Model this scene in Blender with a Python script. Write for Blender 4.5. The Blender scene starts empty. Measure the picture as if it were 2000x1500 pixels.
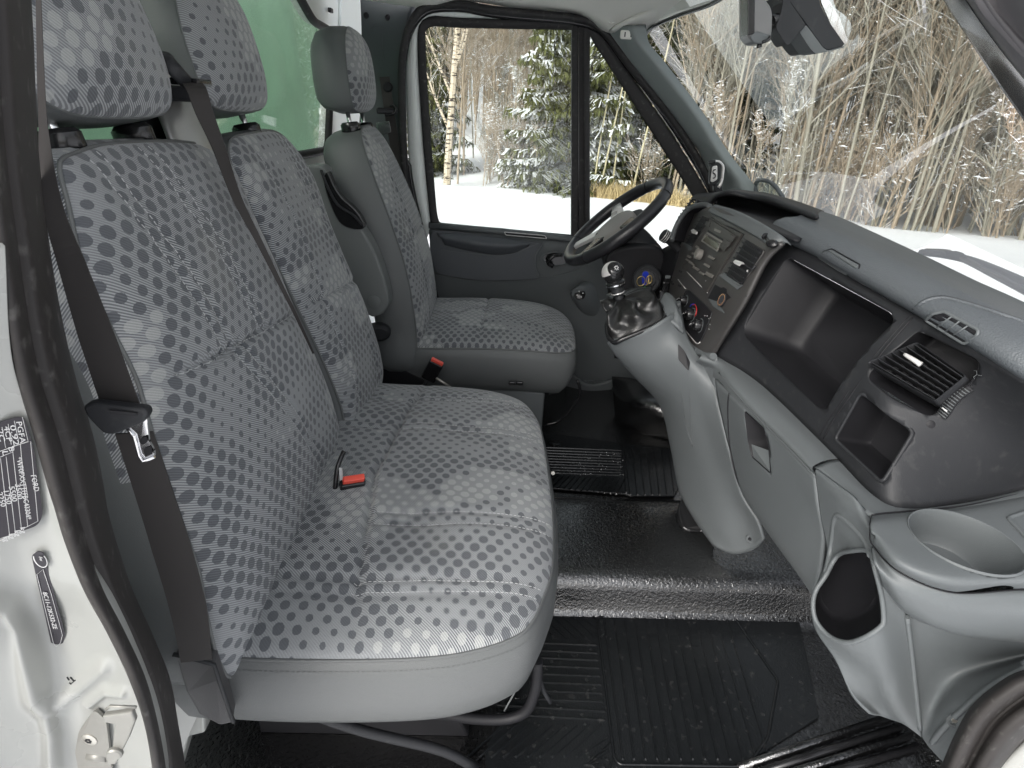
import bpy, bmesh, math, random
from mathutils import Vector, Matrix, noise
from mathutils.bvhtree import BVHTree
R=math.radians
scene=bpy.context.scene
COL=scene.collection
# ---------------------------------------------------------------- camera
FPX=1150.0; CPOS=Vector((-.08,-.72,1.10)); PITCH,YAW,ROLL=R(25),R(2),R(3)
_fw=Vector((math.sin(YAW)*math.cos(PITCH),math.cos(YAW)*math.cos(PITCH),-math.sin(PITCH)))
_r0=_fw.cross(Vector((0,0,1))).normalized(); _u0=_r0.cross(_fw)
_rt=_r0*math.cos(ROLL)+_u0*math.sin(ROLL); _up=_u0*math.cos(ROLL)-_r0*math.sin(ROLL)
cam=bpy.data.cameras.new('camera'); camo=bpy.data.objects.new('camera',cam); COL.objects.link(camo)
cam.sensor_width=36; cam.lens=36*FPX/2000; cam.clip_start=.02; cam.clip_end=2000
m=Matrix((( _rt.x,_up.x,-_fw.x,CPOS.x),(_rt.y,_up.y,-_fw.y,CPOS.y),(_rt.z,_up.z,-_fw.z,CPOS.z),(0,0,0,1)))
camo.matrix_world=m; scene.camera=camo
# ---------------------------------------------------------------- sky, sun, exposure
SUN_EL,SUN_AZ=R(34),R(215)
w=bpy.data.worlds.new('World'); scene.world=w; w.use_nodes=True
nt=w.node_tree; bg=nt.nodes['Background']; sk=nt.nodes.new('ShaderNodeTexSky'); sk.sky_type='NISHITA'
sk.sun_disc=False; sk.sun_elevation=SUN_EL; sk.sun_rotation=SUN_AZ; sk.air_density=1.0; sk.dust_density=4.0; sk.ozone_density=1.0
hs=nt.nodes.new('ShaderNodeHueSaturation'); hs.inputs['Saturation'].default_value=.25
nt.links.new(sk.outputs[0],hs.inputs['Color']); nt.links.new(hs.outputs[0],bg.inputs[0]); bg.inputs[1].default_value=.15
sl=bpy.data.lights.new('sun','SUN'); sl.energy=.5; sl.angle=R(25); sl.color=(1,.97,.93)
so=bpy.data.objects.new('sun',sl); COL.objects.link(so)
sd=Vector((math.sin(SUN_AZ)*math.cos(SUN_EL),math.cos(SUN_AZ)*math.cos(SUN_EL),math.sin(SUN_EL)))
so.rotation_euler=sd.to_track_quat('Z','Y').to_euler()
scene.view_settings.view_transform='Standard'; scene.view_settings.look='None'; scene.view_settings.exposure=1.12; scene.view_settings.gamma=1
scene.render.engine='CYCLES'; scene.cycles.max_bounces=10; scene.cycles.transparent_max_bounces=24
scene.cycles.diffuse_bounces=6
# ---------------------------------------------------------------- pixel -> world
def ray(px,py): return _fw*FPX+_rt*(px-1000)+_up*(750-py)
def at(px,py,X=None,Y=None,Z=None):
    d=ray(px,py)
    i,v=(0,X) if X is not None else (1,Y) if Y is not None else (2,Z)
    return CPOS+d*((v-CPOS[i])/d[i])
def atpl(px,py,p0,n):
    d=ray(px,py); n=Vector(n); return CPOS+d*((Vector(p0)-CPOS).dot(n)/d.dot(n))
def atprof(px,py,g):
    """meet the surface x=g(z)"""
    p=at(px,py,X=g(.7))
    for _ in range(25): p=p*.5+at(px,py,X=g(p.z))*.5
    return p
def P(t):
    """(px,py,'Y',v) or world Vector"""
    if isinstance(t,Vector): return t
    if len(t)==3: return Vector(t)
    return at(t[0],t[1],**{t[2]:t[3]})
# ---------------------------------------------------------------- objects
def link(o,parent=None):
    COL.objects.link(o)
    if parent: o.parent=parent
    return o
def thing(name,label,cat,loc=(0,0,0),group=None):
    o=bpy.data.objects.new(name,None); o.empty_display_size=.05; o.location=loc; link(o)
    o['label']=label; o['category']=cat
    if group: o['group']=group
    return o
def tag(o,label=None,cat=None,group=None,kind=None):
    if label:o['label']=label
    if cat:o['category']=cat
    if group:o['group']=group
    if kind:o['kind']=kind
    return o
def mk(name,verts,faces,mat,parent=None,smooth=True,uv=None):
    """world-space vertices; parent empties keep their own location"""
    off=world_loc(parent) if parent else Vector()
    me=bpy.data.meshes.new(name); me.from_pydata([tuple(Vector(v)-off) for v in verts],[],faces)
    if uv:
        l=me.uv_layers.new(name='UVMap')
        for lp in me.loops: l.data[lp.index].uv=uv[lp.vertex_index]
    me.validate(); 
    if smooth:
        for p in me.polygons: p.use_smooth=True
    mats=mat if isinstance(mat,(list,tuple)) else [mat]
    for mm in mats: me.materials.append(mm)
    o=bpy.data.objects.new(name,me); link(o,parent); return o
def world_loc(o):
    v=Vector()
    while o: v+=o.location; o=o.parent
    return v
def mod_bevel(o,wd,seg=2,ang=35):
    b=o.modifiers.new('bevel','BEVEL'); b.width=wd; b.segments=seg; b.limit_method='ANGLE'; b.angle_limit=R(ang); b.harden_normals=False
    return o
def mod_solid(o,t,off=1.0):
    if off:  # thicken away from the open door side, so the traced face stays where it is
        b=world_loc(o.parent) if o.parent else Vector(); q=0
        for p in o.data.polygons: q+=p.normal.dot(CPOS-(p.center+b))*p.area
        off=-1 if q>0 else 1
    s=o.modifiers.new('solid','SOLIDIFY'); s.thickness=t; s.offset=off; s.use_even_offset=False; return o
def autosm(o,ang=40):
    me=o.data
    try: me.set_sharp_from_angle(angle=R(ang))
    except Exception: pass
    return o
def apply(o):
    dg=bpy.context.evaluated_depsgraph_get(); dg.update()
    me=bpy.data.meshes.new_from_object(o.evaluated_get(dg)); o.modifiers.clear(); o.data=me; return o
# ---------------------------------------------------------------- curves
def cr(p0,p1,p2,p3,t):
    return .5*((2*p1)+(-p0+p2)*t+(2*p0-5*p1+4*p2-p3)*t*t+(-p0+3*p1-3*p2+p3)*t**3)
def spline(pts,n,closed=False,tens=0):
    """Catmull-Rom through points, resampled evenly to n points"""
    pts=[Vector(p) for p in pts]; k=len(pts)
    if k==2 and not closed: return [pts[0].lerp(pts[1],i/(n-1)) for i in range(n)]
    dense=[]
    segs=k if closed else k-1
    for i in range(segs):
        if closed: a,b,c,d=pts[(i-1)%k],pts[i],pts[(i+1)%k],pts[(i+2)%k]
        else:
            b,c=pts[i],pts[i+1]; a=pts[i-1] if i>0 else b*2-c; d=pts[i+2] if i+2<k else c*2-b
        for j in range(16): 
            t=j/16; q=cr(a,b,c,d,t)
            if tens: q=q.lerp(b.lerp(c,t),tens)
            dense.append(q)
    dense.append(pts[0] if closed else pts[-1])
    return resample(dense,n,closed)
def resample(d,n,closed=False):
    L=[0]
    for i in range(1,len(d)): L.append(L[-1]+(d[i]-d[i-1]).length)
    m_=n if closed else n-1; out=[]; j=0
    for i in range(n):
        s=L[-1]*i/m_
        while j<len(d)-2 and L[j+1]<s: j+=1
        e=L[j+1]-L[j]; out.append(d[j].lerp(d[j+1],(s-L[j])/e if e>1e-9 else 0))
    return out
def rounded(pts,r,seg=5):
    """closed polygon with rounded corners; r in world units"""
    out=[]; k=len(pts); pts=[Vector(p) for p in pts]
    rs=r if isinstance(r,(list,tuple)) else [r]*k
    for i in range(k):
        a,b,c=pts[i-1],pts[i],pts[(i+1)%k]; da=(a-b); dc=(c-b)
        rr=min(rs[i],da.length*.45,dc.length*.45)
        if rr<1e-5: out.append(b); continue
        s=b+da.normalized()*rr; e=b+dc.normalized()*rr
        for j in range(seg+1):
            t=j/seg; out.append(s*(1-t)**2+b*2*t*(1-t)+e*t*t)
    return out
def densify(pts,step,closed=True):
    out=[]; k=len(pts)
    for i in range(k if closed else k-1):
        a,b=pts[i],pts[(i+1)%k]; n=max(1,int((b-a).length/step))
        out+= [a.lerp(b,j/n) for j in range(n)]
    if not closed: out.append(pts[-1])
    return out
# ---------------------------------------------------------------- shapes
def gridmesh(name,rows,mat,parent=None,closeu=False,closev=False,uv=None,smooth=True,flip=False):
    nv=len(rows); nu=len(rows[0]); V=[p for r in rows for p in r]; F=[]
    for i in range(nv if closev else nv-1):
        for j in range(nu if closeu else nu-1):
            a=i*nu+j; b=i*nu+(j+1)%nu; c=((i+1)%nv)*nu+(j+1)%nu; d=((i+1)%nv)*nu+j
            F.append((a,d,c,b) if flip else (a,b,c,d))
    return mk(name,V,F,mat,parent,smooth,uv)
def patch(name,ctrl,mat,nu=24,nv=16,parent=None,thick=0,flip=False,linu=False,linv=False,fn=None,off=-1):
    """ctrl: rows of control points (P-able); smooth in both directions"""
    rows=[[P(c) for c in r] for r in ctrl]
    A=[spline(r,nu,tens=1 if linu else 0) for r in rows]
    cols=[spline([A[i][j] for i in range(len(A))],nv,tens=1 if linv else 0) for j in range(nu)]
    G=[[cols[j][i] for j in range(nu)] for i in range(nv)]
    if fn: G=[[fn(G[i][j],j/(nu-1),i/(nv-1)) for j in range(nu)] for i in range(nv)]
    o=gridmesh(name,G,mat,parent,flip=flip)
    # UVs in metres
    l=o.data.uv_layers.new(name='UVMap')
    U=[[0]*nu for _ in range(nv)]
    for i in range(nv):
        s=0
        for j in range(nu):
            if j: s+=(G[i][j]-G[i][j-1]).length
            U[i][j]=s
    for lp in o.data.loops:
        vi=lp.vertex_index; i,j=divmod(vi,nu)
        l.data[lp.index].uv=(U[i][j],i/(nv-1)*(G[-1][nu//2]-G[0][nu//2]).length)
    if thick: mod_solid(o,thick,off)
    o['grid']=0; del o['grid']
    return o
def tube(name,pts,r,mat,parent=None,closed=False,n=8,caps=True,flat=1.0,upv=None,smoothpts=0):
    if smoothpts: pts=spline([P(p) for p in pts],smoothpts,closed)
    else: pts=[P(p) for p in pts]
    k=len(pts); rows=[]; rr=r if isinstance(r,(list,tuple)) else [r]*k
    if len(rr)!=k: rr=[rr[0]+(rr[-1]-rr[0])*i/(k-1) for i in range(k)]
    prev=None
    for i in range(k):
        a=pts[i-1] if (i>0 or closed) else pts[i]; b=pts[(i+1)%k] if (i<k-1 or closed) else pts[i]
        t=(b-a).normalized()
        if upv: x=Vector(upv).cross(t)
        elif prev is None: x=t.cross(Vector((0,0,1))) if abs(t.z)<.9 else t.cross(Vector((0,1,0)))
        else: x=prev-t*prev.dot(t)
        if x.length<1e-6: x=t.orthogonal()
        x.normalize(); prev=x; y=t.cross(x)
        rows.append([pts[i]+x*math.cos(q)*rr[i]+y*math.sin(q)*rr[i]*flat for q in [2*math.pi*j/n for j in range(n)]])
    o=gridmesh(name,rows,mat,parent,closeu=True,closev=closed)
    if caps and not closed:
        bm=bmesh.new(); bm.from_mesh(o.data); bm.verts.ensure_lookup_table()
        for base in (0,(k-1)*n):
            try:
                f=bm.faces.new([bm.verts[base+j] for j in range(n)])
            except Exception: pass
        bmesh.ops.recalc_face_normals(bm,faces=bm.faces); bm.to_mesh(o.data); bm.free()
    return o
def ribbon(name,pts,wdir,width,thick,mat,parent=None,n=0,closed=False):
    """flat strip (a belt): centre points, per-point width direction"""
    pts=[P(p) for p in pts]; k=len(pts)
    ws=[Vector(d).normalized() for d in (wdir if isinstance(wdir[0],(list,tuple,Vector)) else [wdir]*k)]
    wd=width if isinstance(width,(list,tuple)) else [width]*k
    if n:
        m_=n; pk=spline(pts,m_); idx=[i*(k-1)/(m_-1) for i in range(m_)]
        # resample by parameter to keep directions in step
        L=[0]
        for i in range(1,k): L.append(L[-1]+(pts[i]-pts[i-1]).length)
        nw=[];nd=[]
        for i in range(m_):
            s=L[-1]*i/(m_-1); j=0
            while j<k-2 and L[j+1]<s: j+=1
            t=(s-L[j])/max(1e-9,L[j+1]-L[j]); nd.append(ws[j].lerp(ws[j+1],t).normalized()); nw.append(wd[j]+(wd[j+1]-wd[j])*t)
        pts,ws,wd,k=pk,nd,nw,m_
    rows=[]
    for i in range(k):
        a=pts[max(0,i-1)]; b=pts[min(k-1,i+1)]; t=(b-a).normalized(); nrm=t.cross(ws[i]).normalized()*thick/2
        h=ws[i]*wd[i]/2
        rows.append([pts[i]-h-nrm,pts[i]+h-nrm,pts[i]+h+nrm,pts[i]-h+nrm])
    o=gridmesh(name,rows,mat,parent,closeu=True,smooth=False)
    me=o.data; uvl=me.uv_layers.new(name='UVMap')
    for lp in me.loops:
        i,j=divmod(lp.vertex_index,4); uvl.data[lp.index].uv=((0 if j in (0,3) else wd[i]),i*.01)
    return o
def prism(name,outline,vec,mat,parent=None,bevel=0,smooth=False,taper=1.0,seg=2):
    """closed 3-D outline extruded along vec"""
    pts=[P(p) for p in outline]; n=len(pts); v=Vector(vec); c=sum(pts,Vector())/n
    V=pts+[c+v+(p-c)*taper for p in pts]
    F=[tuple(range(n)),tuple(range(2*n-1,n-1,-1))]+[(i,i+n,(i+1)%n+n,(i+1)%n) for i in range(n)]
    o=mk(name,V,F,mat,parent,smooth)
    bm=bmesh.new(); bm.from_mesh(o.data); bmesh.ops.recalc_face_normals(bm,faces=bm.faces); bm.to_mesh(o.data); bm.free()
    if bevel: mod_bevel(o,bevel,seg); 
    return o
def box(name,c,size,mat,parent=None,rot=None,bevel=.002,seg=2):
    c=P(c); s=Vector(size)/2; M=rot if rot else Matrix.Identity(3)
    V=[c+M@Vector((x*s.x,y*s.y,z*s.z)) for x in (-1,1) for y in (-1,1) for z in (-1,1)]
    F=[(0,1,3,2),(4,6,7,5),(0,4,5,1),(2,3,7,6),(0,2,6,4),(1,5,7,3)]
    o=mk(name,V,F,mat,parent,False)
    bm=bmesh.new(); bm.from_mesh(o.data); bmesh.ops.recalc_face_normals(bm,faces=bm.faces); bm.to_mesh(o.data); bm.free()
    if bevel: mod_bevel(o,bevel,seg)
    return o
def frame(axis,hint=(0,0,1)):
    z=Vector(axis).normalized(); h=Vector(hint)
    x=h.cross(z); 
    if x.length<1e-4: x=z.orthogonal()
    x.normalize(); y=z.cross(x); return Matrix((x,y,z)).transposed()
def lathe(name,c,axis,prof,mat,parent=None,n=24,hint=(0,0,1),sx=1,sy=1,closed=False,smooth=True,fill=True):
    """prof: list of (r,h) along axis"""
    M=frame(axis,hint); c=P(c)
    rows=[[c+M@Vector((r*sx*math.cos(2*math.pi*j/n),r*sy*math.sin(2*math.pi*j/n),h)) for j in range(n)] for r,h in prof]
    o=gridmesh(name,rows,mat,parent,closeu=True,closev=closed,smooth=smooth)
    bm=bmesh.new(); bm.from_mesh(o.data); bmesh.ops.remove_doubles(bm,verts=bm.verts,dist=1e-6)
    if not closed and fill:
        es=[e for e in bm.edges if e.is_boundary]
        if es: bmesh.ops.holes_fill(bm,edges=es,sides=0)
    bmesh.ops.recalc_face_normals(bm,faces=bm.faces); bm.to_mesh(o.data); bm.free(); autosm(o,35); return o
def bvh(o):
    dg=bpy.context.evaluated_depsgraph_get(); dg.update()
    return BVHTree.FromObject(o,dg), world_loc(o)
def on(bv,px,py,lift=0,fallback=None):
    t,off=bv; d=ray(px,py).normalized(); h=t.ray_cast(CPOS-off,d)
    if h[0] is None: 
        h2=t.find_nearest(at(px,py,Y=.4)-off) if fallback is None else t.find_nearest(fallback-off)
        h=h2
    n=h[1]
    if n.dot(d)>0: n=-n
    return h[0]+off+n*lift, n
def merge(objs):
    """join meshes of sibling objects into the first (same material slots)"""
    dst=objs[0]; bm=bmesh.new()
    dg=bpy.context.evaluated_depsgraph_get(); dg.update()
    mats=[]; base=world_loc(dst)
    for o in objs:
        me=bpy.data.meshes.new_from_object(o.evaluated_get(dg)); delta=world_loc(o)-base
        me.transform(Matrix.Translation(delta))
        idx=[]
        for m_ in o.data.materials:
            if m_ not in mats: mats.append(m_)
            idx.append(mats.index(m_))
        for p in me.polygons: p.material_index=idx[min(p.material_index,len(idx)-1)] if idx else 0
        bm.from_mesh(me)
    me=bpy.data.meshes.new(dst.name); bm.to_mesh(me); bm.free()
    for m_ in mats: me.materials.append(m_)
    dst.modifiers.clear(); dst.data=me
    for o in objs[1:]: bpy.data.objects.remove(o)
    return dst
def cut(o,cutters):
    for c in cutters:
        b=o.modifiers.new('cut','BOOLEAN'); b.object=c; b.operation='DIFFERENCE'; b.solver='EXACT'
    dg=bpy.context.evaluated_depsgraph_get(); dg.update()
    me=bpy.data.meshes.new_from_object(o.evaluated_get(dg)); o.modifiers.clear(); o.data=me
    for c in cutters: bpy.data.objects.remove(c)
    return o
def text(name,s,origin,xdir,ydir,size,mat,parent,depth=.0003,align='LEFT',cx=1.0):
    cu=bpy.data.curves.new(name,'FONT'); cu.body=s; cu.size=size; cu.extrude=depth; cu.align_x=align; cu.resolution_u=2
    t=bpy.data.objects.new('tmp',cu); COL.objects.link(t)
    dg=bpy.context.evaluated_depsgraph_get(); dg.update()
    me=bpy.data.meshes.new_from_object(t.evaluated_get(dg)); bpy.data.objects.remove(t)
    x=Vector(xdir).normalized(); y=Vector(ydir); y=(y-x*y.dot(x)).normalized(); z=x.cross(y); o0=P(origin)-(world_loc(parent) if parent else Vector())
    for v in me.vertices: v.co=o0+x*v.co.x*cx+y*v.co.y+z*v.co.z
    me.materials.clear(); me.materials.append(mat)
    return link(bpy.data.objects.new(name,me),parent)
# ---------------------------------------------------------------- materials
def newmat(name):
    m=bpy.data.materials.new(name); m.use_nodes=True; nt=m.node_tree; b=nt.nodes['Principled BSDF']; return m,nt,b
def N(nt,t,**k):
    n=nt.nodes.new(t)
    for a,v in k.items(): setattr(n,a,v)
    return n
def M_(nt,op,a,b=None,c=None,clamp=False):
    n=nt.nodes.new('ShaderNodeMath'); n.operation=op; n.use_clamp=clamp
    for i,v in enumerate((a,b,c)):
        if v is None: continue
        if isinstance(v,(int,float)): n.inputs[i].default_value=v
        else: nt.links.new(v,n.inputs[i])
    return n.outputs[0]
def mixc(nt,f,a,b):
    n=nt.nodes.new('ShaderNodeMix'); n.data_type='RGBA'
    for i,v in ((0,f),(6,a),(7,b)):
        if isinstance(v,(int,float)): n.inputs[i].default_value=v
        elif isinstance(v,tuple): n.inputs[i].default_value=(*v,1)
        else: nt.links.new(v,n.inputs[i])
    return n.outputs[2]
def plastic(name,col,rough=.5,grain=900,bump=.15,var=.06,spec=.5,metal=0,dust=0,bd=.0004,coat=0):
    m,nt,b=newmat(name); tc=N(nt,'ShaderNodeTexCoord')
    n1=N(nt,'ShaderNodeTexNoise'); n1.inputs['Scale'].default_value=5; n1.inputs['Detail'].default_value=6
    nt.links.new(tc.outputs['Object'],n1.inputs['Vector'])
    lo=tuple(c*(1-var) for c in col); hi=tuple(min(1,c*(1+var)) for c in col)
    c=mixc(nt,n1.outputs[0],lo,hi)
    if dust:
        n3=N(nt,'ShaderNodeTexNoise'); n3.inputs['Scale'].default_value=60; n3.inputs['Detail'].default_value=8; nt.links.new(tc.outputs['Object'],n3.inputs['Vector'])
        f=M_(nt,'MULTIPLY',M_(nt,'SUBTRACT',n3.outputs[0],.58,clamp=True),dust*6,clamp=True)
        c=mixc(nt,f,c,(.35,.34,.32))
    nt.links.new(c,b.inputs['Base Color'])
    r=M_(nt,'ADD',M_(nt,'MULTIPLY',n1.outputs[0],.16),rough-.08); nt.links.new(r,b.inputs['Roughness'])
    b.inputs['Metallic'].default_value=metal; b.inputs['Specular IOR Level'].default_value=spec
    b.inputs['Coat Weight'].default_value=coat
    if bump:
        n2=N(nt,'ShaderNodeTexVoronoi' if grain<1200 else 'ShaderNodeTexNoise'); n2.inputs['Scale'].default_value=grain; nt.links.new(tc.outputs['Object'],n2.inputs['Vector'])
        bp=N(nt,'ShaderNodeBump'); bp.inputs['Strength'].default_value=bump; bp.inputs['Distance'].default_value=bd
        nt.links.new(n2.outputs[0],bp.inputs['Height']); nt.links.new(bp.outputs[0],b.inputs['Normal'])
    return m
GREY=plastic('grey trim plastic',(.102,.112,.116),.5,700,.35,.05,.45)
GREYD=plastic('darker grey trim plastic',(.088,.096,.099),.55,700,.3,.06,.4)
PADM=plastic('blue grey soft dashboard skin',(.082,.091,.099),.5,420,.8,.05,.4,bd=.0008)
BLK=plastic('charcoal dashboard plastic',(.019,.0200,.0225),.55,650,.35,.08,.35,dust=.04)
BLKD=plastic('deep black bin plastic',(.012,.012,.014),.55,650,.3,.1,.3)
GLOSSB=plastic('glossy black plastic',(.012,.012,.013),.2,0,0,.1,.5)
RUB=plastic('black rubber seal',(.024,.023,.024),.6,1500,.3,.25,.35,dust=.15)
RUBB=plastic('worn brown black rubber seal',(.032,.029,.028),.62,1500,.3,.25,.3,dust=.2)
VINYL=plastic('grey vinyl seat side',(.112,.117,.117),.5,520,.5,.05,.4,bd=.0005)
VINYLD=plastic('darker grey vinyl',(.112,.119,.120),.5,520,.5,.05,.4,bd=.0005)
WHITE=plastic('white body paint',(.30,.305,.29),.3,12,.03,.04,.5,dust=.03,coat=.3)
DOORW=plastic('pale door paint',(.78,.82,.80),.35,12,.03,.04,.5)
HEADL=plastic('pale headlining',(.78,.77,.73),.85,1600,.5,.04,.2)
BELT=plastic('dark grey seat belt webbing',(.035,.032,.031),.7,1800,.4,.1,.3)
CHROME=plastic('bright chrome',(.75,.75,.76),.12,0,0,.02,.5,1)
STEEL=plastic('dull zinc steel',(.55,.53,.48),.38,80,.1,.2,.5,.8)
BRUSH=plastic('silver painted metal cover',(.42,.42,.41),.3,400,.1,.05,.5,.75)
RED=plastic('red buckle button',(.75,.09,.06),.35,0,0,.05)
RUSTY=plastic('cream zinc latch',(.25,.245,.225),.4,90,.2,.2,.5,.35,dust=.3)
TEXTW=plastic('white print',(.5,.5,.5),.5,0,0,.02)
PLATE=plastic('black label film',(.012,.009,.014),.28,0,0,.05)
RADIO=plastic('taupe radio plastic',(.040,.037,.034),.42,0,0,.05)
BTN=plastic('light radio button',(.17,.16,.145),.4,0,0,.05)
LCD=plastic('grey green display',(.10,.095,.075),.2,0,0,.05)
HUB=plastic('taupe wheel hub pad',(.27,.255,.24),.5,900,.3,.04)
SILV=plastic('satin silver',(.62,.61,.60),.28,0,0,.03,.5,.35)
LEATH=plastic('black leather boot',(.010,.010,.010),.34,300,.5,.1,.6,bd=.0006)
WHEELM=plastic('black leather wheel rim',(.022,.022,.025),.3,600,.3,.1,.5)
BLUE=plastic('blue key tag',(.01,.03,.35),.3,0,0,.02)
GREENP=plastic('green key tag',(.03,.3,.03),.4,0,0,.02)
BRASS=plastic('brass token',(.6,.45,.2),.3,0,0,.05,.5,.8)
COPPER=plastic('copper socket ring',(.75,.42,.28),.22,0,0,.05,.5,.9)
REDM=plastic('dark red mark',(.35,.01,.01),.4,0,0,.02)
# floor: black glossy textured vinyl
def floor_mat():
    m,nt,b=newmat('black pebbled floor vinyl'); tc=N(nt,'ShaderNodeTexCoord')
    n=N(nt,'ShaderNodeTexNoise'); n.inputs['Scale'].default_value=150; n.inputs['Detail'].default_value=2; n.inputs['Distortion'].default_value=.6
    nt.links.new(tc.outputs['Object'],n.inputs['Vector'])
    n2=N(nt,'ShaderNodeTexNoise'); n2.inputs['Scale'].default_value=7; n2.inputs['Detail'].default_value=5; nt.links.new(tc.outputs['Object'],n2.inputs['Vector'])
    nt.links.new(mixc(nt,n2.outputs[0],(.003,.003,.0035),(.008,.008,.008)),b.inputs['Base Color'])
    nt.links.new(M_(nt,'ADD',M_(nt,'MULTIPLY',n2.outputs[0],.18),.08),b.inputs['Roughness'])
    bp=N(nt,'ShaderNodeBump'); bp.inputs['Strength'].default_value=1; bp.inputs['Distance'].default_value=.0020; b.inputs['Specular IOR Level'].default_value=.9; b.inputs['IOR'].default_value=1.75; b.inputs['Coat Weight'].default_value=.3; b.inputs['Coat Roughness'].default_value=.12
    nt.links.new(n.outputs[0],bp.inputs['Height']); nt.links.new(bp.outputs[0],b.inputs['Normal']); return m
FLOOR=floor_mat()
MATR=plastic('black rubber mat',(.008,.009,.010),.24,260,.25,.3,.5,dust=.05,bd=.001)
# seat fabric : dots over fine diagonal stripes, driven by UVs in metres
def fabric(name,rot=0.0,stripe=1.0,warm=0.0):
    m,nt,b=newmat(name); uvn=N(nt,'ShaderNodeUVMap'); sp=N(nt,'ShaderNodeSeparateXYZ')
    # slight waviness
    wn=N(nt,'ShaderNodeTexNoise'); wn.inputs['Scale'].default_value=9; wn.inputs['Detail'].default_value=1; nt.links.new(uvn.outputs[0],wn.inputs['Vector'])
    wv=N(nt,'ShaderNodeVectorMath',operation='SCALE'); nt.links.new(wn.outputs[1],wv.inputs[0]); wv.inputs['Scale'].default_value=.010
    av=N(nt,'ShaderNodeVectorMath',operation='ADD'); nt.links.new(uvn.outputs[0],av.inputs[0]); nt.links.new(wv.outputs[0],av.inputs[1])
    nt.links.new(av.outputs[0],sp.inputs[0]); u,v=sp.outputs[0],sp.outputs[1]
    PX,PY=.0270,.0172
    row=M_(nt,'FLOOR',M_(nt,'DIVIDE',v,PY)); offs=M_(nt,'MULTIPLY',M_(nt,'MODULO',row,2),.5)
    cu=M_(nt,'ADD',M_(nt,'DIVIDE',u,PX),offs); col=M_(nt,'FLOOR',cu)
    fu=M_(nt,'MULTIPLY',M_(nt,'SUBTRACT',M_(nt,'FRACT',cu),.5),PX); fv=M_(nt,'MULTIPLY',M_(nt,'SUBTRACT',M_(nt,'FRACT',M_(nt,'DIVIDE',v,PY)),.5),PY)
    d=M_(nt,'SQRT',M_(nt,'ADD',M_(nt,'POWER',fu,2),M_(nt,'POWER',fv,2)))
    # ragged dot edge
    en=N(nt,'ShaderNodeTexNoise'); en.inputs['Scale'].default_value=420; nt.links.new(uvn.outputs[0],en.inputs['Vector'])
    d=M_(nt,'ADD',d,M_(nt,'MULTIPLY',M_(nt,'SUBTRACT',en.outputs[0],.5),.0022))
    cc=N(nt,'ShaderNodeCombineXYZ'); nt.links.new(col,cc.inputs[0]); nt.links.new(row,cc.inputs[1])
    sz=N(nt,'ShaderNodeTexNoise'); sz.inputs['Scale'].default_value=.21; sz.inputs['Detail'].default_value=.5; nt.links.new(cc.outputs[0],sz.inputs['Vector'])
    rad=M_(nt,'MULTIPLY',M_(nt,'MAP_RANGE' if False else 'SUBTRACT',sz.outputs[0],.06,clamp=True),.0170)
    rad=M_(nt,'MAXIMUM',M_(nt,'MINIMUM',rad,.0088),.0036)
    c2=N(nt,'ShaderNodeVectorMath',operation='ADD'); nt.links.new(cc.outputs[0],c2.inputs[0]); c2.inputs[1].default_value=(37,91,5)
    kd=N(nt,'ShaderNodeTexNoise'); kd.inputs['Scale'].default_value=.13; kd.inputs['Detail'].default_value=1.2; nt.links.new(c2.outputs[0],kd.inputs['Vector'])
    islight=M_(nt,'GREATER_THAN',kd.outputs[0],.56)
    mask=M_(nt,'MULTIPLY',M_(nt,'SUBTRACT',rad,d),2200,clamp=True)
    # stripes
    s=M_(nt,'FRACT',M_(nt,'DIVIDE',M_(nt,'ADD',M_(nt,'MULTIPLY',u,.62),M_(nt,'MULTIPLY',v,.78)),.0031))
    st=M_(nt,'MULTIPLY',M_(nt,'SUBTRACT',M_(nt,'ABSOLUTE',M_(nt,'SUBTRACT',s,.5)),.20),7,clamp=True)
    # regional stripe contrast
    rg=N(nt,'ShaderNodeTexNoise'); rg.inputs['Scale'].default_value=2.4; rg.inputs['Detail'].default_value=1; nt.links.new(uvn.outputs[0],rg.inputs['Vector'])
    rc=M_(nt,'MULTIPLY',M_(nt,'SUBTRACT',rg.outputs[0],.38,clamp=True),4.5,clamp=True)
    stf=M_(nt,'ADD',.5,M_(nt,'MULTIPLY',M_(nt,'SUBTRACT',st,.5),M_(nt,'MULTIPLY',rc,stripe)))
    basec=mixc(nt,stf,(.078,.084,.092),(.44,.455,.46))
    weav=N(nt,'ShaderNodeTexNoise'); weav.inputs['Scale'].default_value=650; weav.inputs['Detail'].default_value=2; nt.links.new(uvn.outputs[0],weav.inputs['Vector'])
    dark=mixc(nt,stf,(.062,.067,.075),(.128,.137,.150)); light=mixc(nt,stf,(.27,.28,.28),(.46,.47,.455))
    dc=mixc(nt,islight,dark,light)
    c=mixc(nt,mask,basec,dc)
    c=mixc(nt,M_(nt,'MULTIPLY',weav.outputs[0],.34),c,(.11,.115,.125))
    # faint wear
    ws=N(nt,'ShaderNodeTexNoise'); ws.inputs['Scale'].default_value=5; ws.inputs['Detail'].default_value=7; nt.links.new(uvn.outputs[0],ws.inputs['Vector'])
    c=mixc(nt,M_(nt,'MULTIPLY',M_(nt,'SUBTRACT',ws.outputs[0],.6,clamp=True),1.2,clamp=True),c,(.34,.33,.27))
    nt.links.new(c,b.inputs['Base Color']); b.inputs['Roughness'].default_value=.85; b.inputs['Specular IOR Level'].default_value=.25
    b.inputs['Sheen Weight'].default_value=.25; b.inputs['Sheen Roughness'].default_value=.5
    bp=N(nt,'ShaderNodeBump'); bp.inputs['Strength'].default_value=.5; bp.inputs['Distance'].default_value=.0008
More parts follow.
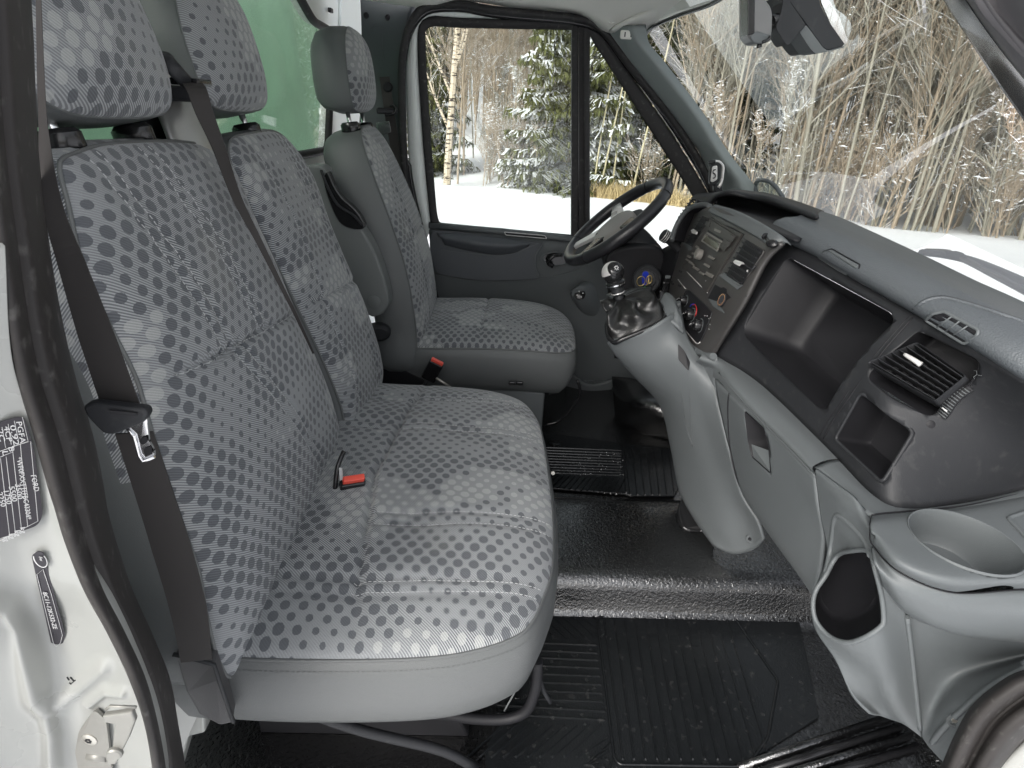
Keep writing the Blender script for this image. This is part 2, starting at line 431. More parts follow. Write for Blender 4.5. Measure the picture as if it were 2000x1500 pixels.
    h=M_(nt,'ADD',M_(nt,'MULTIPLY',st,.6),weav.outputs[0]); h=M_(nt,'ADD',h,M_(nt,'MULTIPLY',mask,-.3))
    nt.links.new(h,bp.inputs['Height']); nt.links.new(bp.outputs[0],b.inputs['Normal']); return m
FAB=fabric('dotted grey seat fabric'); 
# glass: clear sheet with a real Fresnel reflection
def glass(name,tint=(1,1,1),ior=1.5):
    m=bpy.data.materials.new(name); m.use_nodes=True; nt=m.node_tree; nt.nodes.clear()
    o=N(nt,'ShaderNodeOutputMaterial'); t=N(nt,'ShaderNodeBsdfTransparent'); t.inputs[0].default_value=(*tint,1)
    g=N(nt,'ShaderNodeBsdfGlossy'); g.inputs['Roughness'].default_value=0; f=N(nt,'ShaderNodeFresnel'); gg=N(nt,'ShaderNodeNewGeometry'); nt.links.new(M_(nt,'ADD',ior,M_(nt,'MULTIPLY',gg.outputs['Backfacing'],1/ior-ior)),f.inputs[0])
    mx=N(nt,'ShaderNodeMixShader'); nt.links.new(f.outputs[0],mx.inputs[0]); nt.links.new(t.outputs[0],mx.inputs[1]); nt.links.new(g.outputs[0],mx.inputs[2]); nt.links.new(mx.outputs[0],o.inputs[0])
    return m
GLASS=glass('clear window glass',(.93,.96,.94)); SCREENG=glass('greenish windscreen glass',(.93,.97,.94),2.6); 
# real thread stitches laid along lines on a surface
THREAD=plastic('pale grey thread',(.40,.41,.41),.7,0,0,.1)
def stitches(name,parent,surf_o,lines,dirv,mat=None,step=.0075,ln=.0045,r=.00085,lift=.0006):
    t,off=bvh(surf_o); dv=Vector(dirv).normalized(); V=[];F=[]
    for L in lines:
        Lp=sum((L[i+1]-L[i]).length for i in range(len(L)-1)); k=max(2,int(Lp/step)); pts=resample(spline(L,60),k)
        for i in range(k-1):
            a=pts[i]; b=pts[i]+(pts[i+1]-pts[i]).normalized()*ln; q=[]
            for p in (a,b):
                h=t.ray_cast(p-off-dv*.3,dv)
                if h[0] is None: break
                q.append(h[0]+off+(h[1] if h[1].dot(dv)<0 else -h[1])*lift)
            if len(q)<2 or (q[1]-q[0]).length>ln*2: continue
            d=(q[1]-q[0]).normalized(); x=d.cross(dv).normalized()*r; y=-dv*r; i0=len(V)
            V+=[q[0]-x,q[0]+y,q[0]+x,q[1]-x,q[1]+y,q[1]+x]; F+=[(i0,i0+1,i0+4,i0+3),(i0+1,i0+2,i0+5,i0+4),(i0,i0+2,i0+1),(i0+3,i0+4,i0+5)]
    o=mk(name,V,F,mat or THREAD,parent,False); o['kind']='stuff'; return o
# pad builder: a domed face over an outline, with separate sides
def pad(parent,fname,outline,surf,nrm,H,mat,smat,side,sname='side_panel',rings=34,grooves=(),p=2.6,q=1.7,uvf=None,piping=VINYL,inset=None,bottom=True,pr=.0028,center=None,wr=0,sidefab=None,n=150):
    """outline: closed list of (u,v); surf(u,v)->point on the base sheet; nrm(u,v)->outward; side: list of (depth,grow)"""
    ol=spline([Vector((a,b,0)) for a,b in outline],n,True,.12)
    c=center and Vector((*center,0)) or sum(ol,Vector())/n
    V=[];UV=[];F=[]
    def hgt(u,v,r):
        h=H*max(0,1-r**p)**(1/q)
        for kind,val,dep,wd in grooves:
            dd=abs((u if kind=='u' else v)-val) if not callable(val) else abs(val(u,v))
            h-=dep*math.exp(-(dd/wd)**2)*(1-r**8)
        if wr: h+=wr*noise.noise(Vector((u*9,v*9,H*10)))*(1-r**6)
        return h
    pc=surf(c.x,c.y)+nrm(c.x,c.y)*hgt(c.x,c.y,0); V.append(pc); UV.append((c.x,c.y))
    for k in range(1,rings+1):
        r=(k/rings); r=1-(1-r)**1.25
        for e in ol:
            s=c.lerp(e,r); V.append(surf(s.x,s.y)+nrm(s.x,s.y)*hgt(s.x,s.y,r)); UV.append((s.x,s.y))
    for j in range(n): F.append((0,1+j,1+(j+1)%n))
    for k in range(rings-1):
        a=1+k*n
        for j in range(n): F.append((a+j,a+n+j,a+n+(j+1)%n,a+(j+1)%n))
    if uvf: UV=[uvf(*t) for t in UV]
    f=mk(fname,V,F,mat,parent,True,UV)
    bm=bmesh.new(); bm.from_mesh(f.data); bmesh.ops.recalc_face_normals(bm,faces=bm.faces); bm.to_mesh(f.data); bm.free()
    rim=[surf(e.x,e.y) for e in ol]
    rows=[rim]; rn=[nrm(e.x,e.y) for e in ol]
    # outward in-surface direction
    for d,g in side:
        row=[]
        for j,e in enumerate(ol):
            tdir=(rim[(j+1)%n]-rim[j-1]).normalized(); o_=tdir.cross(rn[j]).normalized()
            if o_.dot(surf(c.x,c.y)-rim[j])>0: o_=-o_
            dd=d(e.x,e.y) if callable(d) else d; gg=g(e.x,e.y) if callable(g) else g
            row.append(rim[j]-rn[j]*dd+o_*gg)
        rows.append(row)
    V=[x for r_ in rows for x in r_]; F=[]
    for i in range(len(rows)-1):
        for j in range(n): F.append((i*n+j,i*n+(j+1)%n,(i+1)*n+(j+1)%n,(i+1)*n+j))
    if bottom: F.append(tuple((len(rows)-1)*n+j for j in range(n)))
    mats=[smat]+([sidefab[0]] if sidefab else [])
    suv=[(j*.02,i*.05) for i in range(len(rows)) for j in range(n)]
    arc=[0]
    for j in range(1,n): arc.append(arc[-1]+(rim[j]-rim[j-1]).length)
    dep=[0]
    for i in range(1,len(rows)): dep.append(dep[-1]+(rows[i][0]-rows[i-1][0]).length)
    suv=[(dep[i],arc[j]) for i in range(len(rows)) for j in range(n)]
    s=mk(sname,V,F,mats,parent,True,suv)
    if sidefab:
        for pl in s.data.polygons:
            if pl.index<2*n and sidefab[1](pl.center+world_loc(parent)): pl.material_index=1
    bm=bmesh.new(); bm.from_mesh(s.data); bmesh.ops.recalc_face_normals(bm,faces=bm.faces); bm.to_mesh(s.data); bm.free()
    if piping: tube('piping',[a+b*.001 for a,b in zip(rim,rn)],pr,piping,parent,closed=True,n=6)
    return f,s,rim
# ---------------------------------------------------------------- ground and cab shell
SNOWM,snt,sb=newmat('snow'); stc=N(snt,'ShaderNodeTexCoord'); sn=N(snt,'ShaderNodeTexNoise'); sn.inputs['Scale'].default_value=1.2; sn.inputs['Detail'].default_value=8
snt.links.new(stc.outputs['Object'],sn.inputs['Vector']); snt.links.new(mixc(snt,sn.outputs[0],(.80,.82,.86),(.88,.89,.91)),sb.inputs['Base Color']); sb.inputs['Roughness'].default_value=.7
sbp=N(snt,'ShaderNodeBump'); sbp.inputs['Strength'].default_value=.5; sbp.inputs['Distance'].default_value=.08; snt.links.new(sn.outputs[0],sbp.inputs['Height']); snt.links.new(sbp.outputs[0],sb.inputs['Normal'])
GZ=-.68
def edgeY(x): return 14.0-.45*x if x>0 else 14.0-.10*x
def terr(x,y):
    d=y-edgeY(x)
    # distance from the field edge, also to the right-hand side
    if d<0: z=GZ+.012*noise.noise(Vector((x*.8,y*.8,0)))+.035*noise.noise(Vector((x*.18,y*1.5,4)))+.05*math.exp(-(d/.8)**2)
    else:
        z=GZ+.05*math.exp(-(d/.8)**2)-.10*min(1,d/1.5)+max(0,d-2.5)*.072+max(0,d-16)*.05+.10*noise.noise(Vector((x*.5,y*.5,3)))*min(1,d)
    return z
def ground():
    xs=[-400,-200,-100,-60,-40]+[-30+.6*i for i in range(134)]+[60,80,120,200,400]
    ys=[-400,-150,-60,-30,-15,-8]+[-6+1.0*i for i in range(12)]+[6+.15*i for i in range(60)]+[15+.45*i for i in range(50)]+[40,45,50,60,80,120,200,400]
    rows=[[Vector((x,y,terr(x,min(y,60)))) for x in xs] for y in ys]
    o=gridmesh('snow_ground',rows,SNOWM,None,flip=False); tag(o,kind='structure'); return o
ground()
van=thing('van_cab','white van cab shell with door pillar, windows, black seals and pebbled floor','van cab',(0,0,0))
# floor : one pressed sheet, passenger footwell, raised middle tunnel, driver footwell
def fl(x):
    sec=[(-.20,-.16),(-.16,-.10),(-.12,-.012),(-.10,0),(.10,0),(.29,0),(.325,.012),(.345,.075),(.365,.100),(.50,.104),(.655,.1),(.685,.085),(.72,.032),(.76,.02),(1.2,.02),(1.5,.02),(1.60,.05),(1.66,.12)]
    out=[]
    for (y,z) in sec:
        zz=z
        if x>.78: zz=z+(x-.78)*1.2*(1 if y>-.12 else 0)
        if z>.05 and x<.10 and .3<y<.8: zz=z-.0
        out.append(Vector((x,y,zz)))
    return out
rows=[]
for x in [-.75,-.5,-.3,-.1,0,.1,.2,.3,.4,.5,.6,.7,.76,.80,.9,1.0,1.1]: rows.append(spline(fl(x),90))
o=gridmesh('floor_covering',rows,FLOOR,van); 
# sill tread, running slightly in towards the front
sp=[]
for a,b in (((1440,1500),(1742,1398)),((1475,1512),(1768,1415)),((1512,1520),(1790,1432)),((1555,1530),(1800,1455))):
    sp.append((at(*a,Z=.006),at(*b,Z=.006)))
for k,(a,b) in enumerate(sp):
    tube('tread_rib',[a,a.lerp(b,.5),b],.0075,GLOSSB if k%2 else FLOOR,van,n=8)
# driver footwell hump and pedals behind the gear console
patch('wheel_arch_liner',[[(1195,735,'Y',1.45),(1240,740,'Y',1.35),(1300,760,'Y',1.25),(1330,800,'Y',1.2)],[(1200,800,'Y',1.35),(1235,790,'Y',1.18),(1290,800,'Y',1.10),(1330,830,'Y',1.08)],[(1205,850,'Y',1.35),(1250,852,'Y',1.22),(1300,862,'Y',1.16),(1330,865,'Y',1.12)]],FLOOR,20,14,van,thick=.01)
prism('tunnel_bracket',spline([at(1325,985,Z=.13),at(1350,955,Z=.15),at(1375,965,Z=.15),at(1395,1010,Z=.14),at(1380,1035,Z=.11),at(1335,1030,Z=.11)],40,True),(0,0,-.05),GLOSSB,van,bevel=.006,seg=3)
# ---- near door-opening seal (left foreground)
SL=[(-75,-60),(-60,100),(-35,300),(-8,520),(21,745),(49,815),(66,867),(87,955),(101,975),(115,1045),(150,1132),(196,1202),(241,1290),(273,1377),(296,1500),(305,1600)]
SR=[(58,-60),(66,80),(76,300),(100,500),(125,640),(150,745),(182,850),(203,950),(209,990),(228,1060),(258,1150),(297,1237),(332,1325),(348,1412),(362,1500),(368,1600)]
SL=[(-75,-60),(-60,100),(-38,300),(-10,500),(8,640),(28,745),(62,850),(90,950),(103,990),(124,1060),(160,1150),(208,1237),(250,1325),(280,1412),(296,1500),(305,1600)]
rows=[]
for a,b in zip(SL,SR):
    row=[]
    for t,dy in ((0,.030),(.02,.004),(.10,-.012),(.24,-.020),(.38,-.016),(.44,-.008),(.50,-.012),(.62,-.018),(.76,-.014),(.88,-.004),(.96,.010),(1,.032)):
        yy=-.31+.08*t; row.append(at(a[0]+(b[0]-a[0])*t,a[1]+(b[1]-a[1])*t,Y=yy+dy))
    rows.append(row)
cols=[spline([r[j] for r in rows],90) for j in range(len(rows[0]))]
G=[[cols[j][i] for j in range(len(cols))] for i in range(90)]; G=[spline(r,40) for r in G]
gridmesh('door_seal',G,RUBB,van)
# ---- white lower door pillar (left foreground)
def pill(px,py,d=0): return at(px,py,Y=-.305-.00022*max(0,60-px)+d)
rowsP=[]
for py,xs in ((480,(-260,-160,-90,-40,-10,10)),(700,(-260,-150,-80,-30,5,24)),(850,(-260,-140,-60,-10,40,70)),(1000,(-260,-120,-40,20,80,112)),(1120,(-260,-110,-30,50,110,150)),(1200,(-260,-90,-10,70,140,190)),(1300,(-260,-80,20,110,180,240)),(1400,(-260,-60,60,140,210,280)),(1500,(-260,-60,80,150,230,302)),(1600,(-260,-60,80,150,230,310))):
    row=[]
    for k,x in enumerate(xs):
        d=0
        if py>=1200: d=(0,0,.000,.016,.014,.004)[k]
        row.append(pill(x,py,d))
    rowsP.append([Vector(v) for v in row])
PRESS=[([(-20,1160),(25,1175),(50,1215),(62,1290),(75,1355),(92,1372)],.013,26),([(92,1372),(120,1366),(155,1338),(200,1300)],.008,15),([(92,1372),(104,1430),(108,1540)],.010,18),([(175,1372),(205,1348),(238,1352)],.006,9)]
def pix(p):
    d=p-CPOS; z=d.dot(_fw); return 1000+FPX*d.dot(_rt)/z,750-FPX*d.dot(_up)/z
def press(p,u,v):
    x,y=pix(p); o=0
    for pts,A,w_ in PRESS:
        best=1e9
        for (x0,y0),(x1,y1) in zip(pts,pts[1:]):
            t=max(0,min(1,((x-x0)*(x1-x0)+(y-y0)*(y1-y0))/((x1-x0)**2+(y1-y0)**2))); best=min(best,(x-x0-t*(x1-x0))**2+(y-y0-t*(y1-y0))**2)
        o=max(o,A*math.exp(-best/(w_*w_)))
    return p+Vector((.3,-1,0))*o
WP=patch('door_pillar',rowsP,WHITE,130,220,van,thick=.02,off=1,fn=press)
# pressed ridges on the pillar
def ridge(pts,r,name='pressed_rib',mat=WHITE):
    return tube(name,[pill(a,b,r*.80) for a,b in pts],[r*.6,r] if False else r,mat,van,smoothpts=24,n=20)
bvP=bvh(WP)
def onP(px,py,l=.0012): return on(bvP,px,py,l)[0]
# black data plate and code label with white print
PN=(onP(40,850)-onP(70,1020)).cross(onP(20,960)-onP(70,1020)).normalized(); PN=-PN if PN.dot(CPOS-onP(50,950))<0 else PN
PN2=(onP(68,1090)-onP(118,1240)).cross(onP(95,1090)-onP(118,1240)).normalized(); PN2=-PN2 if PN2.dot(CPOS-onP(90,1150))<0 else PN2
def flat(name,pxs,mat,parent,lift,th=.0006,r=.002,bv=None,pl=None):
    pts=[atpl(a,b,pl[0]+pl[1]*lift,pl[1]) for a,b in pxs] if pl else [on(bv or bvP,a,b,lift)[0] for a,b in pxs]
    c=sum(pts,Vector())/len(pts); nrm=(pts[1]-pts[0]).cross(pts[2]-pts[1]).normalized()
    if nrm.dot(CPOS-c)<0: nrm=-nrm
    return prism(name,rounded(pts,r),nrm*th,mat,parent)
PLA=(onP(45,940),PN); PLB=(onP(92,1170),PN2); PCUR=[PLA]
lab=thing('data_plate','large black data plate with printed weights on the white pillar','data plate',onP(30,930))
flat('plate_film',[(-160,868),(46,810),(66,872),(84,1005),(74,1026),(-150,1100)],PLATE,lab,.0035,r=.006,pl=PLA)
def ptext(s,p0,p1,size,parent,cx=1.0,lift=.0028):
    pl=PCUR[0]; a=atpl(*p0,pl[0]+pl[1]*.0045,pl[1]); b=atpl(*p1,pl[0]+pl[1]*.0045,pl[1]); xd=b-a; n=pl[1]; yd=n.cross(xd)
    if yd.dot(at(p0[0]+20,p0[1]-5,Y=-.3)-at(p0[0],p0[1],Y=-.3))<0: yd=-yd
    t=text('lettering',s,a,xd,yd,size,TEXTW,parent,.0002,cx=1)
    wd=max((v.co-(a-world_loc(parent))).dot(xd.normalized()) for v in t.data.vertices); k=(b-a).length/wd; o0=a-world_loc(parent); xn=xd.normalized()
    for v in t.data.vertices: v.co+=xn*((v.co-o0).dot(xn)*(k-1))
    return t
S=.0050
for s,p0,p1,cx in (('PGFA',(31,823),(40,866),.95),('0.92',(19,830),(27,870),.95),('4CP  B',(7,833),(18,882),.85),('2C   L',(-6,838),(6,890),.85),
                ('FORD',(60,928),(67,960),.85),('*WF0FXXTTFFBC43304*',(32,893),(52,1015),.93),('3500',(29,945),(35,975),.95),('5500',(17,950),(24,980),.95),('1750',(6,957),(13,985),.95),('2250',(-6,962),(2,990),.95),
                ('kg',(39,1030),(42,1042),.8),('kg',(28,1036),(31,1048),.8),('kg',(17,1043),(20,1053),.8),('kg',(6,1049),(9,1058),.8)):
    ptext(s,p0,p1,S if len(s)<9 else S*.95,lab,cx)
def pline(pts,parent,r=.00028):
    pl=PCUR[0]; return tube('rule_line',[atpl(a,b,pl[0]+pl[1]*.0043,pl[1]) for a,b in pts],r,TEXTW,parent,n=4)
for pts in ([(24,872),(60,862),(74,1018)],[(40,868),(54,1028)],[(24,872),(42,1034)],[(-5,895),(24,883)],[(12,892),(30,1040)],[(1,895),(19,1048)],[(-20,906),(-2,1052)],[(-4,1058),(74,1018)],[(44,815),(55,862),(-10,885)],[(28,822),(36,860)],[(16,828),(22,868)],[(4,834),(11,874)]): pline(pts,lab)
PCUR[0]=PLB
lab2=thing('code_label','narrow black strip label with a white part code lower on the pillar','label strip',onP(95,1170))
flat('label_film',[(62,1084),(74,1075),(85,1078),(104,1150),(128,1240),(122,1260),(108,1273),(102,1262)],PLATE,lab2,.003,r=.004,pl=PLB)
ptext('8C11-12K532-ZE',(83,1156),(104,1228),.0054,lab2,.95)
pline([(72,1122),(84,1112),(100,1160),(122,1240),(118,1256),(109,1264),(104,1255),(86,1180),(72,1122)],lab2)
lathe('oval_badge',atpl(79,1093,PLB[0]+PLB[1]*.0038,PLB[1]),on(bvP,79,1093)[1],[(.0095,0),(.0095,.0004)],TEXTW,lab2,n=24,sx=.55)
lathe('oval_badge_field',atpl(79,1093,PLB[0]+PLB[1]*.0041,PLB[1]),on(bvP,79,1093)[1],[(.0085,0),(.0085,.0004)],PLATE,lab2,n=24,sx=.5)
ptext('Ford',(76,1087),(80,1099),.0034,lab2,.8,.0032)
# striker latch
la=thing('door_striker','cream zinc door latch striker bolted low on the white pillar','door latch',onP(190,1440))
nP=on(bvP,185,1440)[1]
flat('striker_plate',[(190,1377),(206,1390),(214,1402),(225,1500),(205,1520),(160,1500),(152,1460),(160,1418)],RUSTY,la,.002,.004,.006)
lathe('torx_bolt',onP(184,1432,.006),nP,[(.0085,0),(.0085,.002),(.006,.003)],STEEL,la,n=20)
for k in range(6):
    a=k*math.pi/3; M=frame(nP); box('torx_slot',onP(184,1432,.0092)+M@Vector((math.cos(a)*.0025,math.sin(a)*.0025,0)),(.0022,.0022,.0006),BLKD,la,rot=M,bevel=0)
tube('striker_pin',[onP(178,1466,.004),onP(178,1466,.004)+(at(216,1470,Y=-.30)-at(178,1466,Y=-.30))],.0062,RUSTY,la,n=14)
q=[at(a,b,Y=-.334) for a,b in ((207,1388),(264,1380),(270,1398),(258,1430),(232,1482),(218,1482),(214,1470),(226,1448),(230,1404),(207,1400))]
prism('striker_arm',q,(.0,-.006,0),RUSTY,la,bevel=.0015)
lathe('arm_rivet',at(226,1468,Y=-.340),(.1,-1,0),[(.0075,0),(.0075,.003),(.006,.0045)],RUSTY,la,n=20)
tube('arm_wire',[at(207,1386,Y=-.335),at(215,1379,Y=-.335),at(266,1381,Y=-.335)],.0016,RUSTY,la,n=6)
# scratches in the paint
for a,b in (((131,1322),(136,1328)),((138,1322),(145,1330)),((141,1334),(148,1328)),((136,1333),(140,1336))):
    tube('paint_scratch',[onP(*a,.0005),onP(*b,.0005)],.0006,BLK,van,n=4)
# white sill corner behind the anchor cover
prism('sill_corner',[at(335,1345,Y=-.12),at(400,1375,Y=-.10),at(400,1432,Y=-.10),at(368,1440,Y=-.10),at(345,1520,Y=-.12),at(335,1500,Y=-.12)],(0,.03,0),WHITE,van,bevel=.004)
# ---- rear wall, its window and the green panel outside
XW=-.70
def rw(px,py): return at(px,py,X=XW)
OUT=[rw(654,-40),rw(612,-10),rw(640,38),rw(652,52),rw(652,110),rw(648,300),rw(590,312),rw(300,312)]
win=[Vector((XW,-.10,.905)),rw(575,305),rw(640,293)+Vector((0,.0,0)),rw(648,120),rw(645,60),rw(612,42),rw(588,0),rw(560,-60),rw(380,-80),Vector((XW,-.10,1.36))]
wall=prism('rear_wall',[Vector((XW-.004,-.30,-.05)),Vector((XW-.004,3.0,-.05)),Vector((XW-.004,3.0,1.6)),Vector((XW-.004,-.30,1.6))],(-.03,0,0),DOORW,van)
wl=rounded(win,.04); cutr=prism('tmp',[p+Vector((.05,0,0)) for p in wl],(-.15,0,0),DOORW); cut(wall,[cutr])
tube('window_gasket',densify(wl,.03),.013,RUB,van,closed=True,n=10)
prism('rear_window_pane',wl,(-.004,0,0),GLASS,van)
GREENW=plastic('pale green box wall',(.40,.60,.44),.5,30,.1,.25,.4,dust=.1)
prism('load_box_wall',[Vector((-1.15,-.9,.0)),Vector((-1.15,4.6,.0)),Vector((-1.15,4.6,1.75)),Vector((-1.15,-.9,1.75))],(-.04,0,0),GREENW,van)
box('box_wall_joint',at(628,180,X=-1.146),(.008,.008,1.6),GREENW,van,bevel=.001)
box('wall_clip',rw(641,20)+Vector((.008,0,0)),(.012,.03,.014),BLK,van)
tube('wall_pressing',[rw(664,-5)+Vector((.002,0,0)),rw(663,60)+Vector((.002,0,0))],.005,DOORW,van,n=8)
# ---- driver side B pillar trim
def Y(px,py,y): return at(px,py,Y=y)
PIL=plastic('slate pillar trim',(.062,.070,.076),.5,700,.3,.05,.4)
bp=patch('pillar_trim',[[(700,-60,'Y',1.66),(760,-60,'Y',1.645),(825,-60,'Y',1.62)],[(706,60,'Y',1.66),(750,60,'Y',1.645),(792,60,'Y',1.60)],[(704,200,'Y',1.66),(745,200,'Y',1.645),(784,200,'Y',1.60)],[(704,330,'Y',1.66),(748,330,'Y',1.64),(790,330,'Y',1.60)],[(760,480,'Y',1.66),(790,480,'Y',1.63),(815,480,'Y',1.60)],[(790,650,'Y',1.66),(815,650,'Y',1.63),(850,650,'Y',1.60)]],PIL,30,40,van,thick=.03)
bvB=bvh(bp)
for q in ((715,30),(757,34)): lathe('trim_hole',on(bvB,*q,.0005)[0],on(bvB,*q)[1],[(.010,.0),(.008,.002),(.006,-.003)],BLKD,van,n=18)
tube('trim_emboss',[on(bvB,a,b,-.0005)[0] for a,b in ((725,60),(728,51),(742,50),(747,56),(748,90),(750,120))],.0015,PIL,van,n=6)
# driver belt pieces on the pillar
db=thing('driver_seat_belt','black belt strap and hanging latch tongue on the far slate pillar','seat belt',Y(765,210,1.58))
ribbon('webbing',[Y(751,150,1.60),Y(762,230,1.585),Y(779,330,1.575),Y(800,450,1.56)],(1,0,.1),.035,.002,BELT,db)
box('tongue_grip',Y(756,217,1.56),(.075,.02,.022),BLK,db,rot=frame((-.3,1,0)),bevel=.006)
prism('latch_plate',[Y(735,240,1.555),Y(760,236,1.555),Y(764,258,1.555),Y(740,268,1.555)],(0,.003,0),CHROME,db,bevel=.001)
lathe('belt_anchor_bolt',Y(758,170,1.60),(0,-1,0),[(.017,0),(.017,.01),(.012,.014)],BLKD,db,n=24)
tube('tongue_loop',[Y(752,226,1.55),Y(768,222,1.55),Y(773,214,1.55),Y(770,206,1.55),Y(762,207,1.55)],.004,GLOSSB,db,smoothpts=14)
# ---- driver door opening seal
SO=[(856,640),(822,480),(797,372),(789,315),(785,220),(784,140),(788,95),(797,58),(817,24),(845,10),(901,9),(950,18),(1002,24),(1072,30),(1125,36),(1160,46),(1188,70),(1230,128),(1300,215),(1342,276),(1372,328),(1392,372),(1420,440)]
so_=[at(a,b,Y=1.575) for a,b in SO]; sp_=spline(so_,120)
# two-lip seal: sweep flattened tubes
tube('opening_seal',[p+Vector((0,0,0)) for p in sp_],.0135,RUB,van,n=12)
tube('opening_seal_lip',[p+Vector((.016 if i<30 else .004,.012,-.012 if i>34 else 0)) for i,p in enumerate(sp_)],.009,GLOSSB,van,n=10)
# pale opening flange just inside the seal
# ---- driver door
door=thing('driver_door','far driver door with pale frame, black window rubber and grey trim panel','van door',(0.1,1.62,.4))
GI=[(1118,57),(900,53),(850,50),(834,54),(829,66),(832,140),(842,290),(852,412),(858,431),(870,438),(1116,460)]
GO=[(1119,42),(900,36),(845,32),(824,42),(817,62),(818,140),(828,290),(840,420),(844,437),(860,441),(1118,468)]
def yd(pts,y): return [at(a,b,Y=y) for a,b in pts]
def strip(name,A,B,mat,parent,th=.012,n=80,mid=0,closed=False,tens=.35):
    a=spline(A,n,closed,tens); b=spline(B,n,closed,tens)
    rows=[a,[p.lerp(q,.5)+Vector((0,-mid,0)) for p,q in zip(a,b)],b]
    rows=[[rows[i][j] for i in range(3)] for j in range(n)]; rows=[spline(r,7) for r in rows]
    o=gridmesh(name,rows,mat,parent,closev=closed)
    mod_solid(o,th,0); return o
strip('window_rubber',yd(GI,1.60),yd(GO,1.595),RUB,door,.012,mid=.004)
FRO=[(1125,34),(1000,25),(901,14),(848,16),(824,30),(804,64),(796,140),(799,290),(806,372),(830,470)]
FRI=[(1119,44),(1000,39),(900,36),(845,32),(824,42),(817,62),(818,140),(828,290),(838,400),(845,440)]
strip('door_frame',yd(FRO,1.612),yd(FRI,1.606),DOORW,door,.012,mid=.012)
# window divider and quarter-light rubbers
prism('window_divider',yd([(1117,44),(1146,44),(1147,470),(1116,470)],1.60),(0,.03,0),RUB,door,bevel=.003)
prism('divider_rib',yd([(1128,48),(1131,48),(1132,470),(1129,470)],1.597),(0,.01,0),GLOSSB,door,bevel=.001)
QI=[(1150,470),(1150,82),(1160,84),(1200,145),(1250,222),(1300,300),(1345,370),(1385,440),(1392,470)]
QO=[(1143,474),(1140,50),(1178,62),(1215,125),(1262,190),(1312,262),(1355,330),(1393,400),(1410,474)]
strip('quarter_light_rubber',yd(QI,1.60),yd(QO,1.595),RUB,door,.012,mid=.004,tens=.5)
A1=[(1178,62),(1215,125),(1262,190),(1312,262),(1355,330),(1393,400)]
tube('chrome_edge',[at(a+3,b-1,Y=1.585) for a,b in A1],.0013,SILV,door,n=6)
tube('frame_upper',[at(a+8,b-8,Y=1.60) for a,b in A1],.014,GLOSSB,door,n=10)
tube('frame_upper',[at(a,b,Y=1.60) for a,b in ((1118,40),(1150,46),(1178,60))],.014,GLOSSB,door,n=10)
prism('window_pane',yd([(1122,50),(840,40),(822,60),(824,140),(846,445),(1120,466)],1.604),(0,.004,0),GLASS,door)
prism('quarter_light_pane',yd([(1145,472),(1145,70),(1168,74),(1400,440),(1400,472)],1.604),(0,.004,0),GLASS,door)
# trim panel : sheet with an armrest bulge
SLATE=plastic('slate door insert',(.068,.074,.082),.5,700,.3,.05,.4)
dp=patch('trim_panel',[[(838,440,'Y',1.60),(980,452,'Y',1.60),(1120,468,'Y',1.60),(1250,486,'Y',1.60),(1400,500,'Y',1.60)],
 [(838,460,'Y',1.585),(980,474,'Y',1.565),(1100,484,'Y',1.58),(1250,500,'Y',1.59),(1400,520,'Y',1.60)],
 [(842,500,'Y',1.585),(980,510,'Y',1.572),(1100,515,'Y',1.585),(1250,540,'Y',1.59),(1400,540,'Y',1.60)],
 [(846,540,'Y',1.585),(980,548,'Y',1.580),(1100,545,'Y',1.585),(1250,560,'Y',1.59),(1400,560,'Y',1.60)],
 [(850,620,'Y',1.60),(980,620,'Y',1.60),(1100,620,'Y',1.60),(1250,620,'Y',1.60),(1400,620,'Y',1.60)],
 [(860,760,'Y',1.60),(980,760,'Y',1.60),(1100,760,'Y',1.60),(1250,760,'Y',1.60),(1400,760,'Y',1.60)]],GREYD,60,50,door,thick=.02)
bvD=bvh(dp)
def onD(a,b,l=0): return on(bvD,a,b,l)[0]
tube('sill_ledge',[at(a,b,Y=1.592) for a,b in ((838,440),(980,452),(1118,467),(1200,480))],.016,GREY,door,n=12,flat=.8)
prism('demist_slot',rounded([at(986,455,Y=1.574),at(1066,462,Y=1.574),at(1066,465,Y=1.574),at(986,458,Y=1.574)],.002),(0,.004,0),BLKD,door)
tube('demist_rim',rounded([at(985,453,Y=1.573),at(1064,460,Y=1.573),at(1068,466,Y=1.573),at(988,459,Y=1.573)],.003),.0015,SILV,door,closed=True,n=6)
ins=spline([at(a,b,Y=1.572) for a,b in ((846,452),(980,464),(1052,474),(1062,478),(1050,500),(1047,520),(1055,542),(1000,547),(940,547),(890,540),(850,528))],90,True,.3)
prism('armrest_insert',[onD(*q,.003) if False else q for q in ins],(0,-.004,0),SLATE,door,bevel=.0015)
patch('armrest_pad',[[(852,452,'Y',1.575),(930,458,'Y',1.57),(1000,466,'Y',1.57),(1048,473,'Y',1.575)],[(860,462,'Y',1.545),(930,475,'Y',1.535),(990,480,'Y',1.54),(1035,478,'Y',1.565)],[(868,478,'Y',1.562),(930,492,'Y',1.558),(985,497,'Y',1.560),(1030,484,'Y',1.570)]],SLATE,30,14,door,thick=.01)
tube('panel_groove',[onD(a,b,.001) for a,b in ((850,533),(880,541),(930,548),(990,549),(1060,543),(1110,532),(1150,515))],.0022,GREY,door,smoothpts=30,n=6)
tube('panel_groove',[at(a,b,Y=1.569) for a,b in ((862,488),(920,495),(985,498),(1040,480),(1052,474))],.0018,GREY,door,smoothpts=24,n=6)
tube('panel_groove',[at(a,b,Y=1.567) for a,b in ((1062,473),(1048,495),(1046,515),(1053,541))],.0025,GREY,door,smoothpts=16,n=6)
hc=onD(1085,505,.004)
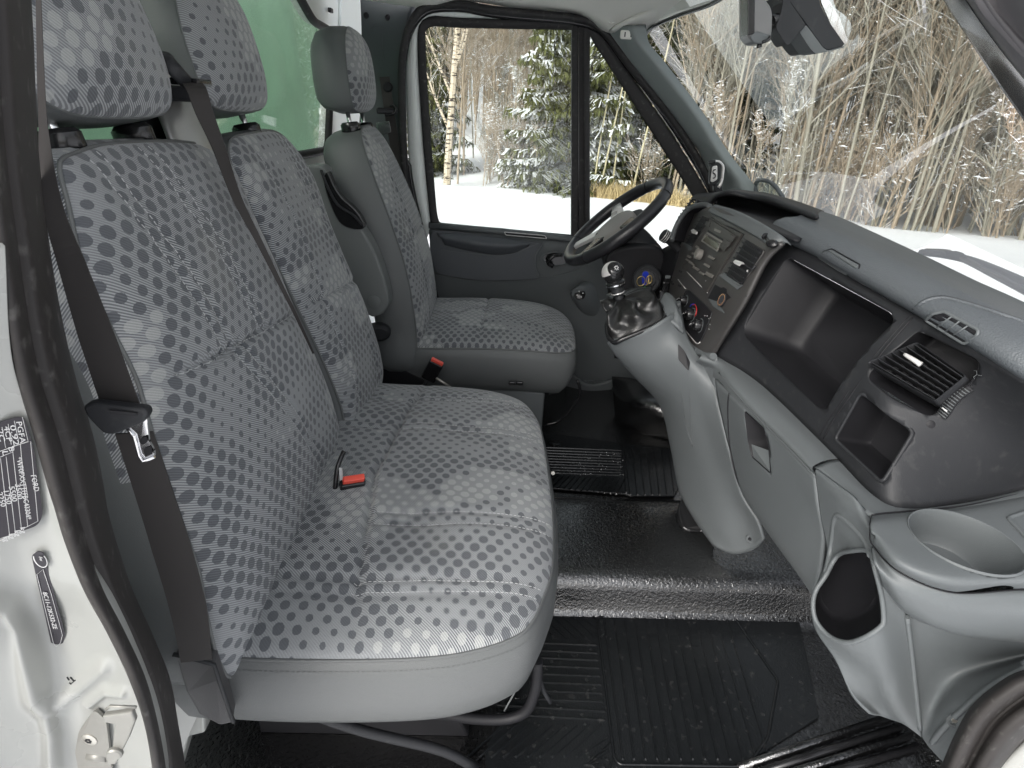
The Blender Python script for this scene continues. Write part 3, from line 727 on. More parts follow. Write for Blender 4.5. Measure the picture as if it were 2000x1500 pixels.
lathe('handle_cup',hc,(0,-1,0),[(.048,0),(.047,.004),(.041,.005),(.036,.000)],GREYD,door,n=36,sx=1.25,sy=.62)
lathe('handle_recess',hc+Vector((0,-.0006,0)),(0,-1,0),[(.040,.001),(.001,.0012)],GLOSSB,door,n=36,sx=1.25,sy=.62)
tube('door_handle',[at(1098,498,Y=1.555),at(1082,500,Y=1.548),at(1070,512,Y=1.55),at(1080,520,Y=1.555)],[.006,.009],GLOSSB,door,smoothpts=14,n=10)
# low bottle bin on the door
tube('bin_rim',[onD(a,b,.02) for a,b in ((1112,722),(1128,740),(1160,752),(1185,752),(1200,745),(1203,735))],.005,GREY,door,smoothpts=24,n=8)
patch('bin_front',[[(1108,722,'Y',1.56),(1150,751,'Y',1.54),(1204,740,'Y',1.55)],[(1100,800,'Y',1.58),(1150,800,'Y',1.56),(1180,790,'Y',1.57)]],GREYD,20,10,door,thick=.006)
tube('panel_edge',[onD(a,b,.004) for a,b in ((868,584),(920,588),(980,595),(1020,598))],.002,BLK,door,n=6)
# lit pale strip of B-pillar flange between seal and door
# mirror switch pod
sw=onD(1142,592,.0)
rowsS=[]
prs=[(1117,572,.0),(1135,551,.0),(1152,551,0),(1163,562,0),(1170,590,0),(1170,605,0),(1160,617,0),(1140,612,0),(1122,592,0)]
base=[onD(a,b,.002) for a,b,_ in prs]
topc=[onD(1128+(a-1142)*.62,568+(b-588)*.42,.045) for a,b,_ in prs]
b1=spline(base,40,True); t1=spline(topc,40,True); 
rows=[b1,[p.lerp(q,.6)+Vector((0,-.008,0)) for p,q in zip(b1,t1)],t1]
c0=sum(t1,Vector())/40; rows.append([p.lerp(c0,.2)+Vector((0,-.002,0)) for p in t1]); rows.append([c0+Vector((0,-.002,0))]*40)
gridmesh('switch_pod',rows,GREY,door,closeu=True)
nrm=Vector((-.15,-1,.5)).normalized()
lathe('mirror_switch',c0+Vector((0,-.004,0)),nrm,[(.022,-.002),(.022,.003),(.018,.005)],GLOSSB,door,n=28,sx=1.0)
for k in range(4):
    a=k*math.pi/2+.4; M=frame(nrm); box('switch_button',c0+Vector((0,-.004,0))+nrm*.006+M@Vector((math.cos(a)*.012,math.sin(a)*.012,0)),(.005,.005,.003),SILV,door,rot=M,bevel=.001)
# ---- A pillar trim, headlining, windscreen
APIL=plastic('grey green pillar trim',(.21,.235,.235),.5,700,.3,.04,.4)
L0=[(1176,60),(1182,66),(1230,128),(1290,198),(1340,264),(1366,300),(1398,372),(1425,430)]
L1=[(1200,52),(1210,74),(1258,140),(1314,214),(1352,264),(1378,300),(1412,360),(1440,420)]
L2=[(1232,50),(1240,80),(1280,128),(1330,192),(1368,244),(1400,298),(1446,362),(1470,410)]
L3=[(1262,48),(1268,84),(1296,118),(1336,170),(1376,224),(1424,298),(1474,362),(1500,400)]
patch('windscreen_pillar_trim',[[(a,b,'Y',y) for a,b in L] for L,y in ((L0,1.575),(L1,1.545),(L2,1.49),(L3,1.50))],APIL,60,24,van,thick=.02)
def wsx(y,z): return .395+(1.35-z)*.93+.115*(1-((y-.86)/.70)**2)
W=[]
for i in range(30):
    z=1.47-.70*i/29; W.append([Vector((wsx(y,z),y,z)) for y in [.165+1.39*j/39 for j in range(40)]])
wsg=gridmesh('windscreen',W,SCREENG,van); 
# ceramic black band along the visible edges
def onW(px,py,off=-.004):
    p=at(px,py,Y=.8)
    d=ray(px,py)
    lo,hi=.0002,.004
    f=lambda t:(CPOS+d*t).x-wsx((CPOS+d*t).y,(CPOS+d*t).z)
    a,b=.00001,.01
    for _ in range(50):
        m_=(a+b)/2
        if f(m_)<0: a=m_
        else: b=m_
    return CPOS+d*a+Vector((off,0,off*.9))
bandp=[(1480,-60),(1402,0),(1330,26),(1285,46),(1266,62),(1264,80),(1290,116),(1330,168),(1370,222),(1420,300),(1478,366)]
tube('screen_band',[onW(a,b,-.006) for a,b in bandp],.006,GLOSSB,van,smoothpts=60,n=8)
# headlining : roof sheet, rolls down to the far door seal
hl=[[Vector((-.72,1.60,1.42)),(817,14,'Y',1.57),(901,2,'Y',1.57),(1002,15,'Y',1.57),(1125,28,'Y',1.57),(1188,64,'Y',1.56),(1262,60,'Y',1.545)],
 [Vector((-.72,1.55,1.47)),(830,-12,'Y',1.53),(905,-14,'Y',1.53),(1010,-4,'Y',1.53),(1130,10,'Y',1.52),(1200,40,'Y',1.52),(1275,50,'Y',1.50)],
 [Vector((-.72,1.40,1.52)),(840,-60,'Y',1.45),(920,-60,'Y',1.45),(1020,-45,'Y',1.43),(1150,-25,'Y',1.42),(1245,8,'Y',1.40),(1320,27,'Y',1.38)],
 [Vector((-.72,1.2,1.54)),Vector((-.4,1.2,1.54)),Vector((-.2,1.2,1.54)),Vector((0,1.2,1.53)),Vector((.15,1.2,1.505)),Vector((.25,1.15,1.475)),(1402,-2,'Y',1.15)],
 [Vector((-.72,.6,1.55)),Vector((-.4,.6,1.55)),Vector((-.2,.6,1.55)),Vector((0,.6,1.54)),Vector((.15,.6,1.52)),Vector((.27,.6,1.48)),Vector((.36,.6,1.44))],
 [Vector((-.72,.0,1.54)),Vector((-.4,.0,1.54)),Vector((-.2,.0,1.54)),Vector((0,.0,1.53)),Vector((.1,.0,1.50)),Vector((.2,.0,1.46)),Vector((.28,.02,1.42))],
 [Vector((-.72,-.12,1.48)),Vector((-.4,-.12,1.48)),Vector((-.2,-.12,1.48)),Vector((0,-.12,1.47)),Vector((.08,-.12,1.45)),Vector((.16,-.12,1.41)),Vector((.24,-.1,1.37))]]
patch('headlining',hl,HEADL,70,50,van,thick=.02,off=1)
patch('screen_header',[[(1190,64,'Y',1.55),(1215,48,'Y',1.50),(1322,-4,'Y',1.32),(1345,-40,'Y',1.2)],[(1262,60,'Y',1.545),(1290,44,'Y',1.50),(1402,-2,'Y',1.27),(1430,-40,'Y',1.15)]],HEADL,20,8,van,thick=.01)
tube('lining_flap',[(1175,30,'Y',1.54),(1186,38,'Y',1.535),(1192,45,'Y',1.53),(1200,44,'Y',1.53),(1212,40,'Y',1.53)],.003,HEADL,van,smoothpts=12)
hk=at(1226,68,Y=1.50)
hook=thing('coat_hook','small pale clip at the top of the far windscreen pillar','trim clip',hk)
box('clip_body',hk,(.050,.012,.026),HEADL,hook,rot=frame((.1,-1,.1)).to_3x3() if False else None,bevel=.006,seg=3)
for s in (-1,1): box('clip_slot',hk+Vector((s*.010,-.006,0)),(.004,.003,.014),BLK,hook,bevel=.001)
# near A pillar : black screen edge, rubber and grey cover (top right)
pa=[[(1790,-90,'Y',.16),(1842,0,'Y',.16),(1900,90,'Y',.18),(1950,166,'Y',.19),(2002,240,'Y',.2),(2080,355,'Y',.22)],
    [(1815,-90,'Y',.12),(1866,0,'Y',.12),(1930,90,'Y',.14),(1980,152,'Y',.15),(2030,215,'Y',.16),(2110,330,'Y',.18)],
    [(1836,-90,'Y',.09),(1890,0,'Y',.09),(1945,80,'Y',.11),(2000,150,'Y',.12),(2055,215,'Y',.13),(2140,310,'Y',.15)]]
patch('screen_pillar_edge',pa,GLOSSB,40,12,van,thick=.01)
RUBG=plastic('grey rubber door strip',(.13,.125,.13),.6,1500,.3,.1,.3)
pb=[[(1834,-90,'Y',.085),(1888,0,'Y',.085),(1943,80,'Y',.105),(1998,150,'Y',.115),(2140,310,'Y',.145)],[(1890,-90,'Y',.03),(1930,0,'Y',.03),(1975,60,'Y',.05),(2020,110,'Y',.06),(2160,260,'Y',.09)],[(1900,-90,'Y',.045),(1942,0,'Y',.045),(1985,55,'Y',.06),(2030,105,'Y',.07),(2170,255,'Y',.09)],[(2100,-90,'Y',-.08),(2100,0,'Y',-.08),(2100,50,'Y',-.06),(2110,100,'Y',-.05),(2200,200,'Y',-.02)]]
patch('pillar_door_strip',pb,RUBG,40,20,van,thick=.01)
# lower right door seal
rA=[(1790,1600),(1836,1500),(1862,1440),(1895,1381),(1947,1335),(2000,1307),(2100,1290)]
rB=[(1900,1600),(1950,1520),(1975,1485),(2000,1455),(2030,1430),(2080,1400),(2150,1380)]
rows=[]
for a,b in zip(rA,rB):
    row=[]
    for t,dy in ((0,.03),(.05,.0),(.2,-.018),(.36,-.010),(.42,.004),(.5,-.008),(.65,-.02),(.85,-.01),(1,.03)):
        row.append(at(a[0]+(b[0]-a[0])*t,a[1]+(b[1]-a[1])*t,Y=-.215-.02*t+dy))
    rows.append(spline(row,26))
cols=[spline([r[j] for r in rows],40) for j in range(26)]
gridmesh('door_seal',[[cols[j][i] for j in range(26)] for i in range(40)],RUBB,van)
patch('front_pillar',[[(1940,1520,'Y',-.225),(1985,1475,'Y',-.225),(2040,1430,'Y',-.225),(2120,1400,'Y',-.225)],[(2100,1620,'Y',-.26),(2150,1560,'Y',-.26),(2200,1500,'Y',-.26),(2250,1450,'Y',-.26)]],WHITE,20,8,van,thick=.01)
# ---- seat belts of the wide seat
nb=thing('seat_belt','wide charcoal belt hanging beside the near seat with its tongue and steel latch plate','seat belt',at(240,820,Y=-.22))
ribbon('webbing',[Y(74,-40,-.17),Y(84,240,-.185),Y(103,400,-.20),Y(142,520,-.205),Y(190,660,-.215),Y(243,812,-.225)],[(.25,.1,.1)]*1+[(.5,.25,.05),(.7,.3,0),(.9,.2,-.0),(1,.1,.03),(1,0,.05)],[.0035,.006,.014,.022,.031,.036],.0016,BELT,nb,n=60)
ribbon('webbing',[Y(262,845,-.205),Y(300,960,-.195),Y(335,1070,-.19),Y(368,1190,-.185),Y(384,1290,-.175)],[(1,.12,.05)]*5,[.035,.038,.042,.042,.038],.0016,BELT,nb,n=50)
tq=[Y(176,783,-.232),Y(190,776,-.232),Y(297,788,-.228),Y(302,800,-.228),Y(293,815,-.228),Y(235,838,-.230),Y(216,836,-.231),Y(184,803,-.232)]
tg=prism('tongue_grip',rounded(tq,.006),(0,-.012,0),BLK,nb,bevel=.004,seg=3)
prism('tongue_slot',[Y(212,800,-.2455),Y(270,806,-.2415),Y(266,812,-.2415),Y(216,808,-.2455)],(0,-.001,0),BLKD,nb)
lq=[Y(244,826,-.236),Y(287,815,-.234),Y(288,835,-.234),Y(291,862,-.234),Y(301,880,-.234),Y(302,893,-.234),Y(280,903,-.234),Y(272,890,-.235),Y(262,850,-.235)]
lp_=prism('latch_plate',rounded(lq,.003),(0,.0025,0),CHROME,nb)
prism('latch_slot',rounded([Y(281,877,-.2355),Y(296,871,-.2355),Y(298,886,-.2355),Y(284,892,-.2355)],.001),(0,-.0006,0),BLKD,nb)
prism('latch_slot',rounded([Y(273,856,-.2358),Y(288,852,-.2358),Y(289,864,-.2358),Y(276,869,-.2358)],.003),(0,-.0006,0),BLKD,nb)
tube('plate_edge',[Y(248,836,-.2362),Y(262,852,-.2362),Y(272,890,-.2362),Y(280,902,-.2362),Y(302,892,-.2362)],.0016,CHROME,nb,n=8)
mb=thing('seat_belt','thin dark belt running from the silver tower down between the two near backrests','seat belt',at(420,250,X=-.54))
# ---------------------------------------------------------------- seats
def interp(x,xs,ys):
    if x<=xs[0]: return ys[0]+(ys[1]-ys[0])/(xs[1]-xs[0])*(x-xs[0])*.3
    for i in range(1,len(xs)):
        if x<=xs[i]:
            t=(x-xs[i-1])/(xs[i]-xs[i-1]); return ys[i-1]+(ys[i]-ys[i-1])*t
    return ys[-1]+(ys[-1]-ys[-2])/(xs[-1]-xs[-2])*(x-xs[-1])
def mkprof(xs,ys):
    def g(z):  # smoothed
        return (interp(z-.04,xs,ys)+interp(z,xs,ys)*2+interp(z+.04,xs,ys))/4
    return g
def back_surf(g):
    def s(u,v): return Vector((g(v),u,v))
    def n(u,v):
        dz=.01; dx=(g(v+dz)-g(v-dz))/(2*dz); return Vector((1,0,-dx)).normalized()
    return s,n
def headrest(parent,outline,g,H,depth,offx,mat=FAB,vm=VINYLD,bars=()):
    s,n=back_surf(lambda z:g(z)+offx)
    h=pad(parent,'headrest_fabric',outline,s,n,H,mat,vm,[(.012,.003),(depth*.5,.004),(depth*.85,-.008),(depth,-.03)],'headrest_side',p=2.4,q=1.9,pr=.0018,piping=vm)
    return h
def guide(parent,c,axis,low):
    """chrome bar with its black collar"""
    tube('headrest_bar',[c-axis*.02,c+axis*low],.0065,CHROME,parent,n=12)
    M=frame(axis,(1,0,0))
    lathe('bar_collar',c,axis,[(.017,-.012),(.019,-.008),(.019,.010),(.015,.016),(.007,.017)],GLOSSB,parent,n=20,sx=1.0,sy=1.5)
ZAX=Vector((-.20,0,.98)).normalized()
# ---- double passenger bench
bench=thing('passenger_bench','wide two-place passenger seat in dotted grey fabric, nearest seat with a pale vinyl skirt','car seat',(-.2,.35,0))
g1=mkprof([.3,.42,.6,.775,1.03,1.3],[-.445,-.445,-.475,-.51,-.575,-.63])
g2=mkprof([.3,.42,.6,.775,1.03,1.3],[-.418,-.418,-.457,-.502,-.575,-.630])
# cushion : rim in plan
def cush_surf(zr):
    def s(u,v): return Vector((u,v,zr(u,v)))
    def n(u,v): return Vector((0,0,1))
    return s,n
def zr(u,v): return .362+.012*math.sin(max(0,min(1,(v+.1)/.9))*math.pi)
s_,n_=cush_surf(zr)
CO=[(-.56,-.09),(-.46,-.112),(-.262,-.112),(-.12,-.098),(-.02,-.056),(.020,.025),(.038,.10),(.048,.256),(.046,.50),(.038,.62),(.005,.72),(-.07,.775),(-.18,.80),(-.40,.805),(-.56,.80),(-.60,.6),(-.60,.3),(-.60,.1)]
def bseam(u,v): return u-(-.325+.09*(v-.1)) if v>.28 else u-(-.31+.28*(.28-v)*.35)
G=[('x',lambda u,v:bseam(u,v),.014,.006),
   ('x',lambda u,v:(v-.17-.02*math.sin(u*5)) if u>-.30 else 1,.006,.004),('x',lambda u,v:(v-.145-.02*math.sin(u*5)) if u>-.30 else 1,.006,.004),
   ('x',lambda u,v:(v+.005-.02*math.sin(u*5)),.006,.004),('x',lambda u,v:(v-.02-.02*math.sin(u*5)),.006,.004),
   ('x',lambda u,v:(v-.47-.02*math.sin(u*6)),.006,.004),('x',lambda u,v:(v-.50-.02*math.sin(u*6)),.006,.004),
   ('x',lambda u,v:(v-.64-.02*math.sin(u*6)),.006,.004),('x',lambda u,v:(v-.67-.02*math.sin(u*6)),.006,.004)]
for k in range(len(G)): G[k]=('v',G[k][1],(.014 if k==0 else .0065),(.006 if k==0 else .0085))
def sk(u,v): return .19 if v<.5 else .17
BC=pad(bench,'seat_cushion',CO,s_,n_,.062,FAB,VINYL,[(.004,.004),(.03,.012),(.08,.012),(.13,.0),(.17,-.025),(.185,-.05),(.19,-.08)],'skirt',rings=60,n=240,grooves=G,p=3.2,q=1.9,uvf=lambda a,b:(a*1.0,b*1.0),wr=.006)
# vertical skirt seams, side stitching, scuff
def atl(name,pts,r,mat,par,n=20): return tube(name,spline([P(p) for p in pts],n),r,mat,par,n=6)
# backrests
def trace(px,g): return [(p.y,p.z) for p in (atprof(a,b,g) for a,b in px)]
o1=trace([(425,1290),(402,1200),(388,1120),(350,1010),(300,860),(265,740),(215,640),(160,520),(132,400),(114,320)],g1)
o1+= [(.02,1.030),(.08,1.036),(.19,1.034),(.31,1.025),(.385,1.003)]
o1+=[(.395,.93),(.410,.82),(.432,.70),(.462,.58),(.480,.47),(.482,.35),(.40,.30),(.1,.30),(-.10,.32)]
s1,n1=back_surf(g1)
GB=[('v',.752,.010,.006)]
def ll(a,b,c,d): # line between two (u,v) points
    def f(u,v): 
        if v<min(b,d)-.01 or v>max(b,d)+.01: return 1
        t=(v-b)/(d-b); return u-(a+(c-a)*t)
    return f
GB=[('v',lambda u,v:(v-(.770-.10*(u+.05)-.06*(u+.05)**2)),.010,.006)]+[('u',ll(*q),.005,.0042) for q in ((.02,1.03,.07,.76),(.045,1.03,.095,.76),(.13,1.03,.20,.75),(.155,1.03,.225,.74),(.10,.75,.26,.45),(.13,.75,.285,.45))]
BB1=pad(bench,'backrest_cushion',o1,s1,n1,.045,FAB,VINYLD,[(.010,.006),(.05,.012),(.10,.010),(.13,.0),(.15,-.02)],'backrest_shell',rings=50,n=200,grooves=GB,p=3.0,q=1.9,sidefab=(FAB,lambda c:c.z>.66 and c.y<.15),uvf=lambda a,b:(a+1.3,b*1.04+.4),wr=.008)
o2=trace([(590,300),(612,370),(650,470),(690,560),(722,640),(737,715)],g2)
o2=[(.48,.33),(.484,.47),(.468,.58),(.440,.70),(.418,.82),(.404,.93),(.402,.99),(.44,1.026),(.55,1.033),(.66,1.033),(.73,1.012),(.775,.96),(.785,.85),(.80,.74),(.835,.62),(.865,.50),(.862,.40),(.80,.33)]
s2,n2=back_surf(g2)
GB2=[('v',lambda u,v:(v-(.715-.12*(u-.42))),.010,.006),('u',ll(.66,1.03,.74,.33),.006,.005),('u',ll(.50,1.0,.54,.45),.005,.004),('u',ll(.685,1.03,.765,.33),.005,.004)]
BB2=pad(bench,'backrest_cushion',o2,s2,n2,.040,FAB,VINYLD,[(.010,.006),(.05,.010),(.09,.008),(.12,-.01)],'backrest_shell',rings=44,n=180,grooves=GB2,p=2.8,q=1.9,uvf=lambda a,b:(a+2.7,b*1.04+1.9),wr=.007)
def cl(v0,a=-.29,b=.045,f=5): return [Vector((u,v0+.02*math.sin(u*f),.6)) for u in [a+(b-a)*i/12 for i in range(13)]]
stitches('stitching',bench,BC[0],[cl(v) for v in (.174,.143,-.001,.018)]+[cl(v,f=6) for v in (.473,.497,.643,.667)],(0,0,-1))
def bl(a,b,c,d,g): return [Vector((g(b+(d-b)*i/10)+.2,a+(c-a)*i/10,b+(d-b)*i/10)) for i in range(11)]
LB=[(.02,1.03,.07,.76),(.045,1.03,.095,.76),(.13,1.03,.20,.75),(.155,1.03,.225,.74),(.10,.75,.26,.45),(.13,.75,.285,.45)]
stitches('stitching',bench,BB1[0],[bl(*q,g1) for q in LB]+[[Vector((0,u,.774-.10*(u+.05)-.06*(u+.05)**2)) for u in [-.03+.43*i/12 for i in range(13)]]],(-1,0,0))
stitches('stitching',bench,BB2[0],[bl(*q,g2) for q in ((.50,1.0,.54,.45),(.685,1.03,.765,.33),(.66,1.03,.74,.33))],(-1,0,0))
# seam stitching just below the rim of the near side
stitches('stitching',bench,BC[1],[[p+Vector((0,-.2,-.0135)) for p in BC[2] if p.y<-.02 and -.46<p.x<.03][::3]],(0,1,0),VINYL)
# headrests
hp=lambda pts,g:[(p.y,p.z) for p in (atprof(a,b,g) for a,b in pts)]
def gh(off): return lambda z:g1(z)+off
headrest(bench,[(-.010,1.088),(.04,1.070),(.14,1.065),(.235,1.070),(.262,1.094),(.272,1.14),(.262,1.20),(.24,1.245),(.19,1.275),(.12,1.283),(.05,1.275),(.0,1.24),(-.028,1.18),(-.028,1.12)],lambda z:g1(z)+.005,.042,.11,.0)
headrest(bench,[(.405,1.088),(.44,1.075),(.53,1.071),(.635,1.075),(.66,1.095),(.675,1.13),(.675,1.19),(.66,1.25),(.62,1.285),(.54,1.30),(.46,1.29),(.42,1.255),(.395,1.19),(.393,1.12)],lambda z:g2(z)+.0,.042,.115,.0)
for px,py,xx in ((262,267,-.605),(118,281,-.605),(483,258,-.60)):
    c=at(px,py,X=xx); guide(bench,c,ZAX,.05)
# silver belt tower cover between the two backrests and its black guide
tw=[(.255,1.0),(.262,1.10),(.275,1.155),(.33,1.16),(.385,1.155),(.405,1.10),(.43,1.0)]
cs=[]
for (z,a,b,dx) in ((.98,.262,.440,-.02),(1.02,.268,.434,-.02),(1.08,.285,.418,-.03),(1.125,.298,.404,-.04),(1.135,.305,.396,-.05)):
    row=[]
    for k in range(25):
        t=k/24; yv=a+(b-a)*t; x=g1(z)+dx+.030*(1-abs(2*t-1)**2.6); row.append(Vector((x,yv,z+.006*math.sin(t*math.pi))))
    cs.append(row)
o=gridmesh('belt_tower_cover',cs,BRUSH,bench); mod_solid(o,.004,-1)
prism('belt_tower_back',[Vector((g1(1.05)-.09,.262,.98)),Vector((g1(1.05)-.09,.44,.98)),Vector((g1(1.05)-.10,.40,1.13)),Vector((g1(1.05)-.10,.30,1.13))],(.045,0,0),BLK,bench,bevel=.004)
gd0=at(357,176,X=-.575)
box('belt_guide',gd0+Vector((0,.0,-.005)),(.05,.052,.022),BLK,bench,bevel=.007,seg=3)
box('belt_guide_mouth',gd0+Vector((.012,.006,.012)),(.045,.046,.010),GLOSSB,bench,bevel=.003)
tube('belt_guide_hood',[at(322,112,X=-.58),at(334,128,X=-.565),at(350,146,X=-.56),at(366,162,X=-.56)],[.012,.015,.015,.011],BLK,bench,n=12,flat=.7,smoothpts=10)
# under-frame : bent tubes and black pedestal
tube('frame_tube',[(1050,1290,'Y',.02),(1046,1345,'Y',.02),(1020,1395,'Y',.02),(940,1405,'Y',.02),(760,1380,'Y',.02)],.010,BLKD,bench,smoothpts=24,n=10)
tube('frame_tube',[(560,1375,'Y',-.06),(700,1425,'Y',-.05),(860,1465,'Y',-.04),(930,1500,'Y',-.04)],.009,BLK,bench,smoothpts=16,n=10)
prism('pedestal',[Vector((-.5,.02,.0)),Vector((-.10,.02,.0)),Vector((-.16,.02,.17)),Vector((-.5,.02,.2))],(0,.7,0),BLKD,bench,bevel=.006)
tube('frame_tube',[(1075,1372,'Y',.03),(1060,1345,'Y',.03),(1050,1300,'Y',.03)],.004,BLK,bench,smoothpts=8)
# skirt seam + scuff line
tube('skirt_seam',[(1012,1250,'Y',-.058),(1016,1290,'Y',-.060),(1010,1340,'Y',-.052),(985,1388,'Y',-.030)],.0016,VINYL,bench,smoothpts=12,n=6)
# folded plastic belt anchor cover low on the near side
an=thing('belt_anchor_cover','dark folded plastic cover at the foot of the near belt, beside the pale skirt','anchor cover',(-.48,-.14,.3))
q0=[at(342,1280,Y=-.165),at(418,1296,Y=-.165),at(428,1330,Y=-.165),at(456,1412,Y=-.150),at(430,1418,Y=-.150),at(388,1396,Y=-.155),at(362,1350,Y=-.160)]
prism('cover_shell',q0,(-.01,.035,0),plastic('anchor cover plastic',(.055,.053,.055),.5,600,.3),an,bevel=.004)
tube('cover_rim',[at(338,1278,Y=-.168),at(380,1288,Y=-.168),at(418,1298,Y=-.168),at(428,1330,Y=-.166),at(456,1410,Y=-.152)],.003,BLK,an,n=8)
# ---- buckles
def buckle(name,label,top,a,b,dirv,wid,stalk):
    t=thing(name,label,'seat buckle',top)
    top=Vector(top); d=Vector(dirv).normalized(); a=Vector(a).normalized(); b=d.cross(a).normalized()
    M=Matrix((a,b,d)).transposed()
    box('housing',top-d*.035,(wid,.022,.07),GLOSSB,t,rot=M,bevel=.004,seg=3)
    box('release_button',top+d*.003,(wid*.86,.013,.012),RED,t,rot=M,bevel=.002,seg=3)
    if stalk: tube('stalk',[top-d*.07,top-d*.13],.006,BLK,t)
    return t
c1=at(690,938,Z=.448)
buckle('seat_buckle','red-topped black buckle lying in the crease of the wide near seat',c1,(1,.35,0),0,(.30,-.25,.9),.046,False)
tube('cable',[c1+Vector((-.035,-.01,-.03)),c1+Vector((-.03,.005,.02)),c1+Vector((-.022,.03,.045))],.0045,GLOSSB,bpy.data.objects['seat_buckle'],smoothpts=10)
box('pale_tab',c1+Vector((-.022,.0,.012)),(.006,.004,.03),TEXTW,bpy.data.objects['seat_buckle'],bevel=.001)
c2=at(853,708,Y=.99)
buckle('seat_buckle','upright red-topped black buckle beside the driver seat cushion',c2,(.9,0,-.45),0,(.42,-.15,.88),.046,True)
tube('cable_plate',[c2+Vector((.0,-.02,-.045)),c2+Vector((.045,-.02,-.075))],.004,STEEL,bpy.data.objects['seat_buckle.001'],n=6)
# ---- driver seat
drv=thing('driver_chair','single driver seat in dotted grey fabric with folded side armrest, beyond the wide seat','car seat',(-.15,1.3,0))
g3=mkprof([.3,.38,.45,.57,.64,.73,.81,.90,.99,1.03],[-.335,-.335,-.336,-.352,-.365,-.392,-.420,-.455,-.490,-.505])
s3,n3=back_surf(g3)
o3=[(1.08,.30),(1.078,.45),(1.085,.60),(1.095,.75),(1.11,.88),(1.13,.96),(1.16,1.005),(1.22,1.028),(1.30,1.032),(1.38,1.026),(1.45,1.0),(1.49,.93),(1.515,.82),(1.535,.70),(1.545,.57),(1.54,.44),(1.53,.33),(1.3,.30)]
GD=[('v',lambda u,v:v-.70,.008,.006),('u',ll(1.22,1.02,1.20,.3),.008,.006),('u',ll(1.42,1.02,1.43,.3),.008,.006)]
pad(drv,'backrest_cushion',o3,s3,n3,.036,FAB,VINYLD,[(.008,.004),(.05,.012),(.09,.012),(.115,.004),(.13,-.015)],'backrest_shell',rings=40,n=170,grooves=GD,p=2.6,q=1.8,uvf=lambda a,b:(a*1.1+4.2,b*1.1+3.1),piping=VINYLD)
headrest(drv,[(1.16,1.085),(1.20,1.074),(1.28,1.07),(1.37,1.074),(1.41,1.09),(1.425,1.14),(1.418,1.21),(1.385,1.265),(1.33,1.285),(1.27,1.29),(1.21,1.285),(1.165,1.25),(1.145,1.19),(1.143,1.13)],lambda z:g3(1.03)+(z-1.03)*-.08-.01*0,.040,.105,-.005)
for px,yy in ((685,1.20),(712,1.35)):
    guide(drv,at(px,250,Y=yy),Vector((-.15,0,.98)).normalized(),.05)
zr2=lambda u,v:.378-.012*math.sin(max(0,min(1,(u+.35)/.5))*math.pi)*(-1)
s4,n4=cush_surf(zr2)
DO=[(-.36,1.075),(-.25,1.062),(-.10,1.062),(.05,1.068),(.14,1.078),(.182,1.10),(.196,1.16),(.205,1.30),(.198,1.42),(.165,1.51),(.08,1.545),(-.10,1.55),(-.3,1.55),(-.42,1.54),(-.44,1.3),(-.42,1.1)]
GC=[('u',lambda u,v:(u+.12-.05*(v-1.3)),.008,.006),('v',lambda u,v:(v-1.44) if u>-.12 else 1,.006,.005),('v',lambda u,v:(v-1.18) if u>-.12 else 1,.006,.005)]
pad(drv,'seat_cushion',DO,s4,n4,.060,FAB,VINYLD,[(.004,.004),(.03,.010),(.08,.006),(.13,-.012),(.165,-.04),(.18,-.075)],'skirt',rings=44,n=180,grooves=GC,p=2.7,q=1.8,uvf=lambda a,b:(a*1.1+6.1,b*1.1+5.3))
ARMM=plastic('armrest grey vinyl',(.150,.160,.158),.45,520,.4,.05,.45,bd=.0004)
# folded armrest (points up the backrest side)
ap=[at(597,330,Y=1.000),at(612,324,Y=1.000),at(635,330,Y=1.000),at(655,395,Y=1.000),at(700,440,Y=1.000),at(735,500,Y=1.000),at(757,570,Y=1.000),at(757,600,Y=1.000),at(740,617,Y=1.000),at(718,615,Y=1.000),at(690,560,Y=1.000),at(655,480,Y=1.000),at(625,400,Y=1.000)]
arm=prism('armrest',spline(ap,60,True),(0,.070,0),ARMM,drv,bevel=.012,seg=4); 
ip=[at(640,335,Y=.993),at(652,360,Y=.993),at(668,385,Y=.993),at(690,405,Y=.993),at(706,425,Y=.993),at(712,445,Y=.993),at(690,448,Y=.993),at(664,436,Y=.993),at(645,400,Y=.993),at(632,355,Y=.993)]
prism('armrest_shell',spline(ip,50,True),(0,.03,0),GLOSSB,drv,bevel=.004,seg=2)
tube('armrest_lip',[at(627,332,Y=.990),at(640,365,Y=.988),at(660,400,Y=.988),at(690,420,Y=.988),at(708,440,Y=.988)],.004,BLK,drv,smoothpts=20)
lathe('armrest_pivot',at(731,590,Y=.998),(0,-1,0),[(.020,-.002),(.020,.002),(.017,.003)],ARMM,drv,n=24)
lathe('recline_knob',at(738,645,Y=1.06),(.3,-1,0),[(.028,0),(.03,.01),(.027,.03),(.018,.038)],BLK,drv,n=28,sx=1.35)
prism('recliner_cover',spline([at(735,715,Y=1.07),at(760,710,Y=1.07),at(790,722,Y=1.07),at(830,750,Y=1.07),at(740,760,Y=1.07)],40,True),(0,.05,0),BLKD,drv,bevel=.004)
tube('slide_bar',[at(1128,742,Y=1.12),at(1133,765,Y=1.12),at(1125,785,Y=1.12),at(1095,820,Y=1.12),at(1066,830,Y=1.12)],.005,GLOSSB,drv,smoothpts=30,n=8)
prism('pedestal',[Vector((-.30,1.12,.0)),Vector((.10,1.12,.0)),Vector((.10,1.12,.21)),Vector((-.30,1.12,.25))],(0,.34,0),GREY,drv,bevel=.006)
for dx in (0,.06): box('height_lever',at(1000+dx*250,748,Y=1.05),(.022,.01,.012),GLOSSB,drv,bevel=.003)
gB=lambda z:g1(z)+.045
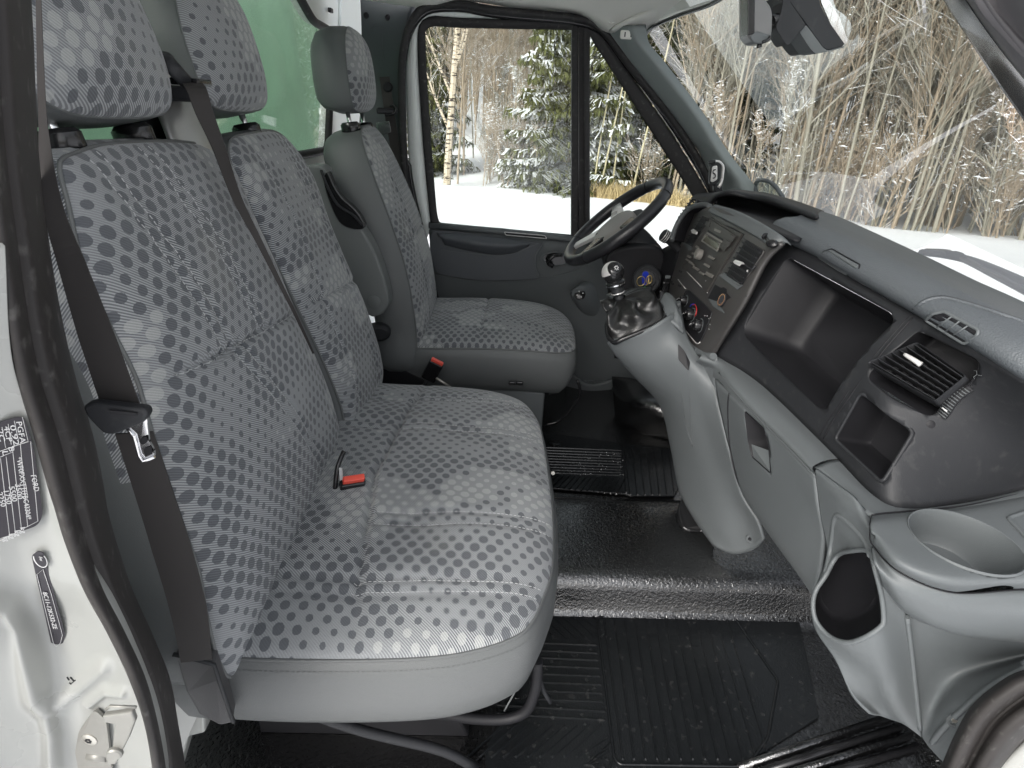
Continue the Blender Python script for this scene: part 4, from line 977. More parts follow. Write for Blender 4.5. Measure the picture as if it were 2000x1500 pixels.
ribbon('webbing',[at(370,155,X=-.565),at(384,175,X=-.535),at(400,222,X=-.525),at(428,290,X=-.515),at(462,385,X=-.485),at(505,470,X=-.455),at(540,540,X=-.44),at(575,610,X=-.43),at(612,690,X=-.43)],[(.55,.45,.0),(.6,.7,.05),(.55,.8,.1),(.5,.8,.1),(.6,.7,.1),(.7,.6,.1),(.8,.5,.1),(.8,.4,.1),(.8,.4,.1)],[.030,.030,.028,.022,.015,.010,.008,.006,.004],.0016,BELT,mb,n=70)
# ---------------------------------------------------------------- dashboard
dash=thing('dashboard','grey and charcoal dashboard with open bins, air vents, radio and cup holder','dashboard',(.5,.5,.6))
def outl(bv,pxs,r,lift=0,seg=5): 
    return rounded([on(bv,a,b,lift)[0] for a,b in pxs],r,seg)
def meann(bv,pxs):
    n=Vector()
    for a,b in pxs: n+=on(bv,a,b)[1]
    return n.normalized()
def cutter(ol,n,a=.03,b=.09,scale=1.0):
    c=sum(ol,Vector())/len(ol)
    return prism('tmp',[c+(p-c)*scale+n*a for p in ol],-n*(a+b),BLK)
def tub(name,ol,n,depth,mat,parent,taper=.9,lip=0,shift=Vector()):
    """open box set into a panel: rounded rim, side walls and a floor"""
    c=sum(ol,Vector())/len(ol); rows=[]
    if lip: rows.append([c+(p-c)*(1+lip)+n*-.001 for p in ol]); rows.append([c+(p-c)*(1+lip*.6)+n*.0022 for p in ol])
    rows.append([p+n*.0015 for p in ol]); rows.append([c+(p-c)*.985-n*.004 for p in ol])
    for t in (.35,.7,.93): rows.append([c+(p-c)*(1-(1-taper)*t)*.985-n*depth*t+shift*t for p in ol])
    rows.append([c+(p-c)*taper*.93-n*depth+shift for p in ol])
    k=len(ol); V=[x for r in rows for x in r]; F=[]
    for i in range(len(rows)-1):
        for j in range(k): F.append((i*k+j,i*k+(j+1)%k,(i+1)*k+(j+1)%k,(i+1)*k+j))
    F.append(tuple((len(rows)-1)*k+j for j in range(k)))
    o=mk(name,V,F,mat,parent); autosm(o,50); return o
def groove(name,bv,pts,r,mat,parent,lift=0,n=24):
    return tube(name,spline([on(bv,a,b,lift)[0] for a,b in pts],n),r,mat,parent,n=6)
# --- fascia (charcoal) : rails along the top seam and the ledge
ft=[at(a,b,X=x) for a,b,x in ((1528,470,.525),(1597,503,.535),(1657,540,.54),(1783,612,.545),(1895,680,.555),(2010,750,.575),(2120,810,.62))]
fb=[at(a,b,Z=.612) for a,b in ((1394,692),(1482,748),(1608,868),(1709,972),(1775,996),(1900,982),(2120,925))]
fb=[fb[0],fb[1],fb[2],fb[3],fb[4],fb[5],fb[6]]
A=spline(ft,70); B=spline(fb,70)
rows=[]
for i in range(26):
    t=i/25; bul=.016*math.sin(math.pi*t)
    rows.append([a.lerp(b,t)+Vector((-bul,-bul*.3*(j/69)**2,bul*.4)) for j,(a,b) in enumerate(zip(A,B))])
fas=gridmesh('fascia_panel',rows,BLK,dash)
bvF=bvh(fas); mod_solid(fas,.006,-1)
# openings
BIG=[(1540,502),(1742,612),(1748,628),(1613,800),(1600,797),(1449,650)]
SMALL=[(1684,766),(1787,843),(1725,944),(1632,858)]
VENT=[(1795,645),(1915,706),(1908,735),(1822,812),(1806,810),(1698,742),(1700,728)]
oB=rounded([on(bvF,*q)[0] for q in BIG],[.02,.018,.018,.014,.014,.03],6); nB=meann(bvF,BIG)
oS=outl(bvF,SMALL,.010); nS=meann(bvF,SMALL)
oV=outl(bvF,VENT,.010); nV=meann(bvF,VENT)
cut(fas,[cutter(oB,nB),cutter(oS,nS),cutter(oV,nV)])
tub('open_bin',densify(oB,.02),nB,.115,BLKD,dash,.80,shift=Vector((0,0,-.005)))
tb=tub('small_bin',densify(oS,.01),nS,.07,BLKD,dash,.84,lip=.05)
tube('bin_rim',[p+nS*.002 for p in oS],.0030,BLK,dash,closed=True,n=8)
tub('vent_well',densify(oV,.01),nV,.05,BLKD,dash,.92)
# creases inside the bins
tube('bin_crease',[on(bvF,1671,632,-.085)[0],on(bvF,1640,678,-.095)[0],on(bvF,1616,712,-.10)[0]],.0018,BLK,dash,smoothpts=10,n=6)
groove('panel_groove',bvF,[(1783,620),(1722,690),(1660,775),(1625,825),(1608,857)],.0014,BLKD,dash,.0002)
groove('panel_groove',bvF,[(1775,618),(1714,688),(1652,773),(1618,822),(1601,850)],.0011,BLKD,dash,-.0002)
lathe('screw_cap',on(bvF,1818,829,0)[0],on(bvF,1818,829)[1],[(.006,0),(.005,.0006)],BLKD,dash,n=16)
# --- air outlet with slats
def outlet(corners,nsl,depth,tilt,parent,name='air_vent',lift=.012,thumb=True,mat=BLK,slm=BLK,vert=True):
    """corners: world TL,TR,BR,BL of the barrel face"""
    TL,TR,BR,BL=corners; n=(TR-TL).cross(BL-TL).normalized()
    if n.dot(CPOS-TL)<0: n=-n
    ol=rounded([TL,TR,BR,BL],.004)
    # frame ring
    c=sum(ol,Vector())/len(ol)
    rows=[[c+(p-c)*1.0-n*depth for p in ol],[c+(p-c)*1.0 for p in ol],[c+(p-c)*.985+n*.0015 for p in ol],[c+(p-c)*.955 for p in ol],[c+(p-c)*.94-n*depth for p in ol]]
    fr=gridmesh('vent_frame',rows,mat,parent,closeu=True); autosm(fr,40)
    mk('vent_back',[c+(p-c)*.97-n*(depth*.95) for p in ol],[tuple(range(len(ol)))],BLKD,parent)
    for k in range(nsl):
        t=(k+.5)/nsl; a=TL.lerp(BL,t); b=TR.lerp(BR,t); bow=n*(.006*math.sin(math.pi*t))
        a=a.lerp(b,.02); b=b.lerp(a,.02)
        dn=(BL-TL).normalized(); w=depth*.5; th=.0012
        q=[a+bow,b+bow,b+bow-n*w+dn*w*tilt,a+bow-n*w+dn*w*tilt]
        prism('slat',q,dn*th,slm,parent,bevel=.0004,seg=1)
    if vert:
        for k in range(5):
            t=(k+1)/6; a=TL.lerp(TR,t)-n*depth*.62; b=BL.lerp(BR,t)-n*depth*.62; e=(TR-TL).normalized()
            prism('vane',[a,b,b-n*depth*.3,a-n*depth*.3],e*.0015,BLKD,parent)
    return n,c
f1=[on(bvF,1800,672,.012)[0],on(bvF,1901,728,.012)[0],on(bvF,1820,784,.022)[0],on(bvF,1714,718,.022)[0]]
avp=bpy.data.objects.new('air_vent',None); avp.location=(0,0,0); link(avp,dash); avp.location=f1[0]-world_loc(dash)
nO,cO=outlet(f1,7,.045,.12,avp,slm=BLK)
a=on(bvF,1779,702,.027)[0]; b=on(bvF,1808,718,.027)[0]
tube('vent_tab',[a,a.lerp(b,.5)+nO*.002,b],[.0028,.0042],SILV,avp,smoothpts=8,n=8)
# knurled thumb wheel
tw_=[on(bvF,a,b,l)[0] for a,b,l in ((1893,756,.001),(1880,762,.006),(1862,777,.009),(1848,795,.008),(1838,812,.001))]
tws=spline(tw_,26); 
ribbon('thumb_wheel',tws,(tw_[-1]-tw_[0]).cross(nV).normalized(),.015,.003,BLK,avp)
wdv=(tw_[-1]-tw_[0]).cross(nV).normalized()
for k in range(1,25):
    p=tws[k]+nV*.0018
    tube('knurl',[p-wdv*.007,p+wdv*.007],.0009,BLKD if k%2 else GREYD,avp,n=4)
p=on(bvF,1842,797,.011)[0]; tube('wheel_mark',[p-wdv*.004,p+wdv*.004],.0012,TEXTW,avp,n=6)
prism('wheel_slot',[on(bvF,a,b,.0006)[0] for a,b in ((1889,752),(1902,754),(1846,817),(1832,806))],nV*.0006,BLKD,dash)
# fan symbol
pf=on(bvF,1909,731,.0008)[0]; M=frame(nV)
for k in range(3):
    a=k*2.09; tube('fan_symbol',[pf,pf+M@Vector((math.cos(a)*.005,math.sin(a)*.005,0)),pf+M@Vector((math.cos(a+.5)*.0065,math.sin(a+.5)*.0065,0))],.0006,GREYD,dash,n=4)
# --- soft top pad : nose, crest, flat, base of the screen
ns=[at(a,b,X=x) for a,b,x in ((1512,458,.525),(1540,474,.525),(1597,501,.53),(1657,536,.535),(1783,609,.54),(1895,676,.55),(2000,742,.57),(2120,806,.615))]
far=[at(a,b,X=x) for a,b,x in ((1590,419,.62),(1600,412,.70),(1640,424,.88),(1690,446,.93),(1807,500,.94),(1900,545,.93),(2000,590,.90),(2200,690,.86))]
R0=spline(ns,90); R5=spline(far,90)
rows=[]
def blend(t): return t*t*(3-2*t)
for prof in ((.014,-.012,0),(.0,0,0),(-.012,.010,0),(-.012,.024,0),(.0,.036,0),(.022,.043,.03),(.06,.044,.14),(.10,.036,.30),None,None,None,None):
    pass
PR=[(.020,-.014,0),(.0,.0,0),(-.011,.009,0),(-.012,.020,0),(-.003,.031,0),(.015,.038,0),(.040,.041,0)]
for dx,dz,_ in PR:
    rows.append([p+Vector((dx,0,dz)) for j,p in enumerate(R0)])
crest=rows[-1]
for k in range(1,16):
    t=k/15; rows.append([c.lerp(f,t)+Vector((0,0,.004*math.sin(math.pi*t))) for c,f in zip(crest,R5)])
pad_=gridmesh('dashboard_top_pad',rows,PADM,dash); bvT=bvh(pad_); mod_solid(pad_,.006,-1)
# raised near section of the pad with its stepped edge
groove('pad_step',bvT,[(1783,607),(1798,594),(1814,586),(1835,582),(1860,585),(1912,600),(1960,616),(2000,630),(2080,664)],.0028,PADM,dash,.0004,40)
groove('pad_step_shadow_gap',bvT,[(1783,604),(1797,591),(1814,583),(1835,579),(1860,582),(1912,597),(1960,613),(2000,627),(2080,661)],.0014,BLKD,dash,.0002,40)
# flush lid on the pad nose
lid=[(1598,505),(1608,493),(1624,489),(1677,518),(1676,524),(1655,537)]
prism('pad_lid',outl(bvT,lid,.003,.0012),meann(bvT,lid)*.0024,GREY,dash,bevel=.0008)
tube('lid_gap',outl(bvT,[(1597,507),(1608,491),(1625,486),(1680,517),(1678,525),(1656,539)],.003,.0002),.0013,BLKD,dash,closed=True,n=5)
# side demister outlet in the pad
dm=[(1812,623),(1825,613),(1846,611),(1912,647),(1911,656),(1887,669)]
od=outl(bvT,dm,.004,.0030); nd=meann(bvT,dm)
prism('demister_well',outl(bvT,dm,.004,.0028),nd*.0007,BLKD,dash)
tube('demister_rim',od,.0022,GREY,dash,closed=True,n=8)
for k in range(3):
    t=(k+1)/4
    p=on(bvT,1826+(1893-1826)*t-8,616+(652-616)*t+10,.0040)[0]; q=on(bvT,1843+(1905-1843)*t+2,614+(650-614)*t-1,.0040)[0]
    tube('demister_bar',[p,q],.0011,GREY,dash,n=6)
# --- ledge of the lower dash + glovebox front
def rail(L): return [P(q) for q in L]
led=[(1394,688,'Z',.612),(1426,689,'Z',.612),(1482,744,'Z',.612),(1608,862,'Z',.612),(1641,897,'Z',.612),(1709,965,'Z',.612),(1775,990,'Z',.612),(1860,984,'Z',.612),(1984,958,'Z',.614),(2120,915,'Z',.616)]
rA_=spline(rail([(1380,686,'Z',.612),(1426,687,'Z',.612),(1482,742,'Z',.612),(1608,860,'Z',.612),(1641,896,'Z',.612)]),50)
ledge=[]
lipU=spline(rail([(1366,700,'Z',.606),(1410,718,'Z',.606),(1450,764,'Z',.606),(1524,832,'Z',.606),(1592,908,'Z',.606)]),50)
lipL=spline(rail([(1352,728,'X',.43),(1396,738,'X',.422),(1440,782,'X',.418),(1515,850,'X',.430),(1592,928,'X',.436)]),50)
rows=[[p+Vector((.02,0,.0)) for p in rA_],rA_,[p.lerp(q,.6)+Vector((0,0,.004)) for p,q in zip(rA_,lipU)],lipU,[p.lerp(q,.4)+Vector((-.005,0,.001)) for p,q in zip(lipU,lipL)],lipL]
cols=[spline([r[j] for r in rows],18) for j in range(50)]
lg=gridmesh('glovebox_ledge',[[cols[j][i] for j in range(50)] for i in range(18)],GREY,dash)
# glovebox door
gd=patch('glovebox_door',[[(1396,740,'X',.424),(1440,783,'X',.420),(1515,850,'X',.432),(1592,930,'X',.438)],
  [(1404,790,'X',.430),(1450,832,'X',.430),(1525,900,'X',.440),(1597,985,'X',.446)],
  [(1425,880,'X',.455),(1475,935,'X',.457),(1550,1015,'X',.462),(1608,1060,'X',.468)],
  [(1450,966,'X',.490),(1497,1035,'X',.490),(1545,1100,'X',.492),(1590,1162,'X',.494)],
  [(1470,990,'X',.56),(1517,1050,'X',.56),(1555,1104,'X',.56),(1590,1150,'X',.56)]],GREY,40,30,dash)
bvG=bvh(gd); mod_solid(gd,.006,-1)
HR=[(1455,802),(1492,836),(1502,870),(1506,925),(1470,893),(1462,862)]
oh=outl(bvG,HR,.006); nh=meann(bvG,HR); cut(gd,[cutter(oh,nh,.03,.06)])
tub('handle_recess',densify(oh,.01),nh,.045,BLKD,dash,.9)
prism('handle_scoop',[on(bvG,a,b,l)[0] for a,b,l in ((1463,868,-.004),(1504,897,-.03),(1507,926,-.001),(1470,894,-.001))],Vector((.002,0,-.002)),GREY,dash)
groove('door_gap',bvG,[(1396,738),(1403,800),(1420,870),(1435,925),(1450,966)],.0016,BLKD,dash,.0006)
tube('door_gap',spline(rail([(1404,728,'X',.419),(1440,772,'X',.417),(1500,836,'X',.425),(1548,884,'X',.430),(1592,930,'X',.434)]),30),.0015,GREYD,dash,n=6)
# --- centre gear tower and infill
SILT=[(1190,668),(1204,692),(1240,735),(1290,792),(1311,870),(1328,955),(1356,1012),(1395,1068)]
tz=[.62,.64,.67,.69,.68,.62,.53,.45]
MIDT=[(1250,650),(1265,690),(1290,740),(1328,800),(1352,880),(1376,970),(1402,1030),(1432,1082)]
mz=[.605,.605,.60,.59,.56,.50,.44,.405]
RT=[(1300,622),(1318,670),(1345,722),(1368,790),(1392,875),(1420,955),(1450,1012),(1470,1074)]
rz=[.605,.585,.545,.525,.485,.43,.39,.37]
XT=[(1330,600,'Y',.66),(1345,660,'Y',.60),(1391,735,'X',.428),(1402,792,'X',.434),(1424,882,'X',.459),(1449,967,'X',.493),(1479,1018,'X',.52),(1491,1054,'X',.54)]
xz=XT
tower=patch('gear_tower',[[(a[0],a[1],'Y',ya+.06),(a[0],a[1],'Y',ya),(b[0],b[1],'Y',yb),(c[0],c[1],'Y',yc),d] for a,ya,b,yb,c,yc,d,yd_ in zip(SILT,tz,MIDT,mz,RT,rz,XT,xz)],GREY,40,60,dash,thick=.006)
# tower foot lug with its screw
fp=[(1398,1062),(1410,1076),(1440,1080),(1470,1070),(1487,1060),(1492,1046),(1470,1040),(1430,1040)]
bvW=bvh(tower)
lathe('foot_screw',on(bvW,1465,1052,.0005)[0],(-.1,-1,.2),[(.010,-.001),(.010,.001),(.0055,.001),(.005,-.002)],GREYD,dash,n=18)
lathe('screw_head',on(bvW,1466,1052,.0015)[0],(-.1,-1,.2),[(.0045,0),(.0035,.002)],BLKD,dash,n=12)
sw2=[(1324,672),(1336,686),(1348,708),(1346,724),(1326,702)]
prism('switch_recess',outl(bvW,sw2,.004,.0035),meann(bvW,sw2)*.001,BLKD,dash)
groove('panel_groove',bvW,[(1323,700),(1331,770),(1340,830),(1353,872)],.0009,GREYD,dash,.0005)
groove('panel_groove',bvW,[(1344,728),(1347,780),(1350,830),(1353,872)],.0009,GREYD,dash,.0005)
# top rim of the tower (gloss black) and the upright cheek beside it
RIM=[(1189,622,'Y',.70),(1186,645,'Y',.66),(1190,660,'Y',.63),(1201,668,'Y',.615),(1216,662,'Y',.61),(1260,644,'Y',.61),(1292,628,'Y',.615),(1299,612,'Y',.64),(1292,594,'Y',.70),(1275,584,'Y',.78),(1240,586,'Y',.82),(1205,596,'Y',.80)]
rim=spline([P(q) for q in RIM],90,True)
tube('tower_rim',rim,.0062,GLOSSB,dash,closed=True,n=10,flat=.9)
mk('tower_well',[p-Vector((0,0,.008)) for p in rim],[tuple(range(90))],BLKD,dash)
ck=[[(1288,592,'Y',.70),(1300,571,'Y',.74),(1318,582,'Y',.70),(1323,604,'Y',.66)],[(1299,612,'Y',.63),(1308,596,'Y',.66),(1320,600,'Y',.64),(1330,620,'Y',.62)],[(1301,632,'Y',.61),(1312,628,'Y',.61),(1325,640,'Y',.60),(1336,650,'Y',.60)]]
patch('tower_cheek',ck,GREY,20,14,dash,thick=.008)
cl=[(1323,590,'Y',.72),(1330,640,'X',.400),(1345,672,'X',.40),(1372,690,'X',.405),(1394,696,'X',.410)]
tube('stack_surround',spline([P(q) for q in cl],30),.008,GREY,dash,n=10)
patch('stack_base',[[(1318,600,'Y',.70),(1330,648,'X',.402),(1348,678,'X',.402),(1374,692,'X',.408),(1398,700,'X',.415)],[(1316,640,'Y',.66),(1330,680,'X',.408),(1345,706,'X',.408),(1368,722,'X',.412),(1396,738,'X',.424)],[(1320,700,'Y',.64),(1332,740,'X',.43),(1352,770,'X',.435),(1380,790,'X',.44),(1404,800,'X',.45)]],GREY,24,14,dash,thick=.006)
# --- end console : ledge, cup tray, column with pocket, kick panel
e0=[(1641,897,'Z',.612),(1709,965,'Z',.612),(1775,991,'Z',.612),(1860,986,'Z',.614),(1984,960,'Z',.618),(2120,915,'Z',.62)]
e1=[(1592,912,'Z',.606),(1655,960,'Z',.61),(1704,1006,'Z',.615),(1800,1002,'Z',.622),(1900,990,'Z',.626),(2120,945,'Z',.63)]
patch('end_ledge',[e0,[P(a).lerp(P(b),.5)+Vector((0,0,.003)) for a,b in zip(e0,e1)],e1],GREY,60,10,dash,thick=.004)
t1_=[(1702,1008),(1760,1001),(1900,990),(2000,966),(2120,940)]
CZ=.634
tray=[[ (a,b,'Z',.624) for a,b in ((1703,1007),(1775,1000),(1880,990),(1985,968),(2140,935))],
 [ (a,b,'Z',CZ) for a,b in ((1701,1018),(1780,1015),(1880,1003),(1990,985),(2140,955))],
 [ (a,b,'Z',CZ) for a,b in ((1702,1034),(1765,1060),(1880,1058),(2000,1052),(2140,1040))],
 [ (a,b,'Z',CZ-.002) for a,b in ((1708,1044),(1760,1092),(1860,1122),(1990,1122),(2140,1118))],
 [ (a,b,'Z',.622) for a,b in ((1706,1056),(1756,1108),(1858,1142),(1990,1140),(2140,1136))],
 [ (a,b,'Y',-.185) for a,b in ((1703,1066),(1752,1118),(1856,1156),(1995,1152),(2140,1148))]]
tray[-1]=[(1704,1062,'Z',.607),(1754,1114,'Z',.603),(1857,1155,'Z',.598),(1990,1150,'Z',.598),(2140,1145,'Z',.598)]
tr=patch('cup_tray',tray,GREY,80,50,dash)
mod_solid(tr,.004,-1)
cc=at(1884,1056,Z=CZ); 
# circle that fills the traced ellipse
cr_=.5*(at(1793,1056,Z=CZ)-at(1974,1058,Z=CZ)).length
cyl=lathe('tmp',cc-Vector((0,0,.05)),(0,0,1),[(cr_,0),(cr_,.1)],GREY,n=64); cut(tr,[cyl])
tub('cup_holder',[cc+Vector((math.cos(a)*cr_,math.sin(a)*cr_,0)) for a in [2*math.pi*k/64 for k in range(64)]],Vector((0,0,1)),.060,GREY,dash,.78,lip=.04,shift=Vector((.004,.024,0)))
tube('holder_mark',[cc+Vector((-.045+.0,-.02,-.055)),cc+Vector((-.02,-.036,-.055)),cc+Vector((.01,-.042,-.054))],.0015,TEXTW,dash,smoothpts=12)
tube('tray_gap',spline([(at(a,b,Z=z)) for a,b,z in ((1703,1008,.625),(1700,1020,.622),(1699,1045,.612),(1704,1064,.605),(1754,1116,.601),(1857,1157,.596),(1990,1152,.596),(2140,1147,.596))],60),.0009,BLKD,dash,n=6)
tube('tray_gap',spline([(at(a,b,Z=z)) for a,b,z in ((1703,1006,.624),(1720,1003,.6245),(1775,998,.625),(1880,988,.626),(1985,966,.626),(2140,933,.626))],60),.0011,BLKD,dash,n=6)
# square tray recess at the right edge
tq2=[(1968,1012),(2010,998),(2070,1040),(2020,1066)]
tube('recess_rim',rounded([at(a,b,Z=CZ+.001) for a,b in tq2],.006),.003,GREY,dash,closed=True,n=8)
# apron under the tray
ap_=[[(1704,1066,'Z',.603),(1754,1118,'Z',.599),(1857,1159,'Z',.594),(1990,1154,'Z',.594),(2140,1149,'Z',.594)],
 [(1712,1105,'Y',-.150),(1762,1155,'Y',-.172),(1860,1196,'Y',-.190),(1995,1200,'Y',-.195),(2140,1195,'Y',-.195)],
 [(1722,1140,'Y',-.140),(1768,1190,'Y',-.160),(1862,1234,'Y',-.178),(2000,1250,'Y',-.183),(2140,1250,'Y',-.183)],
 [(1728,1150,'Y',-.11),(1774,1202,'Y',-.12),(1866,1236,'Y',-.14),(2000,1254,'Y',-.14),(2140,1256,'Y',-.14)]]
patch('tray_apron',ap_,GREY,60,30,dash,thick=.004)
colp=[[(1592,918,'X',.434),(1632,945,'X',.437),(1672,976,'X',.440),(1702,1006,'Y',-.055)],
 [(1593,932,'X',.438),(1635,975,'X',.436),(1675,1010,'X',.438),(1702,1040,'Y',-.095)],
 [(1603,1010,'X',.450),(1640,1030,'X',.446),(1680,1055,'X',.446),(1722,1085,'Y',-.120)],
 [(1614,1085,'X',.462),(1645,1085,'X',.455),(1690,1110,'Y',-.115),(1745,1140,'Y',-.128)],
 [(1586,1165,'X',.425),(1640,1165,'Y',-.105),(1705,1170,'Y',-.125),(1768,1195,'Y',-.128)],
 [(1590,1225,'X',.428),(1645,1245,'Y',-.115),(1712,1235,'Y',-.140),(1775,1250,'Y',-.125)],
 [(1632,1290,'X',.465),(1680,1310,'Y',-.105),(1730,1310,'Y',-.135),(1782,1310,'Y',-.120)],
 [(1662,1352,'X',.500),(1705,1365,'Y',-.090),(1745,1370,'Y',-.125),(1790,1370,'Y',-.118)],
 [(1702,1392,'X',.540),(1735,1404,'Y',-.080),(1765,1415,'Y',-.110),(1800,1440,'Y',-.115)]]
cp=patch('end_column',colp,GREY,50,70,dash)
bvC=bvh(cp); mod_solid(cp,.005,-1)
PK=[(1697,1077),(1662,1076),(1640,1082),(1627,1097),(1612,1125),(1594,1152),(1588,1180),(1594,1212),(1620,1242),(1655,1254),(1690,1244),(1722,1222),(1726,1205),(1722,1165),(1710,1115)]
ok_=spline([on(bvC,*q)[0] for q in PK],70,True); nk=Vector((-.45,-.65,.35)).normalized()
cut(cp,[cutter(ok_,nk,.14,.10)])
tub('side_pocket',ok_,nk,.085,BLKD,dash,.9)
tube('pocket_lip',[p+nk*.001 for p in ok_],.0035,GREY,dash,closed=True,n=8)
# shallow scoop over the pocket
tube('scoop_edge',spline([on(bvC,a,b,-.0005)[0] for a,b in ((1612,1120),(1622,1070),(1630,1015),(1640,1008),(1668,1032),(1690,1060),(1700,1085))],40),.004,GREY,dash,n=8)
# kick panel behind the column, down to the door seal
kp=[[(1768,1196,'Y',-.120),(1862,1234,'Y',-.135),(2000,1250,'Y',-.14),(2150,1250,'Y',-.14)],
 [(1782,1290,'Y',-.112),(1850,1290,'Y',-.105),(1930,1290,'Y',-.11),(2100,1260,'Y',-.13)],
 [(1790,1360,'Y',-.110),(1825,1360,'Y',-.108),(1880,1330,'Y',-.125),(2000,1288,'Y',-.150)],
 [(1798,1420,'Y',-.112),(1815,1410,'Y',-.118),(1868,1366,'Y',-.150),(2000,1302,'Y',-.170)],
 [(1802,1442,'Y',-.115),(1815,1446,'Y',-.130),(1880,1388,'Y',-.170),(2000,1310,'Y',-.190)],
 [(1852,1500,'Y',-.150),(1855,1493,'Y',-.165),(1890,1420,'Y',-.185),(2000,1340,'Y',-.20)]]
patch('kick_panel',kp,GREY,40,40,dash,thick=.004)
tube('kick_edge',spline([P(q) for q in ((1820,1450,'Y',-.140),(1845,1420,'Y',-.158),(1885,1382,'Y',-.172),(1940,1338,'Y',-.180),(2010,1300,'Y',-.19))],24),.004,GREY,dash,n=8)
lathe('trim_clip',at(1862,1407,Y=-.165),(-.3,-1,.3),[(.010,0),(.0095,.0025),(.006,.003),(.005,.001)],GREYD,dash,n=20)
lathe('clip_slot',at(1864,1407,Y=-.169),(-.3,-1,.3),[(.0042,0),(.004,.0008)],STEEL,dash,n=6)
tube('column_ridge',spline([P(q) for q in ((1772,1205,'Y',-.130),(1780,1270,'Y',-.124),(1788,1340,'Y',-.119),(1797,1425,'Y',-.117))],20),.0035,GREY,dash,n=8)
# ---------------------------------------------------------------- centre stack
STK=plastic('dark taupe stack plastic',(.046,.044,.043),.42,700,.15,.05,.5)
st0=[(1388,404,'X',.455),(1452,432,'X',.457),(1518,472,'X',.460),(1534,478,'X',.475)]
st1=[(1366,470,'X',.44),(1425,490,'X',.44),(1486,512,'X',.445),(1500,515,'X',.46)]
st2=[(1340,560,'X',.415),(1395,570,'X',.418),(1448,590,'X',.425),(1462,590,'X',.44)]
st3=[(1322,600,'X',.405),(1350,636,'X',.405),(1408,650,'X',.410),(1425,650,'X',.425)]
st4=[(1330,655,'X',.400),(1348,676,'X',.400),(1378,690,'X',.402),(1398,690,'X',.415)]
stack=patch('stack_panel',[[(1340,430,'X',.50)]+st0,[(1325,485,'X',.46)]+st1,[(1308,560,'X',.43)]+st2,[(1310,610,'X',.41)]+st3,[(1322,645,'X',.405)]+st4],STK,60,50,dash)
bvS=bvh(stack); mod_solid(stack,.01,-1)
def oS_(a,b,l=0): return on(bvS,a,b,l)[0]
def nS_(a,b): return on(bvS,a,b)[1]
# face frame of the stack
ex=(oS_(1440,455)-oS_(1395,430)).normalized(); ez=(oS_(1375,500)-oS_(1410,440)).normalized(); en=nS_(1400,500)
# top cap strip, grey, with a paper sticker
cap=[[(1392,404,'X',.458),(1430,416,'X',.46),(1470,436,'X',.46),(1512,462,'X',.462),(1530,480,'X',.475)],[(1386,412,'X',.450),(1420,428,'X',.452),(1462,450,'X',.454),(1505,476,'X',.458),(1520,490,'X',.470)]]
patch('stack_cap',[[P(q)+Vector((.016,0,.002)) for q in cap[0]],[P(q)+Vector((.004,0,.006)) for q in cap[0]],[P(q)+Vector((-.004,0,.003)) for q in cap[1]],[P(q)+Vector((-.004,0,-.003)) for q in cap[1]]],GREY,40,10,dash,thick=.002)
prism('paper_sticker',[at(a,b,X=.463) for a,b in ((1404,410),(1432,420),(1427,425),(1400,414))],(-.006,0,.004),TEXTW,dash)
# open tray behind the cap
traypts=[[(1392,403,'X',.47),(1460,425,'X',.47),(1520,455,'X',.48),(1560,470,'X',.50)],[(1395,401,'X',.50),(1460,418,'X',.52),(1530,440,'X',.54),(1580,455,'X',.56)],[(1400,396,'X',.62),(1462,399,'X',.66),(1530,420,'X',.66),(1600,440,'X',.64)],[(1400,380,'X',.66),(1470,385,'X',.70),(1550,402,'X',.70),(1610,420,'X',.68)]]
patch('top_tray',traypts,BLKD,30,16,dash,thick=.004)
# instrument hood, arching over
hood=[[(1351,391,'X',.50),(1386,402,'X',.50),(1402,389,'X',.50),(1430,385,'X',.52),(1462,392,'X',.56),(1503,402,'X',.58),(1550,417,'X',.58),(1592,430,'X',.58)],
 [(1348,388,'X',.49),(1383,396,'X',.49),(1403,382,'X',.49),(1428,375,'X',.51),(1464,384,'X',.55),(1503,391,'X',.57),(1550,406,'X',.57),(1598,424,'X',.58)],
 [(1356,381,'X',.52),(1380,380,'X',.52),(1404,377,'X',.52),(1428,370,'X',.54),(1466,376,'X',.58),(1503,381,'X',.60),(1550,394,'X',.62),(1600,412,'X',.64)],
 [(1368,377,'X',.70),(1385,376,'X',.72),(1406,375,'X',.74),(1430,369,'X',.76),(1468,373,'X',.80),(1503,378,'X',.82),(1555,392,'X',.84),(1610,412,'X',.86)]]
patch('instrument_hood',hood,BLK,60,24,dash,thick=.004)
# cluster surround arc
arc=spline([P(q) for q in ((1312,470,'Y',.98),(1318,448,'Y',1.0),(1332,422,'Y',1.0),(1350,405,'Y',.98),(1375,400,'Y',.92),(1386,403,'Y',.86))],30)
tube('cluster_rim',arc,.007,GREYD,dash,n=10)
patch('cluster_shell',[[p for p in arc],[p+Vector((.05,.03,-.01)) for p in arc],[p+Vector((.10,.10,-.05)) for p in arc]],BLKD,30,8,dash,thick=.004)
patch('cluster_face',[[(1312,470,'X',.52),(1335,420,'X',.52),(1386,404,'X',.52)],[(1300,560,'X',.50),(1330,520,'X',.50),(1372,470,'X',.50)]],BLKD,12,8,dash,thick=.004)
for k in range(6):
    t=k/5; a=1331+22*t; b=428-34*t; p=at(a,b,Y=1.10)
    box('side_louvre',p,(.012,.05,.0035),BLK,dash,rot=Matrix.Rotation(.6,3,'Y'),bevel=.001)
tube('louvre_frame',spline([P(q) for q in ((1318,450,'Y',1.12),(1328,428,'Y',1.13),(1345,400,'Y',1.14),(1356,388,'Y',1.12))],16),.004,GREYD,dash,n=8)
